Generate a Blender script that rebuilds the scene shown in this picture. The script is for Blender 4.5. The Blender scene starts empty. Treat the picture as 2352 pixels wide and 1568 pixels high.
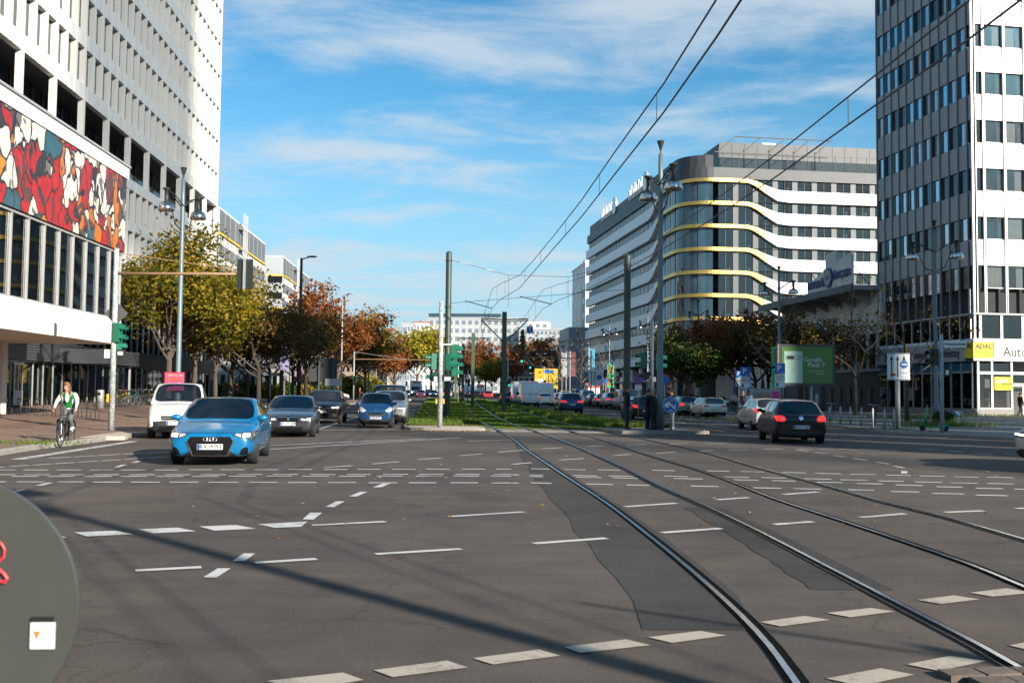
import bpy, bmesh, math, random
from mathutils import Vector, Matrix, Euler
from mathutils.bvhtree import BVHTree
random.seed(7)
SC = bpy.context.scene
COL = SC.collection
R = math.radians

# ---------------------------------------------------------------- camera
PITCH, ROLL, CAMH = R(2.95), R(0.6), 1.6
cam = bpy.data.cameras.new('camera'); cam_o = bpy.data.objects.new('camera', cam); COL.objects.link(cam_o)
cam.sensor_width = 36; cam.lens = 36*2287/2352; cam.clip_start = 0.05; cam.clip_end = 3000
_f = Vector((0, math.cos(PITCH), math.sin(PITCH))); _u = Vector((0, -math.sin(PITCH), math.cos(PITCH))); _r = Vector((1, 0, 0))
CR = _r*math.cos(ROLL)+_u*math.sin(ROLL); CU = _u*math.cos(ROLL)-_r*math.sin(ROLL)
m = Matrix((CR, CU, -_f)).transposed().to_4x4(); m.translation = (0, 0, CAMH); cam_o.matrix_world = m
cam.dof.use_dof = True; cam.dof.focus_distance = 24; cam.dof.aperture_fstop = 6.3
SC.camera = cam_o

# ---------------------------------------------------------------- sky, sun, exposure
SUN_AZ, SUN_EL = R(137), R(22)
world = bpy.data.worlds.new('World'); SC.world = world; world.use_nodes = True
def build_world():
    nt = world.node_tree; N = nt.nodes; L = nt.links; N.clear()
    out = N.new('ShaderNodeOutputWorld'); bg = N.new('ShaderNodeBackground'); L.new(bg.outputs[0], out.inputs[0])
    sky = N.new('ShaderNodeTexSky'); sky.sky_type = 'NISHITA'; sky.sun_disc = False
    sky.sun_elevation = SUN_EL; sky.sun_rotation = SUN_AZ; sky.altitude = 40; sky.air_density = 0.9; sky.dust_density = 0.3; sky.ozone_density = 1.6
    hs = N.new('ShaderNodeHueSaturation'); hs.inputs['Saturation'].default_value = 1.08; hs.inputs['Value'].default_value = 1.0
    tn = N.new('ShaderNodeVectorMath'); tn.operation = 'MULTIPLY'; tn.inputs[1].default_value = (0.60, 1.04, 1.12); L.new(sky.outputs[0], tn.inputs[0]); L.new(tn.outputs[0], hs.inputs['Color'])
    # clouds: a noise field on a plane high overhead
    tc = N.new('ShaderNodeTexCoord'); sp = N.new('ShaderNodeSeparateXYZ'); L.new(tc.outputs['Generated'], sp.inputs[0])
    mx = N.new('ShaderNodeMath'); mx.operation = 'MAXIMUM'; mx.inputs[1].default_value = 0.02; L.new(sp.outputs['Z'], mx.inputs[0])
    ad = N.new('ShaderNodeMath'); ad.operation = 'ADD'; ad.inputs[1].default_value = 0.10; L.new(mx.outputs[0], ad.inputs[0])
    dx = N.new('ShaderNodeMath'); dx.operation = 'DIVIDE'; L.new(sp.outputs['X'], dx.inputs[0]); L.new(ad.outputs[0], dx.inputs[1])
    dy = N.new('ShaderNodeMath'); dy.operation = 'DIVIDE'; L.new(sp.outputs['Y'], dy.inputs[0]); L.new(ad.outputs[0], dy.inputs[1])
    cb = N.new('ShaderNodeCombineXYZ'); L.new(dx.outputs[0], cb.inputs[0]); L.new(dy.outputs[0], cb.inputs[1])
    mp = N.new('ShaderNodeMapping'); mp.inputs['Rotation'].default_value = (0, 0, R(8)); mp.inputs['Scale'].default_value = (0.62, 1.0, 1); mp.inputs['Location'].default_value = (3.9, 1.35, 0)
    L.new(cb.outputs[0], mp.inputs[0])
    n1 = N.new('ShaderNodeTexNoise'); n1.inputs['Scale'].default_value = 2.3; n1.inputs['Detail'].default_value = 9; n1.inputs['Roughness'].default_value = 0.6; n1.inputs['Distortion'].default_value = 0.35
    L.new(mp.outputs[0], n1.inputs['Vector'])
    n2 = N.new('ShaderNodeTexNoise'); n2.inputs['Scale'].default_value = 0.5; n2.inputs['Detail'].default_value = 2
    L.new(mp.outputs[0], n2.inputs['Vector'])
    s = N.new('ShaderNodeMath'); s.operation = 'MULTIPLY_ADD'; s.inputs[1].default_value = 0.55; L.new(n2.outputs[0], s.inputs[0]); L.new(n1.outputs[0], s.inputs[2])
    rp = N.new('ShaderNodeMapRange'); rp.interpolation_type = 'SMOOTHSTEP'; rp.inputs['From Min'].default_value = 0.72; rp.inputs['From Max'].default_value = 0.99; rp.inputs['To Max'].default_value = 0.8
    L.new(s.outputs[0], rp.inputs[0])
    mix = N.new('ShaderNodeMix'); mix.data_type = 'RGBA'; L.new(rp.outputs[0], mix.inputs['Factor']); L.new(hs.outputs[0], mix.inputs['A'])
    mix.inputs['B'].default_value = (4.3, 4.9, 5.4, 1)
    # pale haze towards the horizon, the same all round
    hz = N.new('ShaderNodeMapRange'); hz.interpolation_type = 'SMOOTHERSTEP'; hz.inputs['From Min'].default_value = -0.02; hz.inputs['From Max'].default_value = 0.36; hz.inputs['To Min'].default_value = 0.92; hz.inputs['To Max'].default_value = 0.0
    L.new(sp.outputs['Z'], hz.inputs[0])
    m3 = N.new('ShaderNodeMix'); m3.data_type = 'RGBA'; L.new(hz.outputs[0], m3.inputs['Factor']); L.new(hs.outputs[0], m3.inputs['A']); m3.inputs['B'].default_value = (3.0, 4.5, 5.4, 1)
    L.new(m3.outputs['Result'], mix.inputs['A'])
    L.new(mix.outputs['Result'], bg.inputs['Color']); bg.inputs['Strength'].default_value = 0.076
build_world()
sun = bpy.data.lights.new('sun', 'SUN'); sun.energy = 5.0; sun.angle = R(0.53); sun.color = (1.0, 0.92, 0.80)
sun_o = bpy.data.objects.new('sun', sun); COL.objects.link(sun_o)
SUND = Vector((math.sin(SUN_AZ)*math.cos(SUN_EL), math.cos(SUN_AZ)*math.cos(SUN_EL), math.sin(SUN_EL)))
sun_o.rotation_euler = SUND.to_track_quat('Z', 'Y').to_euler(); sun_o.location = (60, -60, 80)
vs = SC.view_settings; vs.view_transform = 'Standard'; vs.look = 'None'; vs.exposure = 1.0; vs.gamma = 1.0; vs.use_curve_mapping = False
SC.cycles.max_bounces = 6; SC.cycles.diffuse_bounces = 3; SC.cycles.glossy_bounces = 3; SC.cycles.transparent_max_bounces = 10; SC.cycles.caustics_reflective = False; SC.cycles.caustics_refractive = False
SC.cycles.sample_clamp_indirect = 6

# ---------------------------------------------------------------- places: photo pixels (2352 wide) to points in the world
PF, PW, PH = 2287., 2352., 1568.
def ray(px, py): return _f*PF + CR*(px-PW/2) - CU*(py-PH/2)
def gz(y): return 0.0 if y < 75 else 0.0045*(min(y, 420)-75)
def G(px, py, z=0.0):
    d = ray(px, py); t = (z-CAMH)/d.z; return Vector((d.x*t, d.y*t, z))
def AT(px, py, Y):
    d = ray(px, py); t = Y/d.y; return Vector((d.x*t, Y, CAMH+d.z*t))

# ---------------------------------------------------------------- materials
MATS = {}
def mat(name, col, rough=0.6, metal=0.0, var=0.0, scale=4.0, bump=0.0, bscale=40.0, coat=0.0, spec=0.5, emit=0.0, stretch=None, var2=None):
    if name in MATS: return MATS[name]
    M = bpy.data.materials.new(name); M.use_nodes = True; nt = M.node_tree; N = nt.nodes; L = nt.links
    b = N['Principled BSDF']
    b.inputs['Base Color'].default_value = (*col, 1); b.inputs['Roughness'].default_value = rough; b.inputs['Metallic'].default_value = metal
    b.inputs['Coat Weight'].default_value = coat; b.inputs['Coat Roughness'].default_value = 0.04; b.inputs['Specular IOR Level'].default_value = spec
    if emit: b.inputs['Emission Color'].default_value = (*col, 1); b.inputs['Emission Strength'].default_value = emit
    if var or bump:
        tc = N.new('ShaderNodeTexCoord'); mp = N.new('ShaderNodeMapping'); L.new(tc.outputs['Object'], mp.inputs[0])
        if stretch: mp.inputs['Scale'].default_value = stretch
    if var:
        n = N.new('ShaderNodeTexNoise'); n.inputs['Scale'].default_value = scale; n.inputs['Detail'].default_value = 6; n.inputs['Roughness'].default_value = 0.62
        L.new(mp.outputs[0], n.inputs['Vector'])
        r = N.new('ShaderNodeMapRange'); r.inputs['From Min'].default_value = 0.3; r.inputs['From Max'].default_value = 0.7; r.inputs['To Min'].default_value = 1-var; r.inputs['To Max'].default_value = 1+var
        L.new(n.outputs[0], r.inputs[0])
        v = N.new('ShaderNodeVectorMath'); v.operation = 'SCALE'; v.inputs[0].default_value = col; L.new(r.outputs[0], v.inputs['Scale']); 
        last = v.outputs[0]
        if var2:
            n3 = N.new('ShaderNodeTexNoise'); n3.inputs['Scale'].default_value = scale*0.13; n3.inputs['Detail'].default_value = 3; L.new(mp.outputs[0], n3.inputs['Vector'])
            r3 = N.new('ShaderNodeMapRange'); r3.inputs['From Min'].default_value = 0.42; r3.inputs['From Max'].default_value = 0.66; L.new(n3.outputs[0], r3.inputs[0])
            mx = N.new('ShaderNodeMix'); mx.data_type = 'RGBA'; mx.inputs['B'].default_value = (*var2, 1); L.new(last, mx.inputs['A']); L.new(r3.outputs[0], mx.inputs['Factor']); last = mx.outputs['Result']
        L.new(last, b.inputs['Base Color'])
    if bump:
        n2 = N.new('ShaderNodeTexNoise'); n2.inputs['Scale'].default_value = bscale; n2.inputs['Detail'].default_value = 3; L.new(mp.outputs[0], n2.inputs['Vector'])
        bp = N.new('ShaderNodeBump'); bp.inputs['Strength'].default_value = bump; bp.inputs['Distance'].default_value = 0.02; L.new(n2.outputs[0], bp.inputs['Height']); L.new(bp.outputs[0], b.inputs['Normal'])
    MATS[name] = M; return M
def glassmat(name, tint=(0.02, 0.025, 0.03), through=0.35, rough=0.02, ior=1.55):
    """window glass: a tinted see-through layer under a mirror coat whose strength follows Fresnel"""
    if name in MATS: return MATS[name]
    M = bpy.data.materials.new(name); M.use_nodes = True; nt = M.node_tree; N = nt.nodes; L = nt.links; N.clear()
    out = N.new('ShaderNodeOutputMaterial'); tr = N.new('ShaderNodeBsdfTransparent'); tr.inputs[0].default_value = (*[through]*3, 1)
    pb = N.new('ShaderNodeBsdfPrincipled'); pb.inputs['Base Color'].default_value = (*tint, 1); pb.inputs['Roughness'].default_value = rough; pb.inputs['IOR'].default_value = 1.5
    gl = N.new('ShaderNodeBsdfGlossy'); gl.inputs['Roughness'].default_value = rough; gl.inputs[0].default_value = (1, 1, 1, 1)
    fr = N.new('ShaderNodeFresnel'); fr.inputs[0].default_value = ior
    m1 = N.new('ShaderNodeMixShader'); m1.inputs[0].default_value = 0.14; L.new(tr.outputs[0], m1.inputs[1]); L.new(pb.outputs[0], m1.inputs[2])
    m2 = N.new('ShaderNodeMixShader'); L.new(fr.outputs[0], m2.inputs[0]); L.new(m1.outputs[0], m2.inputs[1]); L.new(gl.outputs[0], m2.inputs[2])
    L.new(m2.outputs[0], out.inputs[0]); MATS[name] = M; return M
def paint(name, col, metal=0.0, rough=0.35): return mat(name, col, rough=rough, metal=metal, coat=1.0, var=0.03, scale=2)

# ---------------------------------------------------------------- mesh helpers
class MB:
    def __init__(s): s.v = []; s.f = []; s.mi = []; s.m = 0
    def add(s, vs, fs):
        o = len(s.v); s.v += [tuple(v) for v in vs]; s.f += [tuple(o+i for i in f) for f in fs]; s.mi += [s.m]*len(fs); return s
    def box(s, x0, x1, y0, y1, z0, z1):
        return s.add([(x0,y0,z0),(x1,y0,z0),(x1,y1,z0),(x0,y1,z0),(x0,y0,z1),(x1,y0,z1),(x1,y1,z1),(x0,y1,z1)],
                     [(3,2,1,0),(4,5,6,7),(0,1,5,4),(1,2,6,5),(2,3,7,6),(3,0,4,7)])
    def cbox(s, c, d, M=None):
        h = [q/2 for q in d]; vs = [Vector((sx*h[0], sy*h[1], sz*h[2])) for sz in (-1,1) for sx, sy in ((-1,-1),(1,-1),(1,1),(-1,1))]
        if M is not None: vs = [M @ v for v in vs]
        c = Vector(c); return s.add([v+c for v in vs], [(3,2,1,0),(4,5,6,7),(0,1,5,4),(1,2,6,5),(2,3,7,6),(3,0,4,7)])
    def bar(s, a, b, w, h=None, up=(0,0,1)):
        a = Vector(a); b = Vector(b); h = h or w; d = (b-a).normalized(); u = Vector(up)
        if abs(d.dot(u)) > .98: u = Vector((0,1,0))
        x = d.cross(u).normalized(); z = x.cross(d)
        vs = [p + x*sx*w/2 + z*sz*h/2 for p in (a, b) for sx, sz in ((-1,-1),(1,-1),(1,1),(-1,1))]
        return s.add(vs, [(0,1,2,3),(7,6,5,4),(0,4,5,1),(1,5,6,2),(2,6,7,3),(3,7,4,0)])
    def tube(s, pts, r, n=8, caps=True):
        pts = [Vector(p) for p in pts]; rs = r if isinstance(r, (list, tuple)) else [r]*len(pts)
        o = len(s.v); vs = []; fs = []; pu = None
        for i, p in enumerate(pts):
            d = (pts[min(i+1, len(pts)-1)]-pts[max(i-1, 0)]).normalized()
            u = Vector((0,0,1)) if abs(d.z) < .95 else Vector((1,0,0))
            if pu is not None: u = pu
            x = d.cross(u)
            if x.length < 1e-4: x = d.cross(Vector((0.3,1,0.2)))
            x.normalize(); pu = x.cross(d)
            for k in range(n):
                a = 2*math.pi*k/n; vs.append(p + (x*math.cos(a)+pu*math.sin(a))*rs[i])
        for i in range(len(pts)-1):
            for k in range(n):
                a = i*n+k; b = i*n+(k+1)%n; fs.append((a, b, b+n, a+n))
        if caps: fs.append(tuple(range(n-1, -1, -1))); fs.append(tuple((len(pts)-1)*n+k for k in range(n)))
        return s.add(vs, fs)
    def lathe(s, prof, n=16, c=(0,0,0), axis='z'):
        c = Vector(c); vs = []; fs = []
        for r_, z in prof:
            for k in range(n):
                a = 2*math.pi*k/n; p = Vector((r_*math.cos(a), r_*math.sin(a), z))
                if axis == 'y': p = Vector((p.x, p.z, p.y))
                if axis == 'x': p = Vector((p.z, p.x, p.y))
                vs.append(p+c)
        for i in range(len(prof)-1):
            for k in range(n):
                a = i*n+k; b = i*n+(k+1)%n; fs.append((a, b, b+n, a+n))
        fs.append(tuple(range(n-1,-1,-1))); fs.append(tuple((len(prof)-1)*n+k for k in range(n)))
        return s.add(vs, fs)
    def prism(s, poly, z0, z1, zf=None):
        n = len(poly); zz = (lambda p: 0) if zf is None else (lambda p: zf(p[0], p[1]))
        vs = [(p[0], p[1], z0+zz(p)) for p in poly]+[(p[0], p[1], z1+zz(p)) for p in poly]
        fs = [tuple(range(n-1,-1,-1)), tuple(range(n, 2*n))]+[(i, (i+1)%n, n+(i+1)%n, n+i) for i in range(n)]
        return s.add(vs, fs)
    def extr(s, poly, y0, y1):
        """poly in (x, z), extruded along y"""
        n = len(poly); vs = [(p[0], y0, p[1]) for p in poly]+[(p[0], y1, p[1]) for p in poly]
        return s.add(vs, [tuple(range(n)), tuple(range(2*n-1, n-1, -1))]+[(n+i, n+(i+1)%n, (i+1)%n, i) for i in range(n)])
    def quad(s, a, b, c, d): return s.add([a,b,c,d], [(0,1,2,3)])
    def mesh(s, name, mats, smooth=False):
        me = bpy.data.meshes.new(name); me.from_pydata(s.v, [], s.f)
        for M_ in (mats if isinstance(mats, (list, tuple)) else [mats]): me.materials.append(M_)
        if any(s.mi): me.polygons.foreach_set('material_index', s.mi)
        if smooth: me.polygons.foreach_set('use_smooth', [True]*len(me.polygons))
        me.update(); return me
    def build(s, name, mats, parent=None, smooth=False): return ob(name, s.mesh(name, mats, smooth), parent)
def ob(name, me, parent=None, loc=None, rz=None):
    o = bpy.data.objects.new(name, me); COL.objects.link(o)
    if parent is not None: o.parent = parent
    if loc is not None: o.location = loc
    if rz is not None: o.rotation_euler = (0, 0, rz)
    return o
def tag(o, label=None, cat=None, group=None, kind=None):
    if label: o['label'] = label
    if cat: o['category'] = cat
    if group: o['group'] = group
    if kind: o['kind'] = kind
    return o
def thing(name, label, cat, loc=(0,0,0), rz=0.0, group=None):
    return tag(ob(name, None, None, loc, rz), label, cat, group)
TMP = bpy.data.scenes.new('bench')
def baked(*objs):
    """evaluate the first object's modifiers away from the big scene"""
    for q in objs: COL.objects.unlink(q); TMP.collection.objects.link(q)
    with bpy.context.temp_override(scene=TMP, view_layer=TMP.view_layers[0]): dg = bpy.context.evaluated_depsgraph_get()
    dg.update(); me = bpy.data.meshes.new_from_object(objs[0].evaluated_get(dg))
    for q in objs: bpy.data.objects.remove(q)
    return me
def copy_tree(o, parent=None):
    c = o.copy(); COL.objects.link(c); c.parent = parent
    for ch in list(o.children): copy_tree(ch, c)
    return c
def smooth_by_angle(me, ang=35):
    me.polygons.foreach_set('use_smooth', [True]*len(me.polygons))
    bm = bmesh.new(); bm.from_mesh(me)
    for e in bm.edges:
        if len(e.link_faces) == 2 and e.calc_face_angle(0) > R(ang): e.smooth = False
    bm.to_mesh(me); bm.free()
def text(s, size, material, parent, loc, rot, name='lettering', align='CENTER', ext=0.004, sx=1.0, bold=0.0, spacing=1.0):
    cu = bpy.data.curves.new(name, 'FONT'); cu.body = s; cu.size = size; cu.extrude = ext; cu.align_x = align; cu.align_y = 'CENTER'; cu.offset = bold; cu.resolution_u = 2; cu.space_character = spacing
    cu.materials.append(material); t = bpy.data.objects.new(name, cu); COL.objects.link(t)
    me = baked(t)
    o = ob(name, me, parent, loc); o.rotation_euler = rot; o.scale = (sx, 1, 1); return o
# ================================================================ THE SETTING
def BL(x, y, z=0.0): return G(x/1.2187/1.6416, (1650+y/1.2187)/1.6416, z)
def BR(x, y, z=0.0): return G((1930+x/1.218)/1.6416, (1650+y/1.218)/1.6416, z)
def interp(tab, y):
    if y <= tab[0][0]: a, b = tab[0], tab[1]
    elif y >= tab[-1][0]: a, b = tab[-2], tab[-1]
    else:
        for a, b in zip(tab, tab[1:]):
            if a[0] <= y <= b[0]: break
    t = (y-a[0])/(b[0]-a[0]); return a[1]+(b[1]-a[1])*t

def asphalt(name, col, warm, fine=260):
    M = bpy.data.materials.new(name); M.use_nodes = True; nt = M.node_tree; N = nt.nodes; L = nt.links; b = N['Principled BSDF']
    tc = N.new('ShaderNodeTexCoord')
    def noise(sc, det, ro=0.6, stretch=None):
        n = N.new('ShaderNodeTexNoise'); n.inputs['Scale'].default_value = sc; n.inputs['Detail'].default_value = det; n.inputs['Roughness'].default_value = ro
        if stretch:
            mp = N.new('ShaderNodeMapping'); mp.inputs['Scale'].default_value = stretch; mp.inputs['Rotation'].default_value = (0, 0, R(20)); L.new(tc.outputs['Object'], mp.inputs[0]); L.new(mp.outputs[0], n.inputs['Vector'])
        else: L.new(tc.outputs['Object'], n.inputs['Vector'])
        return n
    def mr(n, a, b_, lo, hi):
        r = N.new('ShaderNodeMapRange'); r.inputs['From Min'].default_value = a; r.inputs['From Max'].default_value = b_; r.inputs['To Min'].default_value = lo; r.inputs['To Max'].default_value = hi; L.new(n.outputs[0], r.inputs[0]); return r
    big = mr(noise(0.16, 4), .35, .65, .80, 1.18); mid = mr(noise(1.3, 6, .7), .3, .7, .88, 1.12); grain = mr(noise(fine, 2, .8), .3, .7, .55, 1.45); streak = mr(noise(0.9, 5, .6, (0.25, 3.5, 1)), .35, .7, .92, 1.1)
    coarse = mr(noise(48, 3, .75), .32, .68, .74, 1.26); stain = mr(noise(0.55, 7, .72), .30, .46, .70, 1.0)
    v = None
    for r in (big, mid, grain, streak, coarse, stain):
        if v is None: v = r.outputs[0]
        else:
            m_ = N.new('ShaderNodeMath'); m_.operation = 'MULTIPLY'; L.new(v, m_.inputs[0]); L.new(r.outputs[0], m_.inputs[1]); v = m_.outputs[0]
    mix = N.new('ShaderNodeMix'); mix.data_type = 'RGBA'; mix.inputs['A'].default_value = (*col, 1); mix.inputs['B'].default_value = (*warm, 1); L.new(mr(noise(0.45, 5), .4, .62, 0, 1).outputs[0], mix.inputs['Factor'])
    # fine cracks
    vor = N.new('ShaderNodeTexVoronoi'); vor.feature = 'DISTANCE_TO_EDGE'; vor.inputs['Scale'].default_value = 0.22
    wn = noise(0.9, 5); wm = N.new('ShaderNodeVectorMath'); wm.operation = 'MULTIPLY_ADD'; wm.inputs[1].default_value = (1.6, 1.6, 0); L.new(wn.outputs['Color'], wm.inputs[0]); L.new(tc.outputs['Object'], wm.inputs[2]); L.new(wm.outputs[0], vor.inputs['Vector'])
    cr = mr(vor, 0.0, 0.0035, 0.62, 1.0)
    m_ = N.new('ShaderNodeMath'); m_.operation = 'MULTIPLY'; L.new(v, m_.inputs[0]); L.new(cr.outputs[0], m_.inputs[1])
    sc = N.new('ShaderNodeVectorMath'); sc.operation = 'SCALE'; L.new(mix.outputs['Result'], sc.inputs[0]); L.new(m_.outputs[0], sc.inputs['Scale']); L.new(sc.outputs[0], b.inputs['Base Color'])
    b.inputs['Roughness'].default_value = 0.85; b.inputs['Specular IOR Level'].default_value = 0.2
    bp = N.new('ShaderNodeBump'); bp.inputs['Strength'].default_value = 0.35; bp.inputs['Distance'].default_value = 0.006; L.new(grain.outputs[0], bp.inputs['Height']); L.new(bp.outputs[0], b.inputs['Normal'])
    MATS[name] = M; return M
M_road = asphalt('asphalt', (0.088, 0.075, 0.067), (0.102, 0.083, 0.069))
M_patch = asphalt('asphalt_patch', (0.055, 0.051, 0.050), (0.062, 0.055, 0.050))
M_ground = mat('bare_ground', (0.12, 0.11, 0.10), .9, var=.2, scale=.3)

def paintmat(name, col, worn):
    M = bpy.data.materials.new(name); M.use_nodes = True; nt = M.node_tree; N = nt.nodes; L = nt.links; b = N['Principled BSDF']; b.inputs['Roughness'].default_value = 0.7
    tc = N.new('ShaderNodeTexCoord'); n = N.new('ShaderNodeTexNoise'); n.inputs['Scale'].default_value = 22; n.inputs['Detail'].default_value = 8; n.inputs['Roughness'].default_value = .75; L.new(tc.outputs['Object'], n.inputs['Vector'])
    n2 = N.new('ShaderNodeTexNoise'); n2.inputs['Scale'].default_value = 1.6; n2.inputs['Detail'].default_value = 4; L.new(tc.outputs['Object'], n2.inputs['Vector'])
    a = N.new('ShaderNodeMath'); a.operation = 'MULTIPLY_ADD'; a.inputs[1].default_value = 0.8; L.new(n2.outputs[0], a.inputs[0]); L.new(n.outputs[0], a.inputs[2])
    r = N.new('ShaderNodeMapRange'); r.inputs['From Min'].default_value = 0.92; r.inputs['From Max'].default_value = 1.2; r.inputs['To Max'].default_value = worn; L.new(a.outputs[0], r.inputs[0])
    mx = N.new('ShaderNodeMix'); mx.data_type = 'RGBA'; mx.inputs['A'].default_value = (*col, 1); mx.inputs['B'].default_value = (0.11, 0.10, 0.095, 1); L.new(r.outputs[0], mx.inputs['Factor']); L.new(mx.outputs['Result'], b.inputs['Base Color'])
    MATS[name] = M; return M
M_line = paintmat('road_paint', (0.56, 0.54, 0.51), .95)
M_block = paintmat('road_paint_warm', (0.42, 0.36, 0.29), .85)

# --- ground and road sheets
YS = [-120, -40, 0, 20, 40, 60, 75, 100, 150, 200, 260, 330, 420, 1500]
def strip(name, mm, x0, x1, ys, dz, kind='structure'):
    b = MB()
    for i, y in enumerate(ys):
        b.v += [(x0, y, gz(y)+dz), (x1, y, gz(y)+dz)]
        if i: b.f.append((2*i-2, 2*i-1, 2*i+1, 2*i)); b.mi.append(0)
    o = b.build(name, mm); o['kind'] = kind; return o
strip('ground', M_ground, -1500, 1500, [-1000]+YS[1:-1]+[2500], -0.06)
road = strip('road', M_road, -140, 160, YS[:-1], 0.0)

# --- kerb lines (x of the kerb as a table over y)
def tab(pts): return sorted([(p.y, p.x) for p in pts])
KL = tab([G(-700, 1120), G(-150, 1068), G(0, 1046), G(91, 1031), G(138, 1026), G(272, 1008.5), G(330, 1001)])
e = KL[-1]; KL += [(e[0]+2.2, e[1]+.55), (e[0]+6, e[1]+.45), (500, e[1]+.45-.0756*(500-e[0]))]
KRp = [G(2900, 1045), G(2333, 1012), G(2158, 1003), G(2050, 998), G(2010, 992), G(1903, 980), G(1718, 966), G(1684, 963)]
KR = tab(KRp); e = KR[-1]; KR += [(500, e[1]-.05*(500-e[0]))]
ML = [(41.2, -4.0), (42.0, -4.6), (44, -4.75), (500, -4.75-.0756*456)]
MR = [(41.2, 6.4), (41.6, 7.4), (42.6, 7.5), (46, 6.6), (51.5, 5.8), (80, 3.1), (101, .75), (130, -1.2), (200, -5.2), (500, -26)]
def smooth01(t): t = max(0, min(1, t)); return t*t*(3-2*t)
def zleft(x, y):
    k = interp(KL, y); d = k-x
    rise = .0178*max(0, min(28, y-36))*smooth01((d-3.5)/9)
    if y > 108: rise *= max(0, 1-(y-108)/25)
    return .13+gz(y)+rise
def zright(x, y): return .13+gz(y)+ (.10*smooth01((x-interp(KR, y)-4)/12) if y > 30 else 0)
def walk(name, KT, side, offs, zf, mm, ys):
    b = MB(); n = len(offs)
    for i, y in enumerate(ys):
        k = interp(KT, y)
        for o in offs:
            x = k+side*o; b.v.append((x, y, zf(x, y)))
        if i:
            for j in range(n-1):
                q = ((i-1)*n+j, (i-1)*n+j+1, i*n+j+1, i*n+j); b.f.append(q if side > 0 else q[::-1]); b.mi.append(0)
    o = b.build(name, mm); o['kind'] = 'structure'; return o
def paving(name, c1, c2, mortar, sx, sy, rot=0, leaf=0.0):
    M = bpy.data.materials.new(name); M.use_nodes = True; nt = M.node_tree; N = nt.nodes; L = nt.links; b = N['Principled BSDF']; b.inputs['Roughness'].default_value = .8
    tc = N.new('ShaderNodeTexCoord'); mp = N.new('ShaderNodeMapping'); mp.inputs['Rotation'].default_value = (0, 0, rot); L.new(tc.outputs['Object'], mp.inputs[0])
    br = N.new('ShaderNodeTexBrick'); br.inputs['Color1'].default_value = (*c1, 1); br.inputs['Color2'].default_value = (*c2, 1); br.inputs['Mortar'].default_value = (*mortar, 1)
    br.inputs['Scale'].default_value = 1; br.inputs['Brick Width'].default_value = sx; br.inputs['Row Height'].default_value = sy; br.inputs['Mortar Size'].default_value = min(sx, sy)*.04; L.new(mp.outputs[0], br.inputs['Vector'])
    n = N.new('ShaderNodeTexNoise'); n.inputs['Scale'].default_value = .5; n.inputs['Detail'].default_value = 8; n.inputs['Roughness'].default_value = .65; L.new(tc.outputs['Object'], n.inputs['Vector'])
    r = N.new('ShaderNodeMapRange'); r.inputs['From Min'].default_value = .3; r.inputs['From Max'].default_value = .7; r.inputs['To Min'].default_value = .7; r.inputs['To Max'].default_value = 1.3; L.new(n.outputs[0], r.inputs[0])
    s = N.new('ShaderNodeVectorMath'); s.operation = 'SCALE'; L.new(br.outputs[0], s.inputs[0]); L.new(r.outputs[0], s.inputs['Scale']); L.new(s.outputs[0], b.inputs['Base Color'])
    bp = N.new('ShaderNodeBump'); bp.inputs['Strength'].default_value = .4; bp.inputs['Distance'].default_value = .01; L.new(br.outputs['Fac'], bp.inputs['Height']); bp.invert = True; L.new(bp.outputs[0], b.inputs['Normal'])
    MATS[name] = M; return M
M_plaza = paving('plaza_paving', (0.23, 0.145, 0.10), (0.185, 0.115, 0.082), (0.10, 0.08, 0.07), 0.5, 0.25, R(4))
M_walk = paving('sidewalk_paving', (0.17, 0.16, 0.155), (0.145, 0.14, 0.135), (0.085, 0.08, 0.078), 0.5, 0.5, R(45))
M_stone = mat('kerb_granite', (0.26, 0.24, 0.215), .8, var=.25, scale=9, bump=.2)
M_slab = mat('pale_slab', (0.44, 0.38, 0.30), .8, var=.15, scale=5, bump=.15)
ysl = [-30, 0, 12, 16, 20, 23, 25, 26, 27.5, 29, 30.5, 32, 33, 34, 35, 36.2, 38, 41, 46, 52, 58, 64, 72, 85, 100, 108, 118, 133, 160, 200, 260, 330, 420]
plaza = walk('sidewalk_left', KL, -1, [0.12, .6, 3.5, 6, 8, 10, 12.5, 30, 90], zleft, M_plaza, ysl)
ysr = [20, 28, 34, 37, 38.5, 40.5, 42, 43, 44.5, 46, 49, 52.5, 58, 63, 66.5, 72, 85, 100, 130, 160, 200, 260, 330, 420]
swr = walk('sidewalk_right', KR, 1, [0.12, .6, 4, 8, 16, 90], zright, M_walk, ysr)
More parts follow.
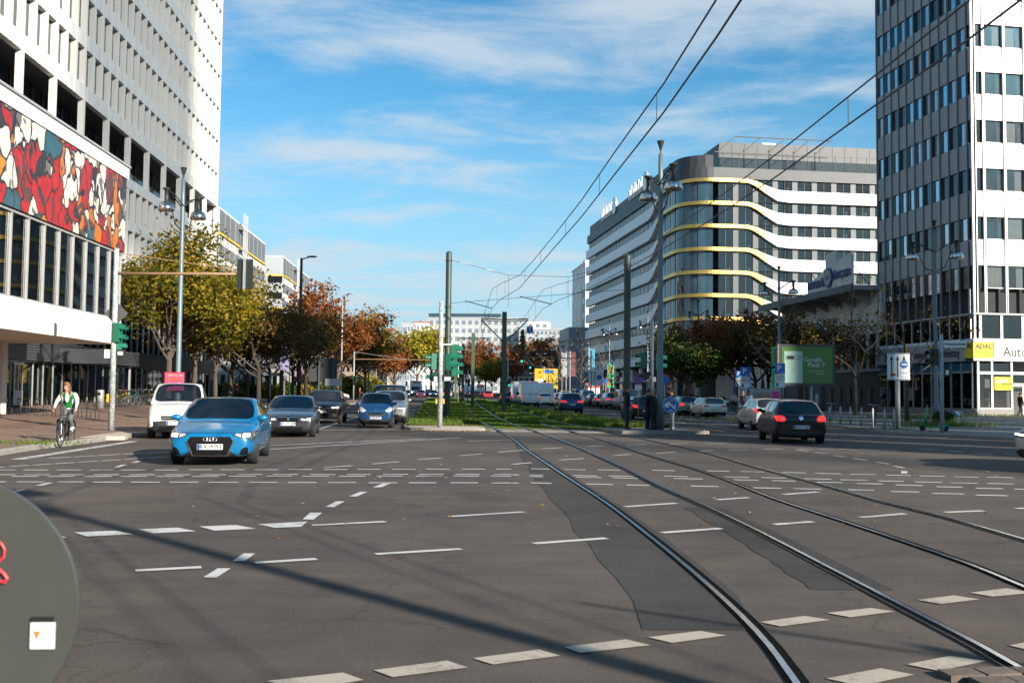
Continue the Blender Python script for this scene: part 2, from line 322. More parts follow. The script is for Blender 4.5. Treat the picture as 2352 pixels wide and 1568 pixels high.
def kerbs(KT, side, zf, parent, near, y0):
    """kerb stones one by one near the junction, then one long run"""
    def profile(y): return Vector((interp(KT, y), y, 0))
    ys = []; y = y0
    while y < near: ys.append(y); d = (profile(y+.02)-profile(y)).length/.02; y += 1.05/d
    for a, b_ in zip(ys, ys[1:]):
        p, q = profile(a), profile(b_); d = (q-p).normalized(); n = Vector((side*abs(d.y), -side*d.x*(1 if d.y > 0 else -1), 0)); p += d*.006; q -= d*.006
        za = zf(p.x+n.x*.13, p.y)+.004; zb = zf(q.x+n.x*.13, q.y)+.004
        b = MB(); vs = []
        for pt, z in ((p, za), (q, zb)):
            vs += [pt+Vector((0,0,-.05)), pt+n*.15+Vector((0,0,-.05)), pt+n*.15+Vector((0,0,z)), pt+n*.02+Vector((0,0,z)), pt+Vector((0,0,z-.03))]
        b.add(vs, [(0,1,2,3,4),(9,8,7,6,5)]+[(i, 5+i, 5+(i+1)%5, (i+1)%5) for i in range(5)]); b.build('kerb_stone', M_stone, parent)
    ys2 = [ys[-1]]+[q for q in (75, 100, 150, 220, 300, 420) if q > ys[-1]]
    b = MB()
    for i, y in enumerate(ys2):
        x = interp(KT, y); z = zf(x+side*.1, y)+.004; b.v += [(x, y, gz(y)-.02), (x, y, z), (x+side*.16, y, z)]
        if i:
            o = 3*i-3; b.f += [(o, o+1, o+4, o+3), (o+1, o+2, o+5, o+4)]; b.mi += [0, 0]
    b.build('kerb_run', M_stone, parent)
kerbs(KL, -1, zleft, plaza, 60, 15); kerbs(KR, 1, zright, swr, 72, 29)
# pale tactile slabs round the signal pole on the left corner
b = MB(); pts = [G(x, y, .15) for x, y in ((185, 1003), (232, 1001), (287, 1000.5), (295, 998), (288, 994), (345, 992), (372, 993), (372, 991), (282, 989.5), (258, 993), (238, 995), (216, 998))]
b.prism([(p.x, p.y) for p in pts], .02, .139); b.build('tactile_slab', M_slab, plaza)

# --- median: kerbed bed with grass tracks
M_soil = mat('median_soil', (0.085, 0.10, 0.035), .95, var=.35, scale=3, var2=(0.10, 0.085, 0.05))
ysm = [43.6, 46, 51.5, 60, 70, 80, 101, 130, 160, 200, 260, 330, 420]
def zmed(y): return .04+gz(y)
b = MB()
for i, y in enumerate(ysm):
    l, r_ = interp(ML, y), interp(MR, y)
    kz = gz(y)+.12; b.v += [(l, y, gz(y)-.02), (l, y, kz-.01), (l+.13, y, kz), (l+.15, y, zmed(y)), (r_-.15, y, zmed(y)), (r_-.13, y, kz), (r_, y, kz-.01), (r_, y, gz(y)-.02)]
    if i:
        o = 8*i-8
        for j in range(7): b.f.append((o+j, o+j+1, o+j+9, o+j+8)); b.mi.append(0 if j == 3 else 1)
b.f.append((7,6,5,4,3,2,1,0)); b.mi.append(0)
median = b.build('median', [M_soil, M_stone]); median['kind'] = 'structure'
# paved head of the median: left island, flush crossing, right island
def island(name, poly, h, mm, rim=True):
    o = MB().prism(poly, -.02, h).build(name, mm); o['kind'] = 'structure'
    if rim:
        n = len(poly)
        for i in range(n):
            p, q = Vector((*poly[i], 0)), Vector((*poly[(i+1)%n], 0)); L_ = (q-p).length; k = max(1, round(L_/1.0))
            d = (q-p)/L_; nn = Vector((d.y, -d.x, 0))
            for j in range(k):
                a = p+d*(L_*j/k+.005); c = p+d*(L_*(j+1)/k-.005)
                MB().prism([tuple((a+nn*.02)[:2]), tuple((c+nn*.02)[:2]), tuple((c-nn*.12)[:2]), tuple((a-nn*.12)[:2])], -.03, h+.006).build('kerb_stone', M_stone, o)
    return o
isl_l = island('traffic_island_left', [(-4.55, 43.58), (-4.5, 42.2), (-4.15, 41.3), (-3.6, 41.0), (-1.35, 41.2), (-1.1, 41.6), (-1.3, 43.58)], .13, M_slab)
isl_r = island('traffic_island_right', [(3.7, 43.58), (4.0, 41.2), (4.5, 40.3), (7.2, 40.3), (8.1, 40.9), (7.4, 42.4), (7.0, 43.58)], .13, M_walk)
flush = MB().prism([(-1.28, 43.58), (-1.0, 41.25), (3.9, 41.0), (3.65, 43.58)], -.02, .012).build('track_crossing', M_stone); flush['kind'] = 'structure'
M_pv = [mat('paver_%s' % c, v, .85, var=.2, scale=7) for c, v in (('a', (.17,.155,.14)), ('b', (.20,.18,.155)), ('c', (.145,.135,.125)))]
pm_ = [MB().box(-.285, .285, -.285, .285, 0, .02).mesh('paver', q) for q in M_pv]
for i in range(8):
    for j in range(4):
        x = -.75+i*.6-(j*.05); y = 41.6+j*.6+i*.0
        if x > 3.45: continue
        o = ob('paver', pm_[(i*7+j*5) % 3], flush, (x, y, .008)); o.rotation_euler = (0, 0, R(4))

# --- patches and markings on the road
def sheet(name, pts, mm, dz, parent):
    return MB().add([(p.x, p.y, gz(p.y)+dz) for p in pts], [tuple(range(len(pts)))]).build(name, mm, parent)
R1 = [(1132,981.9),(1172,1005),(1210.7,1035),(1295.7,1092.6),(1390.7,1155.2),(1475.7,1220.2),(1555.8,1285.2),(1625.8,1345.2),(1700.8,1415.2),(1765.8,1485.3),(1825.8,1567.8)]
R2 = [(1268,1003.5),(1400.7,1060.1),(1515.8,1117.7),(1625.8,1165.2),(1750.8,1225.2),(1875.8,1290.2),(2000.9,1355.2),(2125.9,1420.2),(2251,1485.3),(2352,1542.8)]
R3 = [(1357,1004),(1475.7,1042.6),(1625.8,1087.6),(1775.8,1145.2),(1925.9,1195),(2075.9,1245.2),(2226,1297.7),(2352,1350)]
R4 = [(1460.7,1005),(1600.8,1035),(1725.8,1070),(1875.8,1110),(2025.9,1152.7),(2176,1190),(2352,1240)]
def tri(p):  # ear-safe patch: strip between two polylines
    pass
def band(name, left, right, mm, dz, parent, n=24):
    def samp(pl, t):
        ls = [0]
        for a, c in zip(pl, pl[1:]): ls.append(ls[-1]+(c-a).length)
        s_ = t*ls[-1]
        for k in range(len(pl)-1):
            if s_ <= ls[k+1]+1e-6: return pl[k].lerp(pl[k+1], (s_-ls[k])/max(1e-6, ls[k+1]-ls[k]))
        return pl[-1]
    b = MB(); rnd = random.Random(hash(name) % 99)
    for i in range(n+1):
        p = samp(left, i/n); q = samp(right, i/n); p = p+Vector((rnd.uniform(-.03, .03), 0, 0))
        b.v += [(p.x, p.y, gz(p.y)+dz), (q.x, q.y, gz(q.y)+dz)]
        if i: b.f.append((2*i-2, 2*i-1, 2*i+1, 2*i)); b.mi.append(0)
    return b.build(name, mm, parent)
ra = [G(*p) for p in R1]; rb = [G(*p) for p in R2]; rc = [G(*p) for p in R3]; rd = [G(*p) for p in R4]
band('asphalt_patch', [BR(*p) for p in ((20,40),(60,110),(100,185),(165,265),(240,340),(290,440),(350,490),(450,620),(520,700),(560,780),(605,880))], [q+Vector((.16,0,0)) for q in ra[1:9]]+[BR(985,882)+Vector((.2,0,0))], M_patch, .004, road)
band('asphalt_patch', [q+Vector((-.35-.05*i,.0,0)) for i, q in enumerate(rb[3:7])], [q+Vector((.2,0,0)) for q in rb[3:7]], M_patch, .004, road)
LZ = .009
def quadm(fn, qs, mm=None):
    for q in qs: sheet('road_marking', [fn(*p) for p in q], mm or M_line, LZ, road)
def dash(fn, x0, y0, x1, y1, w=.13):
    p, q = fn(x0, y0), fn(x1, y1); d = (q-p).normalized(); n = Vector((-d.y, d.x, 0))*w/2
    sheet('road_marking', [p-n, q-n, q+n, p+n], M_line, LZ, road)
quadm(BL, [[(195,443),(243,441),(306,461),(225,465)], [(341,437),(530,429),(612,446),(400,456)], [(635,423),(815,415),(902,432),(700,441)], [(915,410),(1085,403),(1175,420),(985,429)], [(1182,399),(1412,387),(1385,411),(1265,416)],
  [(1390,377),(1425,346),(1480,346),(1440,378)], [(1495,319),(1545,294),(1584,294),(1535,320)], [(1604,271),(1655,250),(1688,250),(1640,271)], [(1713,229),(1760,211),(1798,211),(1750,229)], [(1068,569),(1120,534),(1173,534),(1125,569)], [(935,644),(1000,603),(1060,603),(995,645)],
  [(12,258),(85,240),(120,240),(45,259)], [(162,222),(215,207),(248,207),(195,222)], [(523,137),(560,125),(583,125),(548,137)], [(600,116),(635,106),(655,106),(622,116)]])
for s in ((622,613,925,597), (1172,577,1455,559), (1725,537,2120,513), (1433,404,1770,387), (2062,364,2410,342), (1490,138,1620,129), (1713,121,1835,111), (1920,101,2030,93), (2113,83,2215,75), (2290,67,2440,55)): dash(BL, *s, w=.11)
rowA = [(-60,75,149),(105,225,149),(258,378,149),(408,525,149),(553,672,149),(706,822,149),(862,978,148),(1008,1128,148),(1165,1283,148),(1320,1440,147),(1483,1600,147),(1637,1752,146),(1797,1915,146),(1955,2072,145),(2118,2232,145),(2277,2352,145)]
rowB = [(-60,75,171),(105,230,171),(270,390,171),(425,550,171),(590,715,171),(755,880,171),(918,1042,171),(1085,1208,170),(1250,1373,170),(1415,1545,170),(1590,1708,170),(1757,1880,169),(1920,2043,169),(2088,2208,169),(2262,2352,169)]
rowB2 = [(50,180,179),(215,345,179),(385,518,179),(550,680,179),(715,845,179),(880,1010,179),(1045,1178,178),(1222,1345,178),(1385,1515,178),(1555,1685,178),(1727,1855,177),(1907,2035,177),(2078,2205,177),(2252,2352,177)]
rowC = [(-50,30,204),(72,210,204),(258,388,204),(422,562,205),(598,738,205),(775,915,205),(955,1098,206),(1140,1280,206),(1320,1458,207),(1505,1640,207),(1690,1828,208),(1875,2010,208),(2065,2200,208),(2253,2352,209)]
for row in (rowA, rowB, rowB2, rowC):
    for x0, x1, y in row: dash(BL, x0+4, y, x1-4, y, .14)
for x0, x1, y in ((85,175,144),(237,342,147),(390,502,149),(640,752,151),(892,1002,154),(1047,1162,157),(1238,1352,161),(1390,1515,165),(1550,1672,169),(1715,1835,173),(1868,1992,177),(2027,2147,181),(2178,2308,183),
  (0,35,171),(80,145,172),(275,397,175),(442,560,177),(695,812,178),(972,1092,182),(1142,1260,185),(1340,1470,190),(1505,1635,195),(1678,1803,200),(1850,1978,205),(2012,2142,209),(2180,2308,212),
  (80,145,179),(290,415,183),(458,580,186),(740,880,189),(1015,1135,195),(1190,1305,199),(1400,1520,206),(1580,1705,212),(1760,1890,219),(1945,2072,227),(2128,2258,234),(2305,2400,238),
  (0,30,209),(85,185,209),(338,467,215),(522,635,219),(817,952,224),(1105,1240,232),(1290,1425,236),(1542,1668,241),(1737,1873,249),(1928,2078,258),(2130,2280,266)):
    dash(BR, x0+3, y-1, x1-3, y+1.5, .14)
for s in ((0,123,90,115),(218,103,330,96),(137,51,233,46),(345,41,420,37),(463,83,545,77),(527,34,617,31),(665,72,750,67),(718,29,810,27),(858,62,925,59),(893,28,985,27),(995,58,1085,56),(1155,53,1245,51),(520,318,755,302),(690,438,960,418),(943,286,1088,276),(1205,400,1380,387),(1247,262,1405,250),(1600,368,1805,350),(1990,344,2163,337),(2315,327,2400,323),(100,488,435,463),
  (1310,57,1360,62),(1390,68,1447,73),(1475,82,1533,88),(1567,96,1628,104),(1672,112,1735,122),(1753,130,1800,140),(1300,51,1390,55),(1402,52,1488,56),(1500,53,1588,57),(1600,54,1690,57),(1700,54,1780,57),(1870,54,1945,57),(2000,60,2070,66),(2135,74,2210,79)): dash(BR, *s, w=.115)
quadm(BR, [[(1787,154),(1815,154),(1817,166),(1787,166)]])
quadm(BR, [[(-1127,1122),(-777,1083),(-680,1117),(-960,1165)], [(-636,1072),(-297,1028),(-202,1060),(-547,1104)], [(-180,1017),(125,977),(222,1005),(-87,1046)], [(240,965),(525,930),(637,957),(315,993)], [(625,920),(865,891),(985,912),(735,946)], [(1140,850),(1345,822),(1460,840),(1235,870)], [(1445,808),(1650,785),(1757,802),(1555,828)],
  [(1862,748),(2030,727),(2148,745),(1970,767)], [(2105,715),(2270,694),(2400,715),(2210,733)], [(1445,1110),(1695,1063),(1847,1093),(1600,1145)], [(1813,1045),(2010,1007),(2178,1030),(1960,1075)], [(2285,958),(2400,935),(2500,955),(2400,985)]], M_block)
def dashed(a, c, n, fill=.72, w=.12):
    for i in range(n):
        t0 = i/n; t1 = (i+fill)/n; dash(BL, a[0]+(c[0]-a[0])*t0, a[1]+(c[1]-a[1])*t0, a[0]+(c[0]-a[0])*t1, a[1]+(c[1]-a[1])*t1, w)
dashed((80,100), (620,16), 15, .8, .3); dashed((45,133), (780,88), 7, .85); dashed((225,95), (790,64), 5, .9); dashed((-40,139), (45,133), 1)
for s in ((1220,37,1960,5), (1220,55,2120,0), (2150,16,2352,10)): dash(BL, *s, w=.12)
# stop line, lane lines and arrows of the approach
def wl(p, q, w=.12): 
    p = Vector((p[0], p[1], 0)); q = Vector((q[0], q[1], 0)); d = (q-p).normalized(); n = Vector((-d.y, d.x, 0))*w/2; sheet('road_marking', [p-n, q-n, q+n, p+n], M_line, LZ, road)
wl((-11.6, 39.3), (-4.9, 42.0), .35)
k = -.0756
wl((-8.0, 41.5), (-8.0+k*30, 71.5))
for y in range(46, 150, 9): wl((-11.2+k*(y-41), y), (-11.2+k*(y-38), y+3.2), .12)
for y in (75, 87, 99, 111, 130, 150): wl((-8.0+k*(y-41), y), (-8.0+k*(y-36), y+5), .12)
for x0, y in ((-6.4, 58), (-9.7, 52)):
    x = x0+k*(y-45); wl((x, y), (x+k*3, y+3), .16); sheet('road_marking', [Vector(q) for q in ((x-.4, y, 0), (x, y-1.2, 0), (x+.4, y, 0))], M_line, LZ, road)
for y in (47, 56, 66, 78, 92, 108, 126): wl((10.4-.07*(y-47), y), (10.4-.07*(y-43), y+5), .12)
wl((13.0, 46), (11.2, 70), .12)
for i in range(7): wl((8.6+i*1.3, 41.6-.35*i), (9.3+i*1.3, 41.4-.35*i), .16)
# manhole cover on a near block
# --- tram tracks
M_rail = mat('rail_steel', (0.50, 0.52, 0.56), .25, metal=1.0, var=.15, scale=6, stretch=(1, 1, 1)); M_lip = mat('rail_lip', (0.16, 0.15, 0.14), .55, metal=1.0, var=.3, scale=8); M_groove = mat('rail_groove', (0.010, 0.009, 0.008), .95, spec=.02)
def far_line(pts, far): return far+pts
def median_rail(off):  # rails inside the grass bed, parallel, gently curving left
    T = [(300, -9.2), (240, -6.6), (190, -4.5), (150, -2.6), (120, -1.15), (110, -.65), (100, -.1), (84, .85), (75, 1.35), (66, 1.87), (56, 2.55), (48, 3.2)]
    return [Vector((x+off, y, gz(y)+.0)) for y, x in T]
def resample(pts, step=.8):
    # Catmull-Rom through the points
    P = [pts[0]]+pts+[pts[-1]]; out = []
    for i in range(1, len(P)-2):
        n = max(2, int((P[i+1]-P[i]).length/step)); n = min(n, 14)
        for j in range(n):
            t = j/n; a, b_, c, d = P[i-1], P[i], P[i+1], P[i+2]
            out.append(.5*((2*b_)+(c-a)*t+(2*a-5*b_+4*c-d)*t*t+(3*b_-a-3*c+d)*t**3))
    return out+[pts[-1]]
def rail(pts, parent, flip):
    """grooved rail: running head, groove, guard lip, laid along pts"""
    pts = resample(pts)
    for nm, o0, o1, dz, mm in (('rail_head', -.021, .021, .0135, M_rail), ('flangeway', .021, .075, .0075, M_groove), ('guard_lip', .075, .086, .0105, M_lip), ('flangeway', -.042, -.021, .0075, M_groove)):
        b = MB()
        for i, p in enumerate(pts):
            d = (pts[min(i+1, len(pts)-1)]-pts[max(i-1, 0)]); n = Vector((d.y, -d.x, 0)).normalized()*flip
            if n.x < 0 and flip > 0 or n.x > 0 and flip < 0: n = -n
            lift = .004+.034*smooth01((p.y-39.4)/1.6)
            q0 = p+n*o0; q1 = p+n*o1; z = gz(p.y)+dz+lift
            b.v += [(q0.x, q0.y, z), (q1.x, q1.y, z), (q1.x, q1.y, z-.05), (q0.x, q0.y, z-.05)]
            if i:
                o = 4*i-4
                for j in range(4): b.f.append((o+j, o+(j+1)%4, o+4+(j+1)%4, o+4+j)); b.mi.append(0)
        b.build(nm, mm, parent)
t1 = thing('tram_track', 'pair of steel tram rails curving past the dark repair strip in the asphalt', 'tram track', group='tram tracks'); t2 = thing('tram_track', 'pair of steel tram rails on the far side, nearest the traffic island with the people', 'tram track', group='tram tracks')
g4 = median_rail(0)
def joinrail(off, near, ext):
    far = [p+Vector((off, 0, 0)) for p in median_rail(0)]; near = [q for q in near if q.y < 43]; d = near[-1]-near[-2]
    return far+near+[near[-1]+d*ext]
rail(joinrail(-4.35, ra, 4), t1, 1); rail(joinrail(-2.93, rb, 3), t1, -1); rail(joinrail(-1.42, rc, 3), t2, 1); rail(joinrail(0, rd, 3), t2, -1)
# pavers in the corner by the camera
b = MB(); o = thing('paved_corner', 'brown paving stones with weeds at the near edge of the road', 'paving')
M_cob = [mat('cobble_%d' % i, c, .9, var=.25, scale=12, bump=.2) for i, c in enumerate(((.12,.095,.075), (.10,.08,.065), (.135,.105,.085)))]
cob = [MB().box(-.105, .105, -.07, .07, -.02, .03).mesh('cobble', q) for q in M_cob]
c0 = BR(2060, 1125); 
for i in range(16):
    for j in range(6):
        p = c0+Vector((.05+i*.225+(j % 2)*.11, .1-j*.155+i*.035, 0))
        if (p-BR(1850, 1125)).x < .15*j-.4: continue
        q = ob('cobble', cob[(i*5+j*3) % 3], o, (p.x, p.y, .004+random.uniform(0, .006))); q.rotation_euler = (0, 0, R(9)+random.uniform(-.03, .03))

# --- grass on the median, as blades
def blademat(name, c1, c2, c3):
    M = bpy.data.materials.new(name); M.use_nodes = True; nt = M.node_tree; N = nt.nodes; L = nt.links; b = N['Principled BSDF']; b.inputs['Roughness'].default_value = .6; b.inputs['Specular IOR Level'].default_value = .25
    at = N.new('ShaderNodeAttribute'); at.attribute_name = 'tone'; cr = N.new('ShaderNodeValToRGB'); e = cr.color_ramp.elements; e[0].position = 0; e[0].color = (*c1, 1); e[1].position = 1; e[1].color = (*c3, 1); m_ = e.new(.5); m_.color = (*c2, 1)
    L.new(at.outputs['Fac'], cr.inputs[0]); L.new(cr.outputs[0], b.inputs['Base Color'])
    tl = N.new('ShaderNodeBsdfTranslucent'); L.new(cr.outputs[0], tl.inputs[0]); mx = N.new('ShaderNodeMixShader'); mx.inputs[0].default_value = .35
    L.new(b.outputs[0], mx.inputs[1]); L.new(tl.outputs[0], mx.inputs[2]); L.new(mx.outputs[0], N['Material Output'].inputs[0]); MATS[name] = M; return M
M_grass = blademat('grass_blades', (0.05, 0.10, 0.012), (0.115, 0.18, 0.02), (0.24, 0.25, 0.05))
def tone_mesh(name, vs, fs, tones, mm, vpf):
    me = bpy.data.meshes.new(name); me.from_pydata(vs, [], fs); me.materials.append(mm)
    a = me.attributes.new('tone', 'FLOAT', 'FACE'); a.data.foreach_set('value', tones); return me
def grass(name, label, spots, seed):
    rnd = random.Random(seed); vs = []; fs = []; tn = []
    for (x, y, z, h, w) in spots:
        a = rnd.uniform(0, 6.28); lean = rnd.uniform(.1, .6)*h; dx, dy = math.cos(a)*w, math.sin(a)*w; lx, ly = math.cos(a+1.4)*lean, math.sin(a+1.4)*lean
        o = len(vs); vs += [(x-dx, y-dy, z-.02), (x+dx, y+dy, z-.02), (x+lx, y+ly, z+h)]; fs.append((o, o+1, o+2)); tn.append(min(1, max(0, rnd.gauss(.4, .25))))
    o = ob(name, tone_mesh(name, vs, fs, tn, M_grass, 3)); return tag(o, label, 'grass', kind='stuff')
rnd = random.Random(3); sp = []
gr = [(interp([(q.y, q.x) for q in sorted(median_rail(o_), key=lambda v: v.y)], 50)) for o_ in (0,)]
def railx(y): return interp(sorted((q.y, q.x) for q in median_rail(0)), y)
for i in range(120000):
    y = 43.7+ (rnd.random()**2.0)*110; l = interp(ML, y)+.15; r_ = interp(MR, y)-.15; x = rnd.uniform(l, r_); u = x-railx(y)
    if any(abs(u-o_) < .13 for o_ in (-4.35, -2.93, -1.42, 0)): continue
    track = -4.5 < u < .15; between = -2.8 < u < -1.5
    h = rnd.uniform(.04, .09) if track and not between else rnd.uniform(.12, .34)*(1.15 if u > .3 else 1)
    if between and 52 < y < 66: h = rnd.uniform(.10, .26)
    if y < 50 and -5.6 < u < .9: h = rnd.uniform(.02, .05)
    if y < 46.5 and (u < -5.2): h *= .7
    sp.append((x, y, zmed(y), h, rnd.uniform(.012, .03)*(1+(y-43)/45)))
grass('median_grass', 'green grass growing over the tram bed in the median', sp, 5)
sp = []
for (px, py, n, h, s_) in ((45, 1017, 220, .12, .9), (2085, 962, 500, .35, 1.6), (2160, 978, 600, .5, 1.3), (2290, 958, 1500, .25, 4.0), (1700, 960, 300, .15, 1.5), (1890, 967, 900, .12, 4.0), (2040, 984, 300, .1, 1.0)):
    c = G(px, py, .14)
    for i in range(n): sp.append((c.x+rnd.gauss(0, s_), c.y+rnd.gauss(0, s_*.5), zright(c.x, c.y) if px > 1000 else .14, rnd.uniform(.4, 1)*h, .02))
grass('verge_grass', 'tufts of grass and weeds along the pavements', sp, 9)
# --- fallen leaves
M_leaf = blademat('fallen_leaves', (0.22, 0.09, 0.02), (0.36, 0.20, 0.05), (0.48, 0.34, 0.12))
def litter(name, label, spots):
    vs = []; fs = []; tn = []
    for x, y, z, s_ in spots:
        a = rnd.uniform(0, 6.28); o = len(vs)
        for k_ in range(4):
            r_ = s_*(1 if k_ % 2 == 0 else .6); vs.append((x+r_*math.cos(a+k_*1.57), y+r_*math.sin(a+k_*1.57), z+rnd.uniform(.004, .03)))
        fs.append((o, o+1, o+2, o+3)); tn.append(rnd.random())
    tag(ob(name, tone_mesh(name, vs, fs, tn, M_leaf, 4)), label, 'leaves', kind='stuff')
sp = []
for i in range(420): y = 12+rnd.random()**1.3*60; x = rnd.uniform(-.35*y, .5*y); sp.append((x, y, .005, rnd.uniform(.025, .05)))
for i in range(500): x = rnd.uniform(-5, -.8); sp.append((x, 40.9+rnd.gauss(0, .12), .01, .05))
for i in range(260): x = rnd.uniform(-4.4, -1.3); sp.append((x, 43.5+rnd.uniform(-.5, .5), .14, .06))
for i in range(150): x = rnd.uniform(6, 8.6); sp.append((x, 40.5+rnd.gauss(0, .25), .14, .05))
for px, py in ((1065, 1317), (1250, 1430), (640, 1240), (1100, 1080)): p = G(px, py); sp.append((p.x, p.y, .01, .03))
for i in range(1500): y = rnd.uniform(30, 110); x = interp(KL, y)-abs(rnd.gauss(0, 6)); sp.append((x, y, zleft(x, y), .05))
for i in range(900): y = rnd.uniform(45, 110); x = interp(KR, y)+abs(rnd.gauss(0, 5)); sp.append((x, y, zright(x, y), .05))
litter('fallen_leaves', 'brown and yellow leaves scattered over road and pavements', sp)
# ================================================================ BUILDINGS
M_white = mat('white_render', (0.78, 0.77, 0.74), .7, var=.05, scale=.6); M_conc = mat('white_concrete', (0.66, 0.645, 0.61), .8, var=.09, scale=.8, stretch=(1, 1, .25))
M_alu = mat('pale_aluminium', (0.62, 0.62, 0.61), .4, metal=.6, var=.06, scale=1.5); M_greycl = mat('grey_cladding', (0.30, 0.305, 0.315), .55, metal=.2, var=.07, scale=.7)
M_dk = mat('dark_cladding', (0.052, 0.055, 0.06), .5, metal=.2, var=.12, scale=.8); M_char = mat('charcoal', (0.028, 0.029, 0.031), .6); M_gold = mat('gold_anodised', (0.60, 0.40, 0.12), .36, metal=.85, var=.18, scale=.6)
M_yel = mat('yellow_trim', (0.82, 0.52, 0.02), .5); M_room = mat('room_dark', (0.035, 0.036, 0.038), .9, var=.3, scale=.4); M_roomw = mat('room_pale', (0.42, 0.40, 0.37), .9); M_curt = mat('curtain', (0.62, 0.60, 0.54), .9, var=.12, scale=1.2, stretch=(9, 9, .2))
M_glass = glassmat('window_glass', (0.02, 0.025, 0.028), .55); M_glassd = mat('dark_window', (0.012, 0.015, 0.018), .04, spec=.8, var=.4, scale=.35); M_glassg = glassmat('shop_glass_green', (0.005, 0.03, 0.018), .30); M_glassb = mat('blue_window', (0.03, 0.06, 0.085), .03, spec=1.0, var=.3, scale=.3)
M_clear = glassmat('clear_pane', (.02, .025, .03), .92); M_frame = mat('window_frame', (0.42, 0.42, 0.41), .5, metal=.3); M_frd = mat('dark_frame', (0.05, 0.05, 0.052), .5)
def bld(name, label, loc, rz, cat='building', group=None): return thing(name, label, cat, loc, rz, group)
def P(name, mm, parent, *boxes):
    b = MB()
    for q in boxes: b.box(*q)
    return b.build(name, mm, parent)
BOXC = {}
def unit(dx, dy, dz, mm, name):
    k = (round(dx, 3), round(dy, 3), round(dz, 3), mm.name)
    if k not in BOXC: BOXC[k] = MB().box(-dx/2, dx/2, -dy/2, dy/2, 0, dz).mesh(name, mm)
    return BOXC[k]
def piece(name, mm, parent, x, y, z, dx, dy, dz): return ob(name, unit(dx, dy, dz, mm, name), parent, (x, y, z))

# ---- low block with the coloured frieze (left corner)
cafe = bld('cafe_block', 'low white block with a colourful abstract frieze and a ribbon of tall windows', (-18.5, 47, 0), .042)
Y0 = -27
P('floor_slab', M_conc, cafe, (-8.4, 0, Y0, 0, 3.68, 4.86)); P('roof_slab', M_white, cafe, (-8.4, .12, Y0, .12, 11.56, 12.12)); P('roof_edge', M_alu, cafe, (-8.4, .2, Y0, .2, 12.123, 12.2)); P('frieze_backing', M_char, cafe, (-8.2, .02, Y0, -.02, 8.02, 11.555))
P('back_wall', M_roomw, cafe, (-8.3, -8.1, Y0, -.05, 4.87, 8.0)); P('inner_wall', M_roomw, cafe, (-5.2, -5.0, -9, -4, 4.87, 7.4), (-3.0, -2.8, -13.5, -11.5, 4.87, 6.9), (-6, -3, -18, -17.8, 4.87, 7.9))
P('column', M_white, cafe, (-2.2, -1.8, -7.2, -6.8, 4.87, 8.0)); P('column', M_white, cafe, (-2.2, -1.8, -14.2, -13.8, 4.87, 8.0)); P('support', M_conc, cafe, (-5, -4.5, -10, -9.5, .4, 3.67)); P('support', M_conc, cafe, (-5, -4.5, -2, -1.5, .4, 3.67))
n = 19; w = (0-Y0-.2)/n
for i in range(n):
    y = -.1-w*(i+.5)
    piece('window_pane', M_glass, cafe, -.12, y, 4.92, .03, w-.12, 3.0)
    piece('mullion', M_alu, cafe, -.08, -.1-w*i, 4.865, .09, .085, 3.15)
P('window_rail', M_alu, cafe, (-.16, -.02, Y0, -.17, 4.862, 4.915), (-.16, -.02, Y0, -.17, 7.93, 8.015)); P('window_pane', M_glass, cafe, (-8.0, -.2, -.1, -.07, 4.9, 7.95))
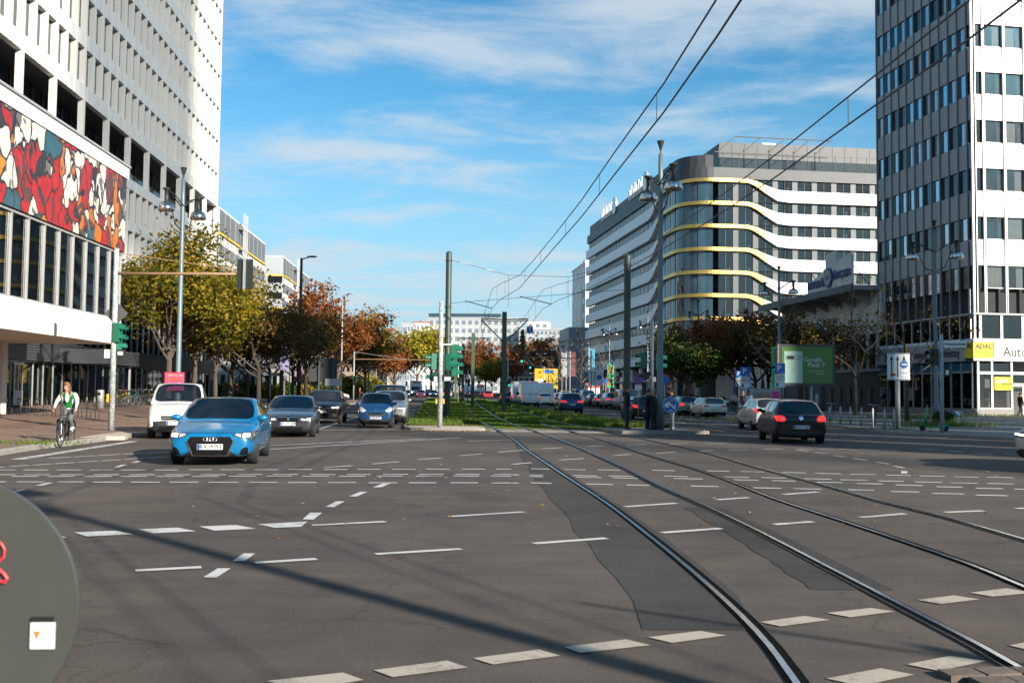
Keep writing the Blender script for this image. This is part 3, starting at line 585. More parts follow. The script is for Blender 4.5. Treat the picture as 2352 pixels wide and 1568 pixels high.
def frieze():
    M = bpy.data.materials.new('painted_enamel'); M.use_nodes = True; nt = M.node_tree; N = nt.nodes; L = nt.links; b = N['Principled BSDF']; b.inputs['Roughness'].default_value = .35
    g = N.new('ShaderNodeNewGeometry'); mp = N.new('ShaderNodeMapping'); mp.inputs['Scale'].default_value = (.3, .62, .46); mp.inputs['Rotation'].default_value = (R(24), 0, 0); L.new(g.outputs['Position'], mp.inputs[0])
    nz = N.new('ShaderNodeTexNoise'); nz.inputs['Scale'].default_value = 1.1; nz.inputs['Detail'].default_value = 2; L.new(mp.outputs[0], nz.inputs['Vector'])
    md = N.new('ShaderNodeVectorMath'); md.operation = 'MULTIPLY_ADD'; md.inputs[1].default_value = (1.5, 1.5, 1.5); L.new(nz.outputs['Color'], md.inputs[0]); L.new(mp.outputs[0], md.inputs[2])
    vo = N.new('ShaderNodeTexVoronoi'); vo.inputs['Scale'].default_value = 1.75; L.new(md.outputs[0], vo.inputs['Vector'])
    sx = N.new('ShaderNodeSeparateColor'); L.new(vo.outputs['Color'], sx.inputs[0])
    cr = N.new('ShaderNodeValToRGB'); cr.color_ramp.interpolation = 'CONSTANT'; e = cr.color_ramp.elements
    cols = [(0, (.42,.012,.016)), (.18, (.72,.66,.56)), (.42, (.55,.15,.012)), (.54, (.03,.03,.035)), (.63, (.72,.66,.56)), (.78, (.42,.012,.016)), (.88, (.03,.10,.13)), (.95, (.62,.21,.02))]
    e[0].position = 0; e[0].color = (*cols[0][1], 1); e[1].position = cols[1][0]; e[1].color = (*cols[1][1], 1)
    for p_, c in cols[2:]: q = e.new(p_); q.color = (*c, 1)
    L.new(sx.outputs[0], cr.inputs[0])
    v2 = N.new('ShaderNodeTexVoronoi'); v2.feature = 'DISTANCE_TO_EDGE'; v2.inputs['Scale'].default_value = 1.75; L.new(md.outputs[0], v2.inputs['Vector'])
    r = N.new('ShaderNodeMapRange'); r.inputs['From Min'].default_value = .035; r.inputs['From Max'].default_value = .06; L.new(v2.outputs[0], r.inputs[0])
    v3 = N.new('ShaderNodeTexVoronoi'); v3.inputs['Scale'].default_value = 4.6; L.new(md.outputs[0], v3.inputs['Vector']); s3 = N.new('ShaderNodeSeparateColor'); L.new(v3.outputs['Color'], s3.inputs[0])
    r3 = N.new('ShaderNodeMapRange'); r3.inputs['From Min'].default_value = .80; r3.inputs['From Max'].default_value = .81; r3.inputs['To Max'].default_value = .85; L.new(s3.outputs[1], r3.inputs[0])
    m0 = N.new('ShaderNodeMix'); m0.data_type = 'RGBA'; L.new(r3.outputs[0], m0.inputs['Factor']); L.new(cr.outputs[0], m0.inputs['A']); m0.inputs['B'].default_value = (.05,.045,.045,1)
    n4 = N.new('ShaderNodeTexNoise'); n4.inputs['Scale'].default_value = 6; n4.inputs['Detail'].default_value = 6; L.new(mp.outputs[0], n4.inputs['Vector']); r4 = N.new('ShaderNodeMapRange'); r4.inputs['From Min'].default_value = .3; r4.inputs['From Max'].default_value = .7; r4.inputs['To Min'].default_value = .75; r4.inputs['To Max'].default_value = 1.15; L.new(n4.outputs[0], r4.inputs[0])
    m1 = N.new('ShaderNodeMix'); m1.data_type = 'RGBA'; L.new(r.outputs[0], m1.inputs['Factor']); m1.inputs['A'].default_value = (.02,.02,.022,1); L.new(m0.outputs['Result'], m1.inputs['B'])
    sc = N.new('ShaderNodeVectorMath'); sc.operation = 'SCALE'; L.new(m1.outputs['Result'], sc.inputs[0]); L.new(r4.outputs[0], sc.inputs['Scale']); L.new(sc.outputs[0], b.inputs['Base Color']); return M
M_fr = frieze(); pw = 27/24
for i in range(24):
    for j in range(3): piece('frieze_panel', M_fr, cafe, .04, -.02-pw*(i+.5), 8.05+1.167*j, .05, pw-.008, 1.158)

# ---- tall slab with white fins behind it
HF = 3.5; FS = 1.62; NB = 38
tower = bld('office_tower', 'tall white office slab with projecting vertical fins and box spandrels', (-31.8, 105, 0), .0638)
M_fin = mat('white_fin', (0.68, 0.665, 0.635), .65, var=.10, scale=1.3, stretch=(1, 1, .12))
ye = -NB*FS
P('core', M_dk, tower, (-16, -.1, ye, 0, 21.0, 54), (-16, -1.9, ye, 0, 17.35, 20.99), (-16, -.1, ye, 0, 10.2, 17.34)); P('end_wall', M_white, tower, (-16, .3, .003, .35, 10.0, 54))
P('end_pier', M_greycl, tower, (-16, .55, -2.5, .5, -.1, 9.99)); P('loggia_back', M_glassd, tower, (-1.895, -1.8, ye, 0, 17.4, 20.95)); P('base_soffit', M_greycl, tower, (-16, .2, ye, 0, 9.99, 10.19))
for k in range(9): P('window_band', M_glassd, tower, (-.098, -.03, ye, -.01, 22.0+HF*k, 24.5+HF*k))
P('window_band', M_glassd, tower, (-.098, -.03, ye, -.01, 14.8, 16.2)); P('window_band', M_glassd, tower, (-.098, -.03, ye, -.01, 10.3, 13.8))
for i in range(NB+1):
    y = -i*FS-.02
    piece('fin', M_fin, tower, .16, y, 20.99, .38, .30, 33)
    piece('fin', M_fin, tower, .16, y, 10.2, .38, .30, 7.6)
    if i % 3 == 0: piece('loggia_column', M_fin, tower, .16, y, 17.8, .38, .34, 3.19)
    elif y > -55: piece('loggia_mullion', M_frd, tower, -1.75, y, 17.4, .1, .1, 3.5)
far_b = MB()
for i in range(NB):
    y = -(i+.5)*FS-.02; Yw = 105+y; top = 1.6+(Yw)*.42
    for k in range(10):
        z = 20.99+HF*k
        if z > 53: continue
        if z < top+1 and Yw > 52: piece('spandrel', M_fin, tower, .13, y, z, .4, FS-.302, 1.0)
        else: far_b.box(-.07, .33, y-FS/2+.15, y+FS/2-.15, z, z+1.0)
    for z in (13.8, 17.0):
        if Yw > 70: piece('spandrel', M_fin, tower, .13, y, z, .4, FS-.302, .8)
        else: far_b.box(-.07, .33, y-FS/2+.15, y+FS/2-.15, z, z+.8)
    if Yw > 60:
        for k in range(4): piece('window_mullion', M_frd, tower, -.02, y, 22.0+HF*k, .06, .08, 2.45)
far_o = far_b.build('spandrel_rows', M_fin, tower); far_o['kind'] = 'stuff'
# ground storey: glazing, ribbed fascia, projecting porch
P('base_core', M_room, tower, (-14, -7, ye, -2.6, 0, 9.98)); P('gallery_floor', M_greycl, tower, (-6.9, .3, ye, -2.6, 3.9, 4.35))
def ribbed(parent, x, y0, y1, z0, z1, n, mm):
    h = (z1-z0)/n
    for j in range(n): piece('fascia_rib', mm, parent, x, (y0+y1)/2, z0+h*j, .12, y1-y0, h*.72)
    P('fascia', mm, parent, (x-.5, x-.02, y0, y1, z0, z1))
M_rib = mat('ribbed_metal', (0.115, 0.12, 0.13), .45, metal=.5, var=.1, scale=1)
ribbed(tower, .9, -61, -2.6, 3.2, 4.4, 8, M_rib)
b = MB(); ribbed(tower, 3.9, -43, -37.5, 3.15, 4.05, 6, M_rib); P('porch_roof', M_rib, tower, (.95, 3.38, -43, -37.5, 3.2, 4.0)); P('porch_end', M_rib, tower, (.95, 3.95, -37.49, -37.3, 3.15, 4.05)); P('porch_end', M_rib, tower, (.95, 3.95, -43.2, -43.01, 3.15, 4.05)); P('porch_column', M_alu, tower, (3.5, 3.62, -38, -37.88, .3, 3.15))
for i in range(39):
    y = -2.8-1.5*i
    if y < -61: break
    dark = i % 7 in (3,)
    piece('shop_pane', M_glassg, tower, .55, y-.72, .62, .03, 1.36, 2.56); piece('shop_mullion', M_alu, tower, .58, y, .5, .05, .06, 2.69)
    if y > -46: piece('gallery_pane', M_glass, tower, .1, y-.72, 4.42, .03, 1.4, 5.5); piece('gallery_mullion', M_frame, tower, .15, y, 4.42, .09, .08, 5.55)
    if i in (30, 33, 36): 
        piece('door', M_frame, tower, .68, y-.72, .6, .05, 1.2, .85); piece('door_leaf', M_alu, tower, .68, y-.2, .6, .06, .08, 2.3); piece('door_leaf', M_alu, tower, .68, y-1.26, .6, .06, .08, 2.3); piece('door_leaf', M_alu, tower, .68, y-.72, 1.45, .06, .1, 1.45); piece('door_head', M_alu, tower, .68, y-.72, 2.9, .06, 1.3, .12)
P('plinth', M_greycl, tower, (.2, .7, -61, -2.6, -.2, .49)); P('door', M_frd, tower, (.56, .6, -2.2, -1.2, .4, 2.6))

# ---- grey blocks with yellow trim further up the street
def striped(name, label, loc, rz, Ln, ztop, fl, wface, nb):
    o = bld(name, label, loc, rz, group='grey office blocks with yellow trim'); h = 3.6; M_greycl = mat('mid_grey_cladding', (.17, .17, .175), .55, metal=.2, var=.07, scale=.7)
    P('core', M_greycl, o, (-wface, -.05, .05, Ln, -.1, ztop-.05)); P('gable', M_alu, o, (-wface, .0, -.02, .045, -.1, ztop)); P('parapet', M_white, o, (-wface, .05, -.05, Ln, ztop, ztop+.25))
    bw = Ln/nb
    for i in range(nb+1): piece('pilaster', M_alu, o, .02, min(max(bw*i, .1), Ln-.1), 0, .1, .16, ztop)
    z = ztop-4.2
    for k in range(fl):
        for i in range(nb):
            piece('cladding_panel', M_greycl, o, .0, bw*(i+.5), z+.35 if k else z+.3, .1, bw-.2, (h-1.85) if k else 3.9)
        if k % 2 == 0: P('yellow_trim', M_yel, o, (-3.5 if k == 0 else -2, .3, -.06, Ln+.1, z, z+.28))
        P('ribbon_window', M_glassd, o, (-.04, .03, .05, Ln, z-1.5, z-.02)); P('corner_window', M_glassd, o, (-3.2, -.02, -.07, -.025, z-1.45, z-.05))
        if k < 4:
            for i in range(nb*4): piece('window_mullion', M_white, o, .05, bw/4*(i+.5), z-1.5, .06, .16, 1.48)
        z -= h
    st = Ln*.36
    for q in (0, 1.5, 3.0): P('stair_post', M_alu, o, (.9, 1.1, st+q, st+q+.2, 0, ztop+1.8))
    for k in range(fl+1): P('stair_platform', M_frame, o, (.1, 1.0, st, st+3.2, ztop-1-h*k, ztop-.9-h*k))
    return o
striped('striped_office', 'grey office block with yellow lines and outside stair, next to the finned tower', (-47.6, 160, 0), .062, 40, 30.9, 7, 14, 10)
striped('striped_office', 'pale office block with yellow lines and a broad blank gable, farther up the street', (-50.6, 218, 0), .062, 41, 30.9, 7, 22, 9)

# ---- corner office with wavy gold and white bands
glo = bld('banded_office', 'large curved corner office with gold and white wave-shaped bands', (26.0, 150, 0), .133)
RR = 4.5; LL = 70; FL = 60; ARC = RR*math.pi/2
def gpath(s, d):
    """s along the facade from the far left end; d outward"""
    a = LL-RR
    if s <= a: return (-d, LL-s)
    if s <= a+ARC:
        t = (s-a)/RR; return (RR-(RR+d)*math.cos(t), RR-(RR+d)*math.sin(t))
    return (RR+(s-a-ARC), -d)
def band_strip(name, mm, k, s0, s1, zf, d, n):
    b = MB()
    for i in range(n+1):
        s = s0+(s1-s0)*i/n; zt, zb = zf(s)
        for dd, z in ((0.02, zb), (d, zb), (d, zt), (0.02, zt)): x, y = gpath(s, dd); b.v.append((x, y, z))
        if i:
            o = 4*i-4
            for j in range(4): b.f.append((o+j, o+4+j, o+4+(j+1) % 4, o+(j+1) % 4)); b.mi.append(0)
    b.f += [(0, 1, 2, 3), (4*n+3, 4*n+2, 4*n+1, 4*n)]; b.mi += [0, 0]
    return b.build(name, mm, glo)
sC = LL-RR+ARC
def zband(zk):
    def f(s):
        x = s-sC+RR            # distance from the corner along the front
        yb = LL-s              # distance along the left side
        if s > LL-RR: t = smooth01((x-9.4)/6.2)
        else: t = smooth01((yb-10.5)/8)
        return zk-1.62*t, zk-.55-2.85*t
    return f
ZK = [34.6-3.53*k for k in range(8)]
sg0, sg1 = LL-14.0, sC-RR+12.6
M_bandw = mat('white_band', (0.80, 0.80, 0.79), .45, var=.03, scale=.3)
for k, zk in enumerate(ZK):
    band_strip('gold_band', M_gold, k, sg0, sg1, zband(zk), .55, 44); band_strip('white_band', M_bandw, k, sg1+.01, sC+FL-RR, zband(zk), .55, 24); band_strip('white_band', M_bandw, k, 0, sg0-.01, zband(zk), .55, 24)
# core, floors, panes
def ring_poly(d, n=8):
    pts = [gpath(0, d)]+[gpath(LL-RR+ARC*i/n, d) for i in range(n+1)]+[gpath(sC+FL-RR, d)]
    return pts+[(FL, LL)]
MB().prism(ring_poly(-1.6)[::1], 0, 34.3).build('core', M_room, glo)
for k, zk in enumerate(ZK): MB().prism(ring_poly(-.12), zk-.42, zk-.12).build('floor_plate', M_char, glo)
MB().prism(ring_poly(.3), 34.62, 36.3).build('roof_edge', M_dk, glo)
M_pan = [mat('dark_panel', (0.075, 0.08, 0.085), .5, metal=.3)]
bay = 3.17; cur = random.Random(4)
for k, zk in enumerate(ZK):
    zb = zk-3.53
    for i in range(12):
        x = RR+.4+bay*i; 
        piece('window', M_clear, glo, x+bay/2-.05, .02, zb, 2.2, .03, 3.42); piece('window_post', M_frd, glo, x+bay/2-.05, -.03, zb, .07, .08, 3.42)
        piece('wall_panel', M_pan[0], glo, x+bay-.02, -.01, zb, .86, .1, 3.42)
        if cur.random() < .45: piece('curtain', M_curt, glo, x+bay/2+cur.choice((-.5, .45)), .5, zb+.1, cur.uniform(.5, 1.2), .06, 2.7)
        if cur.random() < .6: piece('desk', M_white, glo, x+bay/2+.3, .7, zb+.25, 1.1, .5, .3)
    for i in range(3):
        t = [gpath(LL-RR+ARC*(i+f)/3, 0.0) for f in (.02, .25, .5, .75, .98)]; b = MB()
        for j, p in enumerate(t):
            b.v += [(p[0], p[1], zb), (p[0], p[1], zb+3.42)]
            if j: b.f.append((2*j-2, 2*j, 2*j+1, 2*j-1)); b.mi.append(0)
        b.build('curved_pane', M_glassb, glo)
    nL = 25; bw = (LL-RR-1)/nL
    for i in range(nL):
        y = RR+.4+bw*(i+.5); piece('window', M_glassb, glo, .02, y, zb, .03, bw-.14, 3.42)
        for f in (-.5, -.17, .17): piece('window_post', M_alu if f > -.5 else M_frame, glo, -.02, y+bw*f, zb, .07, .12, 3.42)
# base storeys
for z0, z1, mm in ((.2, 5.9, M_glassd),):
    P('shop_front', mm, glo, (RR, FL, -.02, .3, z0, z1), (-.02, .3, RR, LL, z0, z1))
P('awning', M_greycl, glo, (-1.6, -.03, 8, LL, 3.6, 3.9)); [piece('pier', M_conc, glo, -.22, 12.5+6*i, 0, .36, 1.0, 6.0) for i in range(9)]
# penthouse, terrace, frame, roof signs
P('penthouse', M_dk, glo, (7.5, FL, 5, LL-6, 36.3, 41.6)); P('roof_unit', M_alu, glo, (16, 18.2, 9, 11, 41.6, 42.8))
for i in range(24): piece('cladding_panel', M_dk, glo, 8.2+2.1*i, 4.93, 36.4, 2.05, .08, 5.1)
for i in range(18): piece('parapet_post', M_char, glo, 3.5+2.6*i, .2, 36.3, .08, .08, 2.6)
b = MB(); MB().prism([gpath(s_, .1) for s_ in [2]+[LL-RR+ARC*i/6 for i in range(7)]]+[(RR, 1.0)]+[(1.0, RR), (1.0, LL-2)], 36.3, 38.2).build('terrace_screen', M_dk, glo)
P('terrace_glass', M_glass, glo, (RR+.3, FL, .18, .22, 36.35, 37.9)); P('terrace_rail', M_frd, glo, (RR+.3, FL, .15, .25, 38.75, 38.85))
fr = MB()
for x in (5.5, 9.5, 13.5, 17.5, 21): fr.bar((x, .3, 36.3), (x, .3, 39.4), .16); fr.bar((x, .3, 39.0), (x+2.6, .3, 41.3), .14)
fr.bar((5.5, .3, 38.6), (23, .3, 38.6), .12); fr.bar((8, .3, 41.3), (24, .3, 41.3), .12); fr.build('roof_frame', M_char, glo)
for y0 in (24, 47):
    s_ = MB().lathe([(0.01, -.15), (1.7, -.15), (1.7, .15), (.01, .15)], 20, (-.2, y0-2.4, 38.6), 'x').build('roof_sign_disc', M_alu, glo)
    for q in range(8): piece('roof_sign_letter', M_white, glo, -.2, y0+q*1.25, 37.2, .25, .8 if q % 3 else .45, 1.9 if q % 2 else 2.6)
    P('roof_sign_frame', M_char, glo, (.0, .15, y0-4, y0+10, 36.3, 37.15))

# ---- long hall with a canopy
hall = bld('beer_hall', 'low hall with deep grey canopy and pale wall beside the banded office', (33.0, 91.5, 0), .112)
HW = 21
P('core', M_room, hall, (.4, 24, -2, HW, 0, 11)); P('wall', M_conc, hall, (.0, .39, -2, HW, 7.4, 11.2)); P('canopy', M_greycl, hall, (-2.6, 24, -2, HW+.4, 11.21, 11.65)); P('canopy_edge', M_dk, hall, (-2.75, -2.61, -2, HW+.5, 11.1, 11.75))
for i in range(7): MB().extr([(-2.5, 11.2), (0, 11.2), (0, 10.0)], i*3, i*3+.12).build('canopy_bracket', M_greycl, hall)
for i in range(12): piece('hall_window', M_glass, hall, .2, -1+1.8*i+.9, 4.2, .05, 1.66, 3.1); piece('window_post', M_conc, hall, .15, -1+1.8*i, 4.2, .3, .22, 3.19)
P('hall_sill', M_greycl, hall, (-.1, .38, -2, HW, 3.9, 4.18)); P('shop_front', M_char, hall, (.1, .38, -2, HW, 0, 3.88)); P('end_wall', M_conc, hall, (.0, 24, HW+.01, HW+.35, 0, 11.2))
for i in range(9): piece('menu_panel', mat('menu_board', (.12, .10, .08), .7), hall, .05, .5+2.1*i, .9, .06, .8, 1.6)
text('BERLIN', 1.05, mat('brown_letters', (.16, .08, .03), .6), hall, (-.03, 8.6, 9.0), (R(90), 0, R(-90)), ext=.03, bold=.02)
sg = thing('roof_sign', 'stepped white rooftop sign reading HOFBRÄU MÜNCHEN above the hall canopy', 'sign', (33.0-2.0, 91.5, 11.65), .112)
M_navy = mat('navy_letters', (.015, .035, .16), .5)
MB().add([(x, y, z) for x in (0, .25) for y, z in ((-.6, 0), (9.3, 0), (9.3, 1.25), (7.3, 1.6), (7.3, 1.62), (5.0, 2.3), (5.0, 3.5), (2.9, 3.85), (2.9, 2.7), (-.6, 3.1))], [tuple(range(10)), tuple(range(19, 9, -1))]+[(10+i, 10+(i+1) % 10, (i+1) % 10, i) for i in range(10)]).build('board', M_conc, sg)
text('HOFBRÄU', 1.0, M_navy, sg, (-.06, 6.9, .95), (R(90), 0, R(-90)), ext=.05, bold=.02, sx=.95); text('MÜNCHEN', 1.0, M_navy, sg, (-.06, 1.6, 1.35), (R(90), 0, R(-90)), ext=.05, bold=.02, sx=.85)
MB().lathe([(.01, -.1), (.95, -.1), (.95, .1), (.01, .1)], 20, (-.06, 4.15, 1.35), 'x').build('crest_disc', M_navy, sg); MB().lathe([(.01, -.05), (.75, -.05), (.75, .05), (.01, .05)], 20, (-.16, 4.15, 1.35), 'x').build('crest_ring', M_greycl, sg); text('HB', .7, M_navy, sg, (-.23, 4.15, 1.3), (R(90), 0, R(-90)))
fr = MB()
for y in (0, 3, 6, 9): fr.bar((.3, y, 0), (.3, y, 2.4), .08); fr.bar((.3, y, 2.3), (2.2, y, 0), .06)
fr.build('frame', M_frd, sg)

# ---- tower with curtain wall (right)
ad = bld('curtain_wall_tower', 'tall office tower with grey and white panels and shops below, at the right corner', (35.36, 76, 0), .154)
LD, FD, TOPZ = 14.2, 9.7, 42
M_mirr = mat('mirror_pane', (.42, .47, .50), .05, metal=1.0, var=.35, scale=.5); M_panl = mat('grey_panel', (0.37, 0.36, 0.35), .55, var=.07, scale=.6); M_panw = mat('white_panel', (0.76, 0.76, 0.74), .5, var=.10, scale=1.6, stretch=(1, 1, .15)); M_ribm = mat('rib_metal', (0.24, 0.245, 0.25), .45, metal=.5); M_ribw = mat('rib_pale', (0.50, 0.50, 0.50), .45, metal=.3)
P('core', M_room, ad, (.6, FD, .6, LD-.1, 8.1, TOPZ)); P('back_wall', M_panl, ad, (0, FD, LD-.09, LD, 8.1, TOPZ))
tops = [7.96+3.775*k for k in range(1, 10)]
nc = 11; c0 = .55; cw = (LD-c0-.1)/nc; wr = random.Random(2)
for k, zt in enumerate(tops):
    if zt > TOPZ: continue
    zw = zt-1.72; zn = zt+3.775-1.72
    for i in range(nc):
        y = c0+cw*(i+.5)
        piece('window_pane', M_mirr if wr.random() < .7 else M_glassd, ad, .14, y+.03, zw+.03, .03, cw-.16, 1.66); piece('panel', M_panl, ad, .06, y, zt+.03, .1, cw-.1, 3.775-1.72-.06)
        if wr.random() < .35: piece('blind', M_curt, ad, .10, y-.25, zw+.05, .02, .35, 1.6)
    piece('window_pane', M_glassd, ad, .12, .28, zw+.03, .03, .3, 1.66); piece('panel', M_panl, ad, .06, .28, zt+.03, .1, .34, 1.99)
    # front
    piece('window_pane', M_glassd, ad, .62, .14, zw+.03, .5, .03, 1.66); piece('panel', M_panw, ad, .62, .06, zt+.03, .56, .1, 1.99)
    for i in range(4):
        x = 1.1+1.78*(i+.5)
        piece('window_pane', M_clear, ad, x, .16, zw+.04, 1.45, .03, 1.64); piece('window_frame', M_frame, ad, x, .13, zw, 1.58, .06, .06); piece('panel', M_panw, ad, x, .06, zt+.03, 1.62, .1, 1.99)
        if wr.random() < .6: piece('blind', M_curt, ad, x+wr.choice((-.3, 0, .3)), .22, zw+.05, wr.choice((.7, 1.4)), .03, 1.58)
for i in range(nc+1): piece('rib', M_ribm, ad, -.02, c0+cw*i, 8.1, .16, .07, TOPZ-8.1)
piece('corner_post', M_ribw, ad, .04, .04, 5.9, .16, .16, TOPZ-5.9); piece('rib', M_ribw, ad, .30, -.0, 8.1, .06, .1, TOPZ-8.1)
for i in range(5):
    for q in (-.07, .07): piece('rib', M_ribw, ad, 1.1+1.78*i+q-.12, -.01, 8.1, .06, .12, TOPZ-8.1)
P('ledge', M_panl, ad, (-.15, FD, -.15, LD, 7.95, 8.09)); P('ledge', M_panw, ad, (-.2, FD, -.2, LD, 5.85, 6.12))
P('first_floor_core', M_room, ad, (1.2, FD, 1.2, LD, 6.13, 7.94))
M_warmg = glassmat('warm_glass', (0.05, 0.04, 0.03), .6)
for i in range(10): y = .5+1.37*(i+.5); piece('gallery_pane', M_warmg, ad, .05, y, 6.14, .03, 1.25, 1.79); piece('gallery_post', M_ribw, ad, .03, .5+1.37*i, 6.13, .1, .1, 1.81)
for i in range(5): x = .5+1.78*(i+.5); piece('gallery_pane', M_glassd, ad, x, .05, 6.14, 1.5, .03, 1.79); piece('gallery_post', M_panw, ad, .5+1.78*i, .03, 6.13, .2, .12, 1.81)
P('sign_band', M_panl, ad, (-.25, -.1, .9, LD, 4.42, 5.84)); P('sign_band', M_panw, ad, (1.45, FD, -.25, -.1, 4.42, 5.84)); P('sign_core', M_frd, ad, (-.09, FD, -.09, LD, 4.35, 5.845))
M_adac = mat('club_yellow', (0.86, 0.60, 0.0), .5); M_blk = mat('black_letters', (.012, .012, .012), .5)
P('sign_square', M_adac, ad, (-.27, -.1, -.26, .85, 4.62, 5.80), (-.1, 1.35, -.27, -.1, 4.62, 5.80)); P('sign_square_edge', M_panw, ad, (-.26, 1.4, -.26, -.11, 4.42, 4.61))
text('ADAC', .52, M_blk, ad, (.62, -.285, 5.5), (R(90), 0, 0), bold=.012, ext=.005); text('ADAC', .38, M_blk, ad, (-.285, .3, 5.5), (R(90), 0, R(-90)), bold=.01, ext=.005, sx=.8)
text('Autovermietung', 1.0, M_blk, ad, (2.2, -.26, 5.1), (R(90), 0, 0), align='LEFT', bold=.012, ext=.005); text('Autovermietung', .95, M_blk, ad, (-.265, 3.4, 5.05), (R(90), 0, R(-90)), bold=.012, ext=.005, sx=.58)
text('Verkehrssicherheit', .85, M_blk, ad, (-.265, 11.0, 5.05), (R(90), 0, R(-90)), bold=.01, ext=.005, sx=.5); text('Versicherung', .85, M_blk, ad, (-.265, 7.2, 5.05), (R(90), 0, R(-90)), bold=.01, ext=.005, sx=.5)
P('sign_square', M_adac, ad, (-.27, -.25, 5.2, 5.7, 4.55, 5.8), (-.27, -.25, 9.0, 9.5, 4.55, 5.8))
P('plinth', M_stone, ad, (-.12, FD, -.12, LD, -.1, .75)); P('shop_core', M_roomw, ad, (2.5, FD, 2.5, LD-.3, .76, 4.34)); P('shop_ceiling', M_room, ad, (.1, 2.5, .1, LD-.3, 4.2, 4.34))
M_blue = mat('blue_window_film', (0.015, 0.11, 0.17), .25, var=.15, scale=1); M_green = mat('green_window_film', (0.035, 0.10, 0.03), .3, var=.5, scale=1.1)
for i in range(10):
    y = .25+1.37*(i+.5)
    piece('shop_pane', M_glass, ad, -.02, y, .8, .03, 1.25, 2.7); piece('film_panel', M_blue, ad, .06, y, 1.9, .02, 1.25, 1.6); piece('film_panel', M_green, ad, .06, y, .8, .02, 1.25, 1.08); piece('transom_pane', M_blue, ad, -.02, y, 3.65, .04, 1.2, .62); piece('shop_post', M_greycl, ad, -.04, .25+1.37*i, .76, .12, .14, 3.55)
P('shop_rail', M_greycl, ad, (-.09, .0, .2, LD, 3.5, 3.64)); 
for i, x in enumerate((.2, 1.35, 3.0, 4.8, 6.6, 8.4)): piece('shop_post', M_panw, ad, x, -.05, .3, .16, .14, 4.05)
P('shop_rail', M_panw, ad, (.1, 9.6, -.1, .0, 3.4, 3.6)); P('shop_sill', M_panw, ad, (.1, 3.0, -.14, -.02, .76, .84))
piece('shop_pane', M_glass, ad, .78, -.02, .85, 1.0, .03, 2.5); piece('curtain', M_curt, ad, .6, .2, .85, .5, .04, 2.5); piece('shop_pane', M_glass, ad, 2.2, -.02, .85, 1.5, .03, 2.5); piece('curtain', M_curt, ad, 2.1, .2, .85, 1.3, .04, 2.5)
piece('transom_pane', M_glassd, ad, .78, -.02, 3.62, 1.0, .03, .62); piece('transom_pane', M_glassd, ad, 2.2, -.02, 3.62, 1.5, .03, .62); piece('door', M_glass, ad, 3.85, -.1, .2, 1.4, .04, 2.3); piece('door_frame', M_panw, ad, 3.85, -.09, 2.5, 1.6, .1, .2); piece('door_rail', M_panw, ad, 3.9, -.13, .2, .08, .05, 2.3); piece('transom_pane', M_glassd, ad, 3.9, -.03, 2.75, 1.4, .03, .6)
P('door_step', M_stone, ad, (3.0, 9.6, -.5, -.121, -.1, .19))
P('sign_board', M_adac, ad, (1.5, 3.0, -.2, -.11, 2.2, 3.2)); text('ADAC', .36, M_white, ad, (2.1, -.215, 2.88), (R(90), 0, 0), bold=.012); text('ClubMobil', .25, M_blk, ad, (2.4, -.215, 2.68), (R(90), 0, 0)); text('AUTOVERMIETUNG', .09, M_blk, ad, (2.25, -.215, 2.42), (R(90), 0, 0), spacing=1.3)

# ---- distant buildings
M_farw = mat('far_window', (.17, .20, .23), .2, var=.4, scale=.2)  # lightened blue-grey: distance haze put into the window colour
def block(name, label, x0, x1, ytop, Y, D, mm, floors, bays, rz=0, win=M_farw, whd=1.5, roof=None, base=None, strip_=False):
    a, c = AT(x0, ytop, Y), AT(x1, ytop, Y); o = bld(name, label, (a.x, Y, gz(Y)), rz, group='far buildings'); W_ = (c.x-a.x); Hh = a.z-gz(Y)
    P('wall', mm, o, (0, W_, 0, D, -.2, Hh)); 
    fh = Hh/floors
    for k in range(floors):
        for i in range(bays):
            bw_ = W_/bays
            if strip_: continue
            piece('window', win, o, bw_*(i+.5), -.02, fh*k+fh*.28, bw_*.55, .12, min(whd, fh*.5))
        if strip_: P('window_ribbon', win, o, (.3, W_-.3, -.06, -.001, fh*k+fh*.3, fh*k+fh*.75))
    # left and right sides
    sw = 6
    for k in range(floors):
        for i in range(int(D/sw)): piece('side_window', win, o, W_ if x1 < 1100 else 0, sw*(i+.5), fh*k+fh*.28, .12, sw*.5, min(whd, fh*.5))
    P('parapet', roof or mm, o, (-.2, W_+.2, -.2, D+.2, Hh, Hh+.5)); rr = random.Random(int(x0)); [piece('roof_unit', M_greycl, o, rr.uniform(.15, .85)*W_, D*.3, Hh, rr.uniform(.05, .16)*W_, 3, rr.uniform(1, 2.4)) for _ in range(3)]; [piece('roof_aerial', M_greycl, o, rr.uniform(.1, .9)*W_, D*.25, Hh, .15, .15, rr.uniform(2, 4)) for _ in range(2)]; return o
M_brick = mat('brown_facade', (.26, .20, .16), .8, var=.1, scale=.5); M_cream = mat('cream_facade', (.55, .50, .42), .8, var=.06, scale=.4); M_redr = mat('red_roof', (.32, .08, .04), .8); M_bluegr = mat('blue_grey_facade', (.25, .30, .34), .6); M_pale = mat('pale_facade', (.36, .38, .39), .75, var=.04, scale=.3)
wt = block('white_tower', 'slim white tower with wide dark window groups behind the banded office', 1345, 1388, 604, 268, 22, M_white, 9, 1, .1)
P('big_window', M_glassb, wt, (1.8, 4.5, -.1, -.03, 28.4, 34.0)); P('side_panel', M_greycl, wt, (-.05, -.01, 1, 6, 3, 30))
P('lower_wing', M_greycl, wt, (-7, 13, -16, -.3, -.2, 17.5)); 
for k in range(5):
    for i in range(5): piece('wing_slot', M_dk, wt, -7.02, -13+2.7*i, 2+3*k, .08, 1.9, .5)
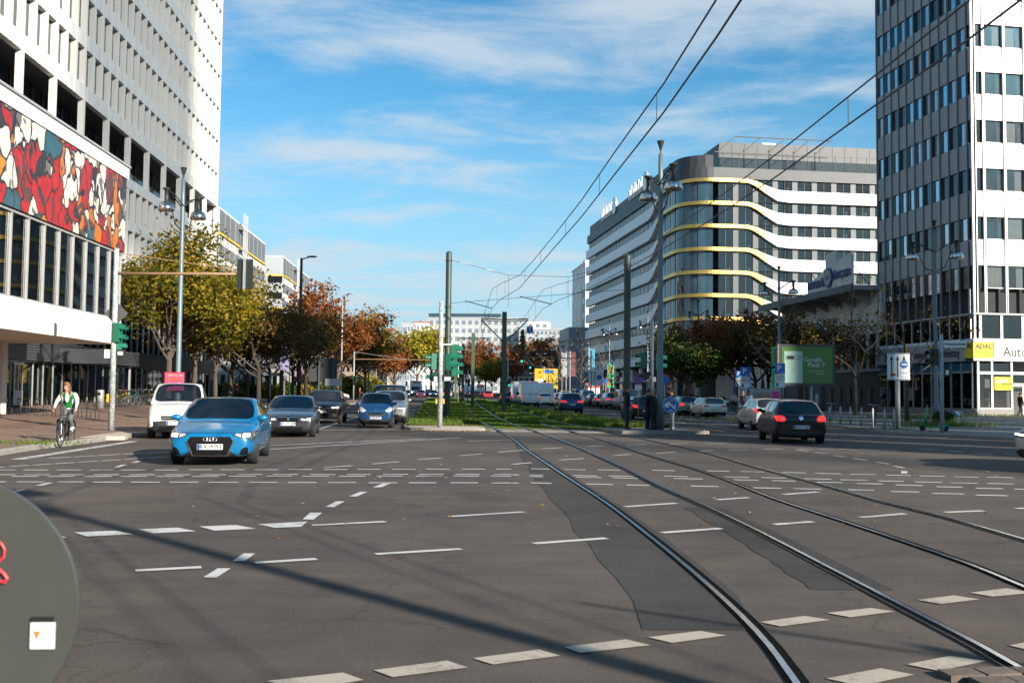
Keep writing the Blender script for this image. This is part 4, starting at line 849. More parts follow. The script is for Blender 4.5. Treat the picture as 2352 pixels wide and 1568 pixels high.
block('far_office', 'long white office with glazed upper floors closing the street', 984, 1192, 731, 430, 40, M_pale, 9, 14, -.05, M_farw, 2.0)
t_ = block('far_office_roof', 'dark glazed roof storey on the long white office', 985, 1150, 722, 434, 30, M_glassb, 10, 1, -.05); t_['group'] = 'far buildings'
block('far_office', 'stepped white apartment block with small windows at the end of the street', 1192, 1308, 757, 420, 30, M_pale, 10, 12, -.1, M_farw, 1.4); block('far_office', 'roof house on the stepped white apartment block', 1211, 1260, 741, 424, 12, M_white, 11, 3, -.1)
for (x0, x1, yt, Y, D, mm, lb) in ((863, 886, 768, 330, 30, M_cream, 'cream house with flat roof in the far row'), (884, 905, 757, 350, 30, M_brick, 'brown house with red roof edge in the far row'), (903, 925, 753, 370, 30, M_bluegr, 'blue grey house with glass bays in the far row'), (922, 950, 744, 390, 30, M_pale, 'pale house with rounded roof in the far row'), (945, 986, 741, 410, 35, M_white, 'white house with red dormers in the far row')):
    block('far_house', lb, x0, x1, yt, Y, D, mm, 7, 4, .05, M_farw, 1.8, M_redr if 'red' in lb else None)
block('small_house', 'small brown house with a gabled end beyond the signals', 1180, 1240, 862, 260, 10, M_cream, 2, 5, -.05, M_glassd, 1.2, M_brick)
block('far_terrace', 'long brown block behind the trees left of the street', 700, 866, 815, 300, 25, M_brick, 4, 14, 0, M_glassd, 1.4)
block('far_terrace', 'long grey block behind the trees right of the street', 1262, 1345, 820, 300, 25, M_greycl, 5, 10, 0, M_glassd, 1.4)
block('glass_pavilion', 'low glazed pavilion behind the left tree row', 470, 640, 842, 118, 12, M_frame, 1, 10, .02, M_glassg, 3.0, M_alu)
# ================================================================ VEHICLES
M_tyre = mat('tyre_rubber', (.016, .016, .017), .85); M_rim = mat('alloy_rim', (.45, .46, .47), .3, metal=1.0); M_rimd = mat('dark_rim', (.10, .10, .105), .35, metal=.9); M_plast = mat('black_plastic', (.018, .018, .019), .55); M_inter = mat('cabin_trim', (.05, .05, .052), .8)
M_cgl = glassmat('car_glass', (.010, .013, .015), .55, ior=1.9); M_chrome = mat('chrome', (.75, .75, .76), .12, metal=1.0); M_lamp = mat('headlamp_lens', (.55, .56, .58), .08, spec=.8, coat=1.0); M_lampd = mat('lamp_housing', (.12, .12, .13), .2, metal=.6, coat=1.0); M_led = mat('lit_lamp', (1.0, .96, .95), .3, emit=6.0); M_red = mat('tail_lamp', (.42, .008, .01), .15, coat=1.0); M_redon = mat('lit_tail_lamp', (.75, .02, .015), .3, emit=.7)
M_plate = mat('plate_white', (.72, .72, .70), .5); M_eu = mat('plate_blue', (.01, .06, .42), .5); M_skin = mat('skin', (.50, .27, .19), .55); M_cloth_d = mat('dark_clothes', (.02, .02, .023), .85); M_hair = mat('brown_hair', (.06, .03, .016), .7)
SEGP = {}
def wheel_meshes(rad, wid, dark):
    k = (rad, wid, dark)
    if k in SEGP: return SEGP[k]
    t = MB().lathe([(rad*.70, -wid/2), (rad*.93, -wid/2), (rad, -wid/2+.03), (rad, wid/2-.03), (rad*.93, wid/2), (rad*.70, wid/2)], 24, axis='y').mesh('tyre', M_tyre, False); smooth_by_angle(t, 40)
    b = MB(); b.lathe([(rad*.66, -wid/2+.02), (rad*.715, -wid/2+.01), (rad*.715, wid/2+.004), (rad*.66, wid/2-.012)], 24, axis='y'); b.lathe([(.01, wid/2-.03), (rad*.17, wid/2-.02), (rad*.15, wid/2+.0), (.01, wid/2+.0)], 12, axis='y')
    for q in range(5):
        for dd in (-.16, .16):
            a = q*2*math.pi/5+dd; a2 = q*2*math.pi/5+dd*.55
            b.bar((math.cos(a)*rad*.1, wid/2-.03, math.sin(a)*rad*.1), (math.cos(a2)*rad*.68, wid/2-.018, math.sin(a2)*rad*.68), .04, .03, up=(0, 1, 0))
    rm = b.mesh('rim', M_rimd if dark else M_rim); bk = MB().lathe([(.01, wid/2-.075), (rad*.68, wid/2-.075), (rad*.68, wid/2-.09), (.01, wid/2-.09)], 16, axis='y').mesh('brake', M_plast)
    SEGP[k] = (t, rm, bk); return SEGP[k]

def rings(P_):
    """cross-sections of the shell, front to back; each ring is ten points of one half"""
    L, W, H = P_['L'], P_['W']/2, P_['H']; zf, zc, xc, x1, x2, xd, zd, zt = [P_[q] for q in ('zf', 'zc', 'xc', 'x1', 'x2', 'xd', 'zd', 'zt')]
    zb = P_.get('zb', .2); tb = P_.get('tumble', .80); S = []; belt = P_.get('belt', zc); brise = P_.get('brise', .06); nose = P_.get('nose', .86); tail = P_.get('tail', .9); wm = P_.get('zm', .55)
    def ring(x, hw, z0, zbelt, top, wtop, cabin, crown):
        hw_ = hw*W
        if cabin: pts = [(0, z0), (hw_*.80, z0), (hw_*.97, z0+.10), (hw_, wm), (hw_*.985, (wm+zbelt)/2+.08), (hw_*.955, zbelt), (wtop, top-.045), (wtop-.045, top-.005), (wtop*.5, top+crown*.75), (0, top+crown)]
        else:
            pts = [(0, z0), (hw_*.80, z0), (hw_*.97, z0+.10), (hw_, min(wm, top-.14)), (hw_*.985, max(min((wm+top)/2, top-.09), min(wm, top-.14)+.02)), (hw_*.94, top-.035), (hw_*.86, top), (hw_*.78, top+.008), (hw_*.45, top+crown*.8), (0, top+crown)]
        return (x, pts)
    F = L/2
    S.append(ring(F, nose*.93, zb+.10, 0, zf-.12, 0, False, .02)); S.append(ring(F-.045, nose, zb+.01, 0, zf-.05, 0, False, .02)); S.append(ring(F-.16, (nose+1)/2, zb-.02, 0, zf, 0, False, .03)); S.append(ring(F-.42, .985, zb-.02, 0, zf+(zc-zf)*.3, 0, False, .035))
    xm = (F-.42+xc)/2; S.append(ring(xm, 1, zb-.02, 0, zf+(zc-zf)*.72, 0, False, .04)); S.append(ring(xc+.06, 1, zb-.02, 0, zc-.02, 0, False, .035))
    wt = W*tb
    S.append(ring(xc, 1, zb-.02, belt-.01, zc+.02, W*.945, True, .03)); iw0 = len(S)-1
    S.append(ring(x1, 1, zb-.02, belt+brise*.3, H-.05, wt+.02, True, .03)); S.append(ring(x1-.28, 1, zb-.02, belt+brise*.35, H-.022, wt, True, .022))
    bx = P_.get('bx', (x1+x2)/2); S.append(ring(bx+.05, 1, zb-.02, belt+brise*.5, H-.02, wt, True, .02)); ib = len(S)-1; S.append(ring(bx-.05, 1, zb-.02, belt+brise*.52, H-.02, wt, True, .02))
    S.append(ring(x2+.30, 1, zb-.02, belt+brise*.8, H-.04, wt-.01, True, .02)); ic = len(S)-1; S.append(ring(x2, .99, zb-.02, belt+brise, H-.075, wt-.03, True, .022)); ir = len(S)-1
    S.append(ring(xd, .985, zb-.01, min(zd-.05, belt+brise), zd, W*.84 if xd-(-F) < .3 else W*.86, True, .025)); idk = len(S)-1
    if xd-(-F) > .32: S.append(ring((xd-F)/2-.0, .975, zb, 0, (zd+zt)/2+.01, 0, False, .03))
    S.append(ring(-F+.10, (tail+1)/2-.01, zb+.01, 0, zt, 0, False, .02)); S.append(ring(-F+.02, tail, zb+.05, 0, zt-.07, 0, False, .01)); S.append(ring(-F, tail*.95, zb+.12, 0, zt-.16, 0, False, .0))
    return S, iw0, ib, ic, ir, idk

def car_type(P_):
    S, iw0, ib, ic, ir, idk = rings(P_); n = 10; cut_q = P_.get('quarter', True); van = P_.get('panel_van', False); rw = P_.get('rear_glass', True)
    bm = bmesh.new(); rows = []
    for x, pts in S: rows.append([bm.verts.new((x, y, z)) for y, z in pts]+[bm.verts.new((x, -y, z)) for y, z in reversed(pts[1:-1])])
    m = len(rows[0])
    for i in range(len(rows)-1):
        for j in range(m):
            f = bm.faces.new((rows[i][j], rows[i+1][j], rows[i+1][(j+1) % m], rows[i][(j+1) % m])); jj = j if j < n-1 else 2*n-3-j
            mi = 0
            if jj == 0: mi = 1
            elif jj == 1 and P_.get('trim', True): mi = 1
            if jj == 5:
                if iw0 <= i < ib or (ib < i < ic and not van) or (i == ic and cut_q and not van): mi = 2
                if i == ib and not van: mi = 1
            if jj in (7, 8):
                if iw0 <= i < iw0+1: mi = 3
                if ir <= i < idk and rw: mi = 4
                if iw0+1 <= i < ir: mi = 6
            f.material_index = mi
    f = bm.faces.new(rows[0][::-1] if False else list(rows[0])); f.material_index = 0; f = bm.faces.new(list(reversed(rows[-1])))
    bmesh.ops.recalc_face_normals(bm, faces=bm.faces)
    cl = bm.edges.layers.float.new('crease_edge')
    for e in bm.edges:
        mset = {f.material_index for f in e.link_faces}
        if len(mset) > 1 and mset & {2, 3, 4}: e[cl] = .85
    me = bpy.data.meshes.new('shell'); bm.to_mesh(me); bm.free()
    for q in (M_plast, M_plast, M_cgl, M_cgl, M_cgl, M_plast, M_plast): me.materials.append(q)
    o = ob('shell_tmp', me); o.modifiers.new('s', 'SUBSURF').levels = 2; o.modifiers['s'].render_levels = 2
    cut = []; rad = P_['wr']; xa = P_['L']/2-P_['fo']; axles = (xa, xa-P_['wb'])
    for x in axles:
        for s_ in (-1, 1):
            yo = P_['W']/2; c = MB(); c.lathe([(rad+.055, 0), (rad+.055, .34)], 28, (x, yo-.28 if s_ > 0 else -yo-.06, rad), 'y'); cm = c.mesh('cut', [M_plast]*7)
            cm.polygons.foreach_set('material_index', [5]*len(cm.polygons)); co = ob('cut_tmp', cm); cut.append(co); bo = o.modifiers.new('b', 'BOOLEAN'); bo.object = co; bo.operation = 'DIFFERENCE'; bo.solver = 'EXACT'
    full = baked(o, *cut)
    bm = bmesh.new(); bm.from_mesh(full); bmesh.ops.recalc_face_normals(bm, faces=bm.faces); bm.to_mesh(full)
    bvh = BVHTree.FromBMesh(bm)
    parts = []
    def split(name, idx, mslot):
        b2 = bm.copy(); bmesh.ops.delete(b2, geom=[f for f in b2.faces if f.material_index not in idx], context='FACES'); q = bpy.data.meshes.new(name); 
        for f in b2.faces: f.material_index = {5: 1, 1: 1}.get(f.material_index, 0) if name == 'body' else 0; f.smooth = True
        b2.to_mesh(q); b2.free()
        for mm in mslot: q.materials.append(mm)
        if name == 'body': smooth_by_angle(q, 32)
        return q
    T = {'P': P_, 'bvh': bvh, 'axles': axles, 'rad': rad, 'body': split('body', (0, 1, 5), [M_plast, M_plast]), 'roof': split('roof', (6,), [M_plast]), 'glass': [('windscreen', split('windscreen', (3,), [M_cgl]))]}
    if rw: T['glass'].append(('rear_window', split('rear_window', (4,), [M_cgl])))
    # side windows, one mesh per connected pane
    b2 = bm.copy(); bmesh.ops.delete(b2, geom=[f for f in b2.faces if f.material_index != 2], context='FACES'); left = set(b2.faces)
    while left:
        st = [left.pop()]; isl = list(st)
        while st:
            f = st.pop()
            for e in f.edges:
                for g in e.link_faces:
                    if g in left: left.discard(g); st.append(g); isl.append(g)
        vid = {}; vs = []; fs = []
        for f in isl:
            q = []
            for v in f.verts:
                if v not in vid: vid[v] = len(vs); vs.append(tuple(v.co))
                q.append(vid[v])
            fs.append(tuple(q))
        w = bpy.data.meshes.new('side_window'); w.from_pydata(vs, [], fs); w.materials.append(M_cgl); w.polygons.foreach_set('use_smooth', [True]*len(fs)); T['glass'].append(('side_window', w))
    b2.free()
    # dark lining inside the shell
    b2 = bm.copy(); bmesh.ops.delete(b2, geom=[f for f in b2.faces if f.material_index in (2, 3, 4)], context='FACES')
    for v in b2.verts: v.co -= v.normal*.025
    bmesh.ops.reverse_faces(b2, faces=b2.faces); q = bpy.data.meshes.new('lining'); b2.to_mesh(q); b2.free(); q.materials.append(M_inter); q.polygons.foreach_set('material_index', [0]*len(q.polygons)); T['lining'] = q
    bm.free()
    sx = P_.get('seat', P_['xc']-1.15); b = MB()
    for s_ in (-.36, .36): b.cbox((sx, s_, .55), (.5, .48, .2)); b.cbox((sx-.27, s_, .85), (.14, .46, .6), Matrix.Rotation(-.18, 3, 'Y')); b.cbox((sx-.32, s_, 1.2), (.09, .26, .16))
    b.cbox((P_['xc']-.18, 0, P_['zc']-.12), (.55, P_['W']*.82, .18)); b.lathe([(.15, -.01), (.18, 0), (.15, .01)], 12, (P_['xc']-.55, .36 if not P_.get('lhd_off') else .36, P_['zc']-.02), 'x'); T['seats'] = b.mesh('seats', M_inter)
    # decals
    T['dec'] = [(d[0], conform(bvh, *d[1:]), None) for d in P_.get('dec', [])]
    return T
def conform(bvh, poly, face, mm, off=.008, rings_=4, mirror=False, inner=None):
    """a shaped sheet laid on the shell: poly is (y, z) for face 'f'/'r' or (x, z) for side 'l'/'s'"""
    b = MB()
    for sg in ((1, -1) if mirror else (1,)):
        pl = []
        for i, p in enumerate(poly):
            q = poly[(i+1) % len(poly)]
            for t in (0, .34, .67): pl.append((p[0]+(q[0]-p[0])*t, p[1]+(q[1]-p[1])*t))
        cx = sum(p[0] for p in pl)/len(pl); cz = sum(p[1] for p in pl)/len(pl); n = len(pl); vs = []; last = None
        def hit(u, v):
            if face in 'fr': o = Vector((4.5 if face == 'f' else -4.5, u*sg, v)); d = Vector((-1 if face == 'f' else 1, 0, 0))
            else: o = Vector((u, 3*sg, v)); d = Vector((0, -sg, 0))
            h = bvh.ray_cast(o, d); return None if h[0] is None else h[0]+(h[1] if h[1].dot(d) < 0 else -h[1])*off
        c0 = hit(cx, cz)
        if c0 is None: continue
        o0 = len(b.v); vs.append(c0)
        for r_ in range(1, rings_+1):
            t = r_/rings_
            for p in pl:
                q = hit(cx+(p[0]-cx)*t, cz+(p[1]-cz)*t); vs.append(q if q is not None else vs[max(0, len(vs)-n)])
        fs = [(0, 1+k, 1+(k+1) % n) for k in range(n)]
        for r_ in range(rings_-1):
            for k in range(n): a = 1+r_*n+k; a2 = 1+r_*n+(k+1) % n; fs.append((a, a+n, a2+n, a2))
        if (sg > 0) == (face in 'fl' if False else face == 'f'): pass
        b.add(vs, fs)
    me = b.mesh('decal', mm, True)
    return me
def rect(y0, y1, z0, z1): return [(y0, z0), (y1, z0), (y1, z1), (y0, z1)]
def place_car(T, label, px=None, py=None, pos=None, head=0.0, col=None, group=None, name='car', plate=None, rear_plate=None, rimdark=False, far=False, cat='car', driver=None, anchor=0.0, roofcol=None, passenger=None, short=''):
    """head: degrees the car's nose is turned from straight towards the viewer (0) ; 180 = driving away"""
    P_ = T['P']; p = G(px, py, gz(pos[1]) if pos else 0) if px is not None else Vector((pos[0], pos[1], 0))
    a = R(-90+head); fw = Vector((math.cos(a), math.sin(a), 0)); p = p-fw*anchor
    o = thing(name, label, cat, (p.x, p.y, gz(p.y)), a, group)
    bo = ob('body', T['body'], o); bo.material_slots[0].link = 'OBJECT'; bo.material_slots[0].material = col
    ro = ob('roof', T['roof'], o); ro.material_slots[0].link = 'OBJECT'; ro.material_slots[0].material = roofcol or col
    for nm, me in T['glass']: ob(nm, me, o)
    ob('lining', T['lining'], o)
    if not far: ob('seats', T['seats'], o)
    t, rm, bk = wheel_meshes(T['rad'], .215, rimdark)
    for x in T['axles']:
        for s_ in (1, -1):
            w = ob('wheel', t, o, (x, s_*(P_['W']/2-.125), T['rad']), 0 if s_ > 0 else math.pi); ob('rim', rm, w)
            if not far: ob('brake', bk, w)
    for nm, me, _ in T['dec']: ob(nm, me, o)
    if P_.get('mirror', True):
        xm, zm = P_.get('mx', P_['xc']-.15), P_.get('mz', P_['zc']+.07)
        for s_ in (1, -1):
            b = MB(); b.lathe([(.02, -.11), (.07, -.08), (.085, 0), (.07, .08), (.02, .11)], 10, (0, 0, 0), 'y'); me = b.mesh('mirror', col if not P_.get('mblack') else M_plast, True)
            q = ob('mirror', me, o, (xm, s_*(P_['W']/2+.02), zm)); q.scale = (.9, .95, P_.get('mh', .85)); st = MB().bar((xm, s_*(P_['W']/2-.22), zm-.07), (xm, s_*(P_['W']/2+.0), zm-.05), .05).build('mirror_arm', M_plast, o)
    def plate_at(xs, z, txt, rot):
        h = T['bvh'].ray_cast(Vector((4.5*xs, 0, z)), Vector((-xs, 0, 0)))[0]; x = h.x+xs*.012
        q = MB().box(-.012, .012, -.26, .26, -.057, .057).build('number_plate', M_plate, o); q.location = (x, 0, z)
        e_ = MB().box(-.003, .003, -.022, .022, -.053, .053).build('plate_band', M_eu, q); e_.location = (xs*.012, -.232*xs, 0)
        if txt: text(txt, .108, M_blk, q, (xs*.0135, .02*xs, 0), (R(90), 0, R(90*xs)), ext=.001, bold=.003, sx=.92)
    if plate: plate_at(1, P_.get('pz', .42), plate, 0)
    if rear_plate: plate_at(-1, P_.get('rpz', .6), rear_plate, 0)
    if roofcol: pass
    for who, s_ in ((driver, .36), (passenger, -.36)):
        if who: bust(o, P_.get('seat', P_['xc']-1.15), s_, who, P_['zc'], ('driver' if s_ > 0 else 'passenger')+' in dark clothes inside the '+short)
    return o
def bust(car, sx, y, shirt, zc, label):
    """head and shoulders of whoever sits behind the glass, as one skin-modifier body"""
    pts = [((sx-.12, y, .62), .17), ((sx-.15, y, .95), .16), ((sx-.13, y, 1.08), .06), ((sx-.10, y, 1.19), .075), ((sx-.09, y, 1.27), .085), ((sx-.13, y+.19, 1.0), .07), ((sx+.08, y+.22, .82), .05), ((sx+.38, y+.12, zc+.02), .04), ((sx-.13, y-.19, 1.0), .07), ((sx+.08, y-.22, .82), .05), ((sx+.38, y-.12, zc+.02), .04)]
    ed = [(0,1),(1,2),(2,3),(3,4),(1,5),(5,6),(6,7),(1,8),(8,9),(9,10)]
    me = skinned('person_seated', [p for p, r_ in pts], [r_ for p, r_ in pts], ed, 1)
    me.materials.append(shirt); me.materials.append(M_skin); me.materials.append(M_hair)
    for f in me.polygons:
        c = f.center; f.material_index = 2 if c.z > 1.27 or (c.z > 1.16 and c.x < sx-.10) else 1 if c.z > 1.07 or c.x > sx+.27 else 0
    o = tag(ob('person', me, None, car.location, car.rotation_euler.z), label, 'person', 'people inside cars'); return o
def skinned(name, pts, rad, edges, lev=2, root=0):
    me = bpy.data.meshes.new(name); me.from_pydata(pts, edges, []); o = ob(name+'_tmp', me); md = o.modifiers.new('k', 'SKIN'); md.use_smooth_shade = True
    for i, v in enumerate(me.skin_vertices[0].data): v.radius = (rad[i], rad[i]) if not isinstance(rad[i], tuple) else rad[i]; v.use_root = (i == root)
    sb = o.modifiers.new('s', 'SUBSURF'); sb.levels = lev; sb.render_levels = lev
    r_ = baked(o); r_.materials.clear(); r_.polygons.foreach_set('use_smooth', [True]*len(r_.polygons)); r_.name = name; return r_

# ---- types
M_mesh = mat('grille_mesh', (.006, .006, .0065), .8, spec=.15, bump=.5, bscale=26)
HATCH = dict(L=4.34, W=1.82, H=1.44, wb=2.63, fo=.88, wr=.325, zf=.70, zc=.915, xc=.98, x1=.15, x2=-1.35, xd=-1.98, zd=1.0, zt=.95, bx=-.35, tumble=.76, pz=.41, rpz=.5, nose=.84, zb=.19)
def audi():
    P_ = dict(HATCH, trim=False); P_['dec'] = [
      ('grille', [(-.47, .52), (-.36, .235), (.36, .235), (.47, .52), (.40, .615), (-.40, .615)], 'f', M_mesh, .012), ('grille_bar', [(-.37, .225), (.37, .225), (.37, .24), (-.37, .24)], 'f', M_chrome, .02), ('grille_bar', [(.345, .24), (.455, .52), (.485, .52), (.375, .235)], 'f', M_chrome, .02, 4, True),
      ('air_intake', [(.60, .26), (.75, .25), (.76, .39), (.71, .41), (.64, .36)], 'f', M_mesh, .012, 4, True), ('splitter', [(-.75, .165), (.75, .165), (.70, .195), (-.70, .195)], 'f', M_plast, .012),
      ('headlight', [(.43, .655), (.60, .585), (.80, .595), (.80, .53), (.86, .53), (.90, .70), (.86, .735), (.62, .69)], 'f', M_lampd, .012, 5, True), ('headlight_lens', [(.66, .61), (.78, .615), (.78, .675), (.66, .665)], 'f', M_led, .02, 3, True), ('headlight_chrome', [(.50, .64), (.62, .605), (.62, .665), (.52, .67)], 'f', M_lamp, .018, 3, True),
      ('bonnet_seam', [(-.62, .690), (.62, .690), (.62, .697), (-.62, .697)], 'f', M_plast, .006), ('door_seam', [(-.02, .32), (.0, .32), (.0, .95), (-.02, .95)], 's', M_plast, .003, 3, True), ('door_seam', [(.93, .40), (.95, .40), (.86, .93), (.84, .93)], 's', M_plast, .003, 3, True), ('door_handle', [(.10, .80), (.28, .80), (.28, .83), (.10, .83)], 's', M_plast, .012, 2, True), ('sill_trim', [(-.85, .25), (.85, .25), (.85, .30), (-.85, .30)], 's', M_frame, .006, 3, True)]
    return car_type(P_)
GOLF = dict(HATCH, L=4.2, W=1.76, H=1.48, wb=2.58, fo=.89, xc=.92, x1=.2, x2=-1.45, xd=-1.86, zd=.98, zt=.93, bx=-.3, tumble=.74, rpz=.56, zc=1.0, zf=.74, tail=.93)
GOLF['dec'] = [('tail_light', [(.50, .78), (.58, .74), (.80, .745), (.84, .92), (.62, .93), (.53, .88)], 'r', M_redon, .012, 5, True), ('tail_lens', [(.58, .80), (.64, .80), (.64, .86), (.58, .86)], 'r', M_lamp, .02, 2, True), ('badge', [(.075*math.cos(a*.785), .86+.075*math.sin(a*.785)) for a in range(8)], 'r', M_chrome, .016, 3), ('plate_recess', rect(-.32, .32, .47, .64), 'r', M_plast, .006), ('bumper_seam', rect(-.7, .7, .700, .708), 'r', M_plast, .005), ('rear_bumper_trim', rect(-.74, .74, .22, .40), 'r', M_plast, .006), ('stop_lamp', rect(-.2, .2, 1.395, 1.42), 'r', M_red, .012),
  ('door_seam', [(-.05, .32), (-.03, .32), (-.03, 1.0), (-.05, 1.0)], 's', M_plast, .003, 3, True), ('side_moulding', [(-.75, .52), (.75, .52), (.75, .56), (-.75, .56)], 's', M_plast, .01, 3, True), ('headlight', [(.45, .66), (.80, .62), (.85, .74), (.6, .75)], 'f', M_lamp, .012, 4, True), ('wiper', [(-.02, 1.02), (.02, 1.0), (.42, 1.10), (.42, 1.12)], 'r', M_plast, .02)]
SEDAN = dict(L=4.7, W=1.83, H=1.435, wb=2.85, fo=.80, wr=.33, zf=.72, zc=.93, xc=.88, x1=.0, x2=-1.25, xd=-1.85, zd=1.05, zt=1.03, bx=-.55, tumble=.75, pz=.47, rpz=.62, nose=.86, zb=.18, trim=False)
SEDAN['dec'] = [('kidney_grille', [(.03, .55), (.05, .525), (.30, .53), (.35, .58), (.33, .665), (.10, .675), (.03, .65)], 'f', M_mesh, .012, 4, True), ('grille_surround', [(.0, .53), (.03, .53), (.03, .67), (.0, .67)], 'f', M_chrome, .02, 2, True), ('grille_surround', [(.05, .668), (.33, .66), (.34, .685), (.06, .695)], 'f', M_chrome, .016, 3, True), ('headlight', [(.38, .585), (.62, .565), (.80, .60), (.86, .70), (.60, .69), (.40, .66)], 'f', M_lampd, .012, 5, True), ('headlight_lens', [(.44, .60), (.55, .59), (.55, .625), (.44, .63)], 'f', M_led, .02, 3, True), ('headlight_lens', [(.60, .59), (.74, .61), (.74, .645), (.60, .63)], 'f', M_led, .02, 3, True), ('air_intake', [(-.48, .22), (.48, .22), (.50, .36), (-.50, .36)], 'f', M_mesh, .01), ('side_intake', [(.58, .24), (.80, .26), (.78, .36), (.62, .34)], 'f', M_plast, .01, 4, True), ('badge', [(.04*math.cos(a*.785), .745+.04*math.sin(a*.785)) for a in range(8)], 'f', M_chrome, .016, 2), ('tail_light', [(.45, .82), (.84, .80), (.86, .93), (.45, .92)], 'r', M_red, .012, 4, True)]
SUV = dict(L=4.6, W=1.9, H=1.65, wb=2.8, fo=.86, wr=.36, zf=.90, zc=1.12, xc=.98, x1=.25, x2=-1.6, xd=-2.05, zd=1.12, zt=1.02, bx=-.35, tumble=.76, pz=.60, rpz=.72, nose=.88, zb=.27, zm=.72, seat=-.15)
SUV['dec'] = [('grille', [(-.36, .58), (.36, .58), (.40, .80), (-.40, .80)], 'f', M_mesh, .012), ('grille_bar', [(-.38, .62), (-.34, .61), (.36, .77), (.33, .785)], 'f', M_chrome, .02), ('headlight', [(.45, .74), (.60, .72), (.84, .74), (.88, .86), (.50, .85)], 'f', M_lampd, .012, 5, True), ('headlight_lens', [(.50, .775), (.80, .79), (.82, .82), (.50, .80)], 'f', M_led, .02, 4, True), ('air_intake', [(-.55, .36), (.55, .36), (.5, .52), (-.5, .52)], 'f', M_mesh, .01), ('tail_light', [(.40, .90), (.85, .88), (.90, 1.02), (.45, 1.0)], 'r', M_redon, .012, 4, True), ('plate_recess', rect(-.32, .32, .63, .81), 'r', M_plast, .006), ('rear_bumper_trim', rect(-.78, .78, .30, .52), 'r', M_plast, .006)]
MICRO = dict(L=2.7, W=1.56, H=1.54, wb=1.87, fo=.46, wr=.29, zf=.86, zc=1.02, xc=.72, x1=.18, x2=-.75, xd=-1.16, zd=1.05, zt=.95, bx=-.45, tumble=.78, pz=.45, rpz=.6, nose=.86, zb=.22, seat=-.15, mz=1.06)
MICRO['dec'] = [('headlight', [(.40, .76), (.50, .69), (.68, .74), (.72, .86), (.62, .92)], 'f', M_lamp, .014, 4, True), ('grille_surround', [(-.44, .63), (-.38, .56), (.38, .56), (.44, .63), (.42, .665), (-.42, .665)], 'f', M_chrome, .012), ('grille', [(-.30, .60), (.30, .60), (.32, .635), (-.32, .635)], 'f', M_mesh, .022), ('lower_lip', [(-.68, .25), (.68, .25), (.66, .36), (-.66, .36)], 'f', M_plast, .012), ('air_intake', [(-.22, .29), (.22, .29), (.22, .335), (-.22, .335)], 'f', M_mesh, .02), ('badge', [(.035*math.cos(a*.785), .80+.035*math.sin(a*.785)) for a in range(8)], 'f', M_chrome, .016, 2), ('tail_light', rect(.55, .68, .8, .92), 'r', M_red, .012, 3, True)]
SVAN = dict(L=4.38, W=1.81, H=1.82, wb=2.73, fo=.92, wr=.32, zf=.92, zc=1.14, xc=1.05, x1=.35, x2=-1.95, xd=-2.1, zd=1.05, zt=1.0, bx=-.35, tumble=.78, pz=.52, rpz=.7, nose=.86, zb=.24, zm=.62, panel_van=True, rear_glass=True, quarter=False, seat=.0, mblack=True, mh=1.5, mz=1.2)
SVAN['dec'] = [('bumper', [(-.80, .25), (.80, .25), (.84, .60), (-.84, .60)], 'f', M_plast, .012, 5), ('grille', [(-.42, .62), (.42, .62), (.45, .75), (-.45, .75)], 'f', M_mesh, .014), ('grille_bar', rect(-.42, .42, .675, .69), 'f', M_frame, .02), ('air_intake', rect(-.5, .5, .30, .42), 'f', M_mesh, .02), ('headlight', [(.52, .70), (.82, .74), (.86, .96), (.76, .97), (.58, .82)], 'f', M_lamp, .014, 5, True), ('badge', rect(-.05, .05, .70, .79), 'f', M_chrome, .02, 2), ('tail_light', rect(.72, .84, .75, 1.15), 'r', M_red, .012, 3, True)]
MVAN = dict(L=5.0, W=1.95, H=1.97, wb=3.1, fo=.93, wr=.34, zf=1.0, zc=1.22, xc=1.55, x1=.75, x2=-2.2, xd=-2.38, zd=1.15, zt=1.05, bx=.1, tumble=.86, pz=.5, rpz=.7, nose=.9, zb=.22, zm=.72, seat=.45, mblack=True, mh=1.8, mz=1.25)
MVAN['dec'] = [('bumper', [(-.85, .25), (.85, .25), (.88, .55), (-.88, .55)], 'f', M_plast, .012, 5), ('grille', rect(-.5, .5, .62, .72), 'f', M_mesh, .014), ('headlight', [(.55, .72), (.84, .66), (.90, 1.02), (.80, 1.10), (.66, .92)], 'f', M_lamp, .014, 5, True), ('tail_light', rect(.80, .92, .85, 1.4), 'r', M_red, .012, 3, True)]
LVAN = dict(L=5.9, W=2.0, H=2.72, wb=3.66, fo=1.0, wr=.34, zf=1.05, zc=1.28, xc=2.0, x1=1.2, x2=-2.8, xd=-2.9, zd=1.3, zt=1.25, bx=.5, tumble=.87, pz=.55, rpz=.62, nose=.9, zb=.3, zm=.85, panel_van=True, rear_glass=False, quarter=False, seat=.9, mblack=True, mh=2.2, mz=1.4)
LVAN['dec'] = [('tail_light', rect(.86, .97, .88, 1.32), 'r', M_redon, .012, 3, True), ('rear_door_seam', rect(-.008, .008, .55, 2.55), 'r', M_plast, .008), ('rear_step', rect(-.9, .9, .36, .5), 'r', M_plast, .014), ('stop_lamp', rect(-.12, .12, 2.58, 2.63), 'r', M_redon, .014), ('door_lock', rect(.0, .09, 1.1, 1.2), 'r', M_plast, .014, 2), ('headlight', [(.6, .85), (.85, .8), (.9, 1.1), (.7, 1.05)], 'f', M_lamp, .012, 4, True), ('rear_door_frame', rect(-.84, .84, 1.95, 1.96), 'r', M_greycl, .008)]
PRIUS = dict(HATCH, L=4.48, W=1.75, H=1.49, wb=2.7, xc=1.0, x1=.0, x2=-1.55, xd=-2.05, zd=1.02, zt=1.0, bx=-.45, zc=.98)
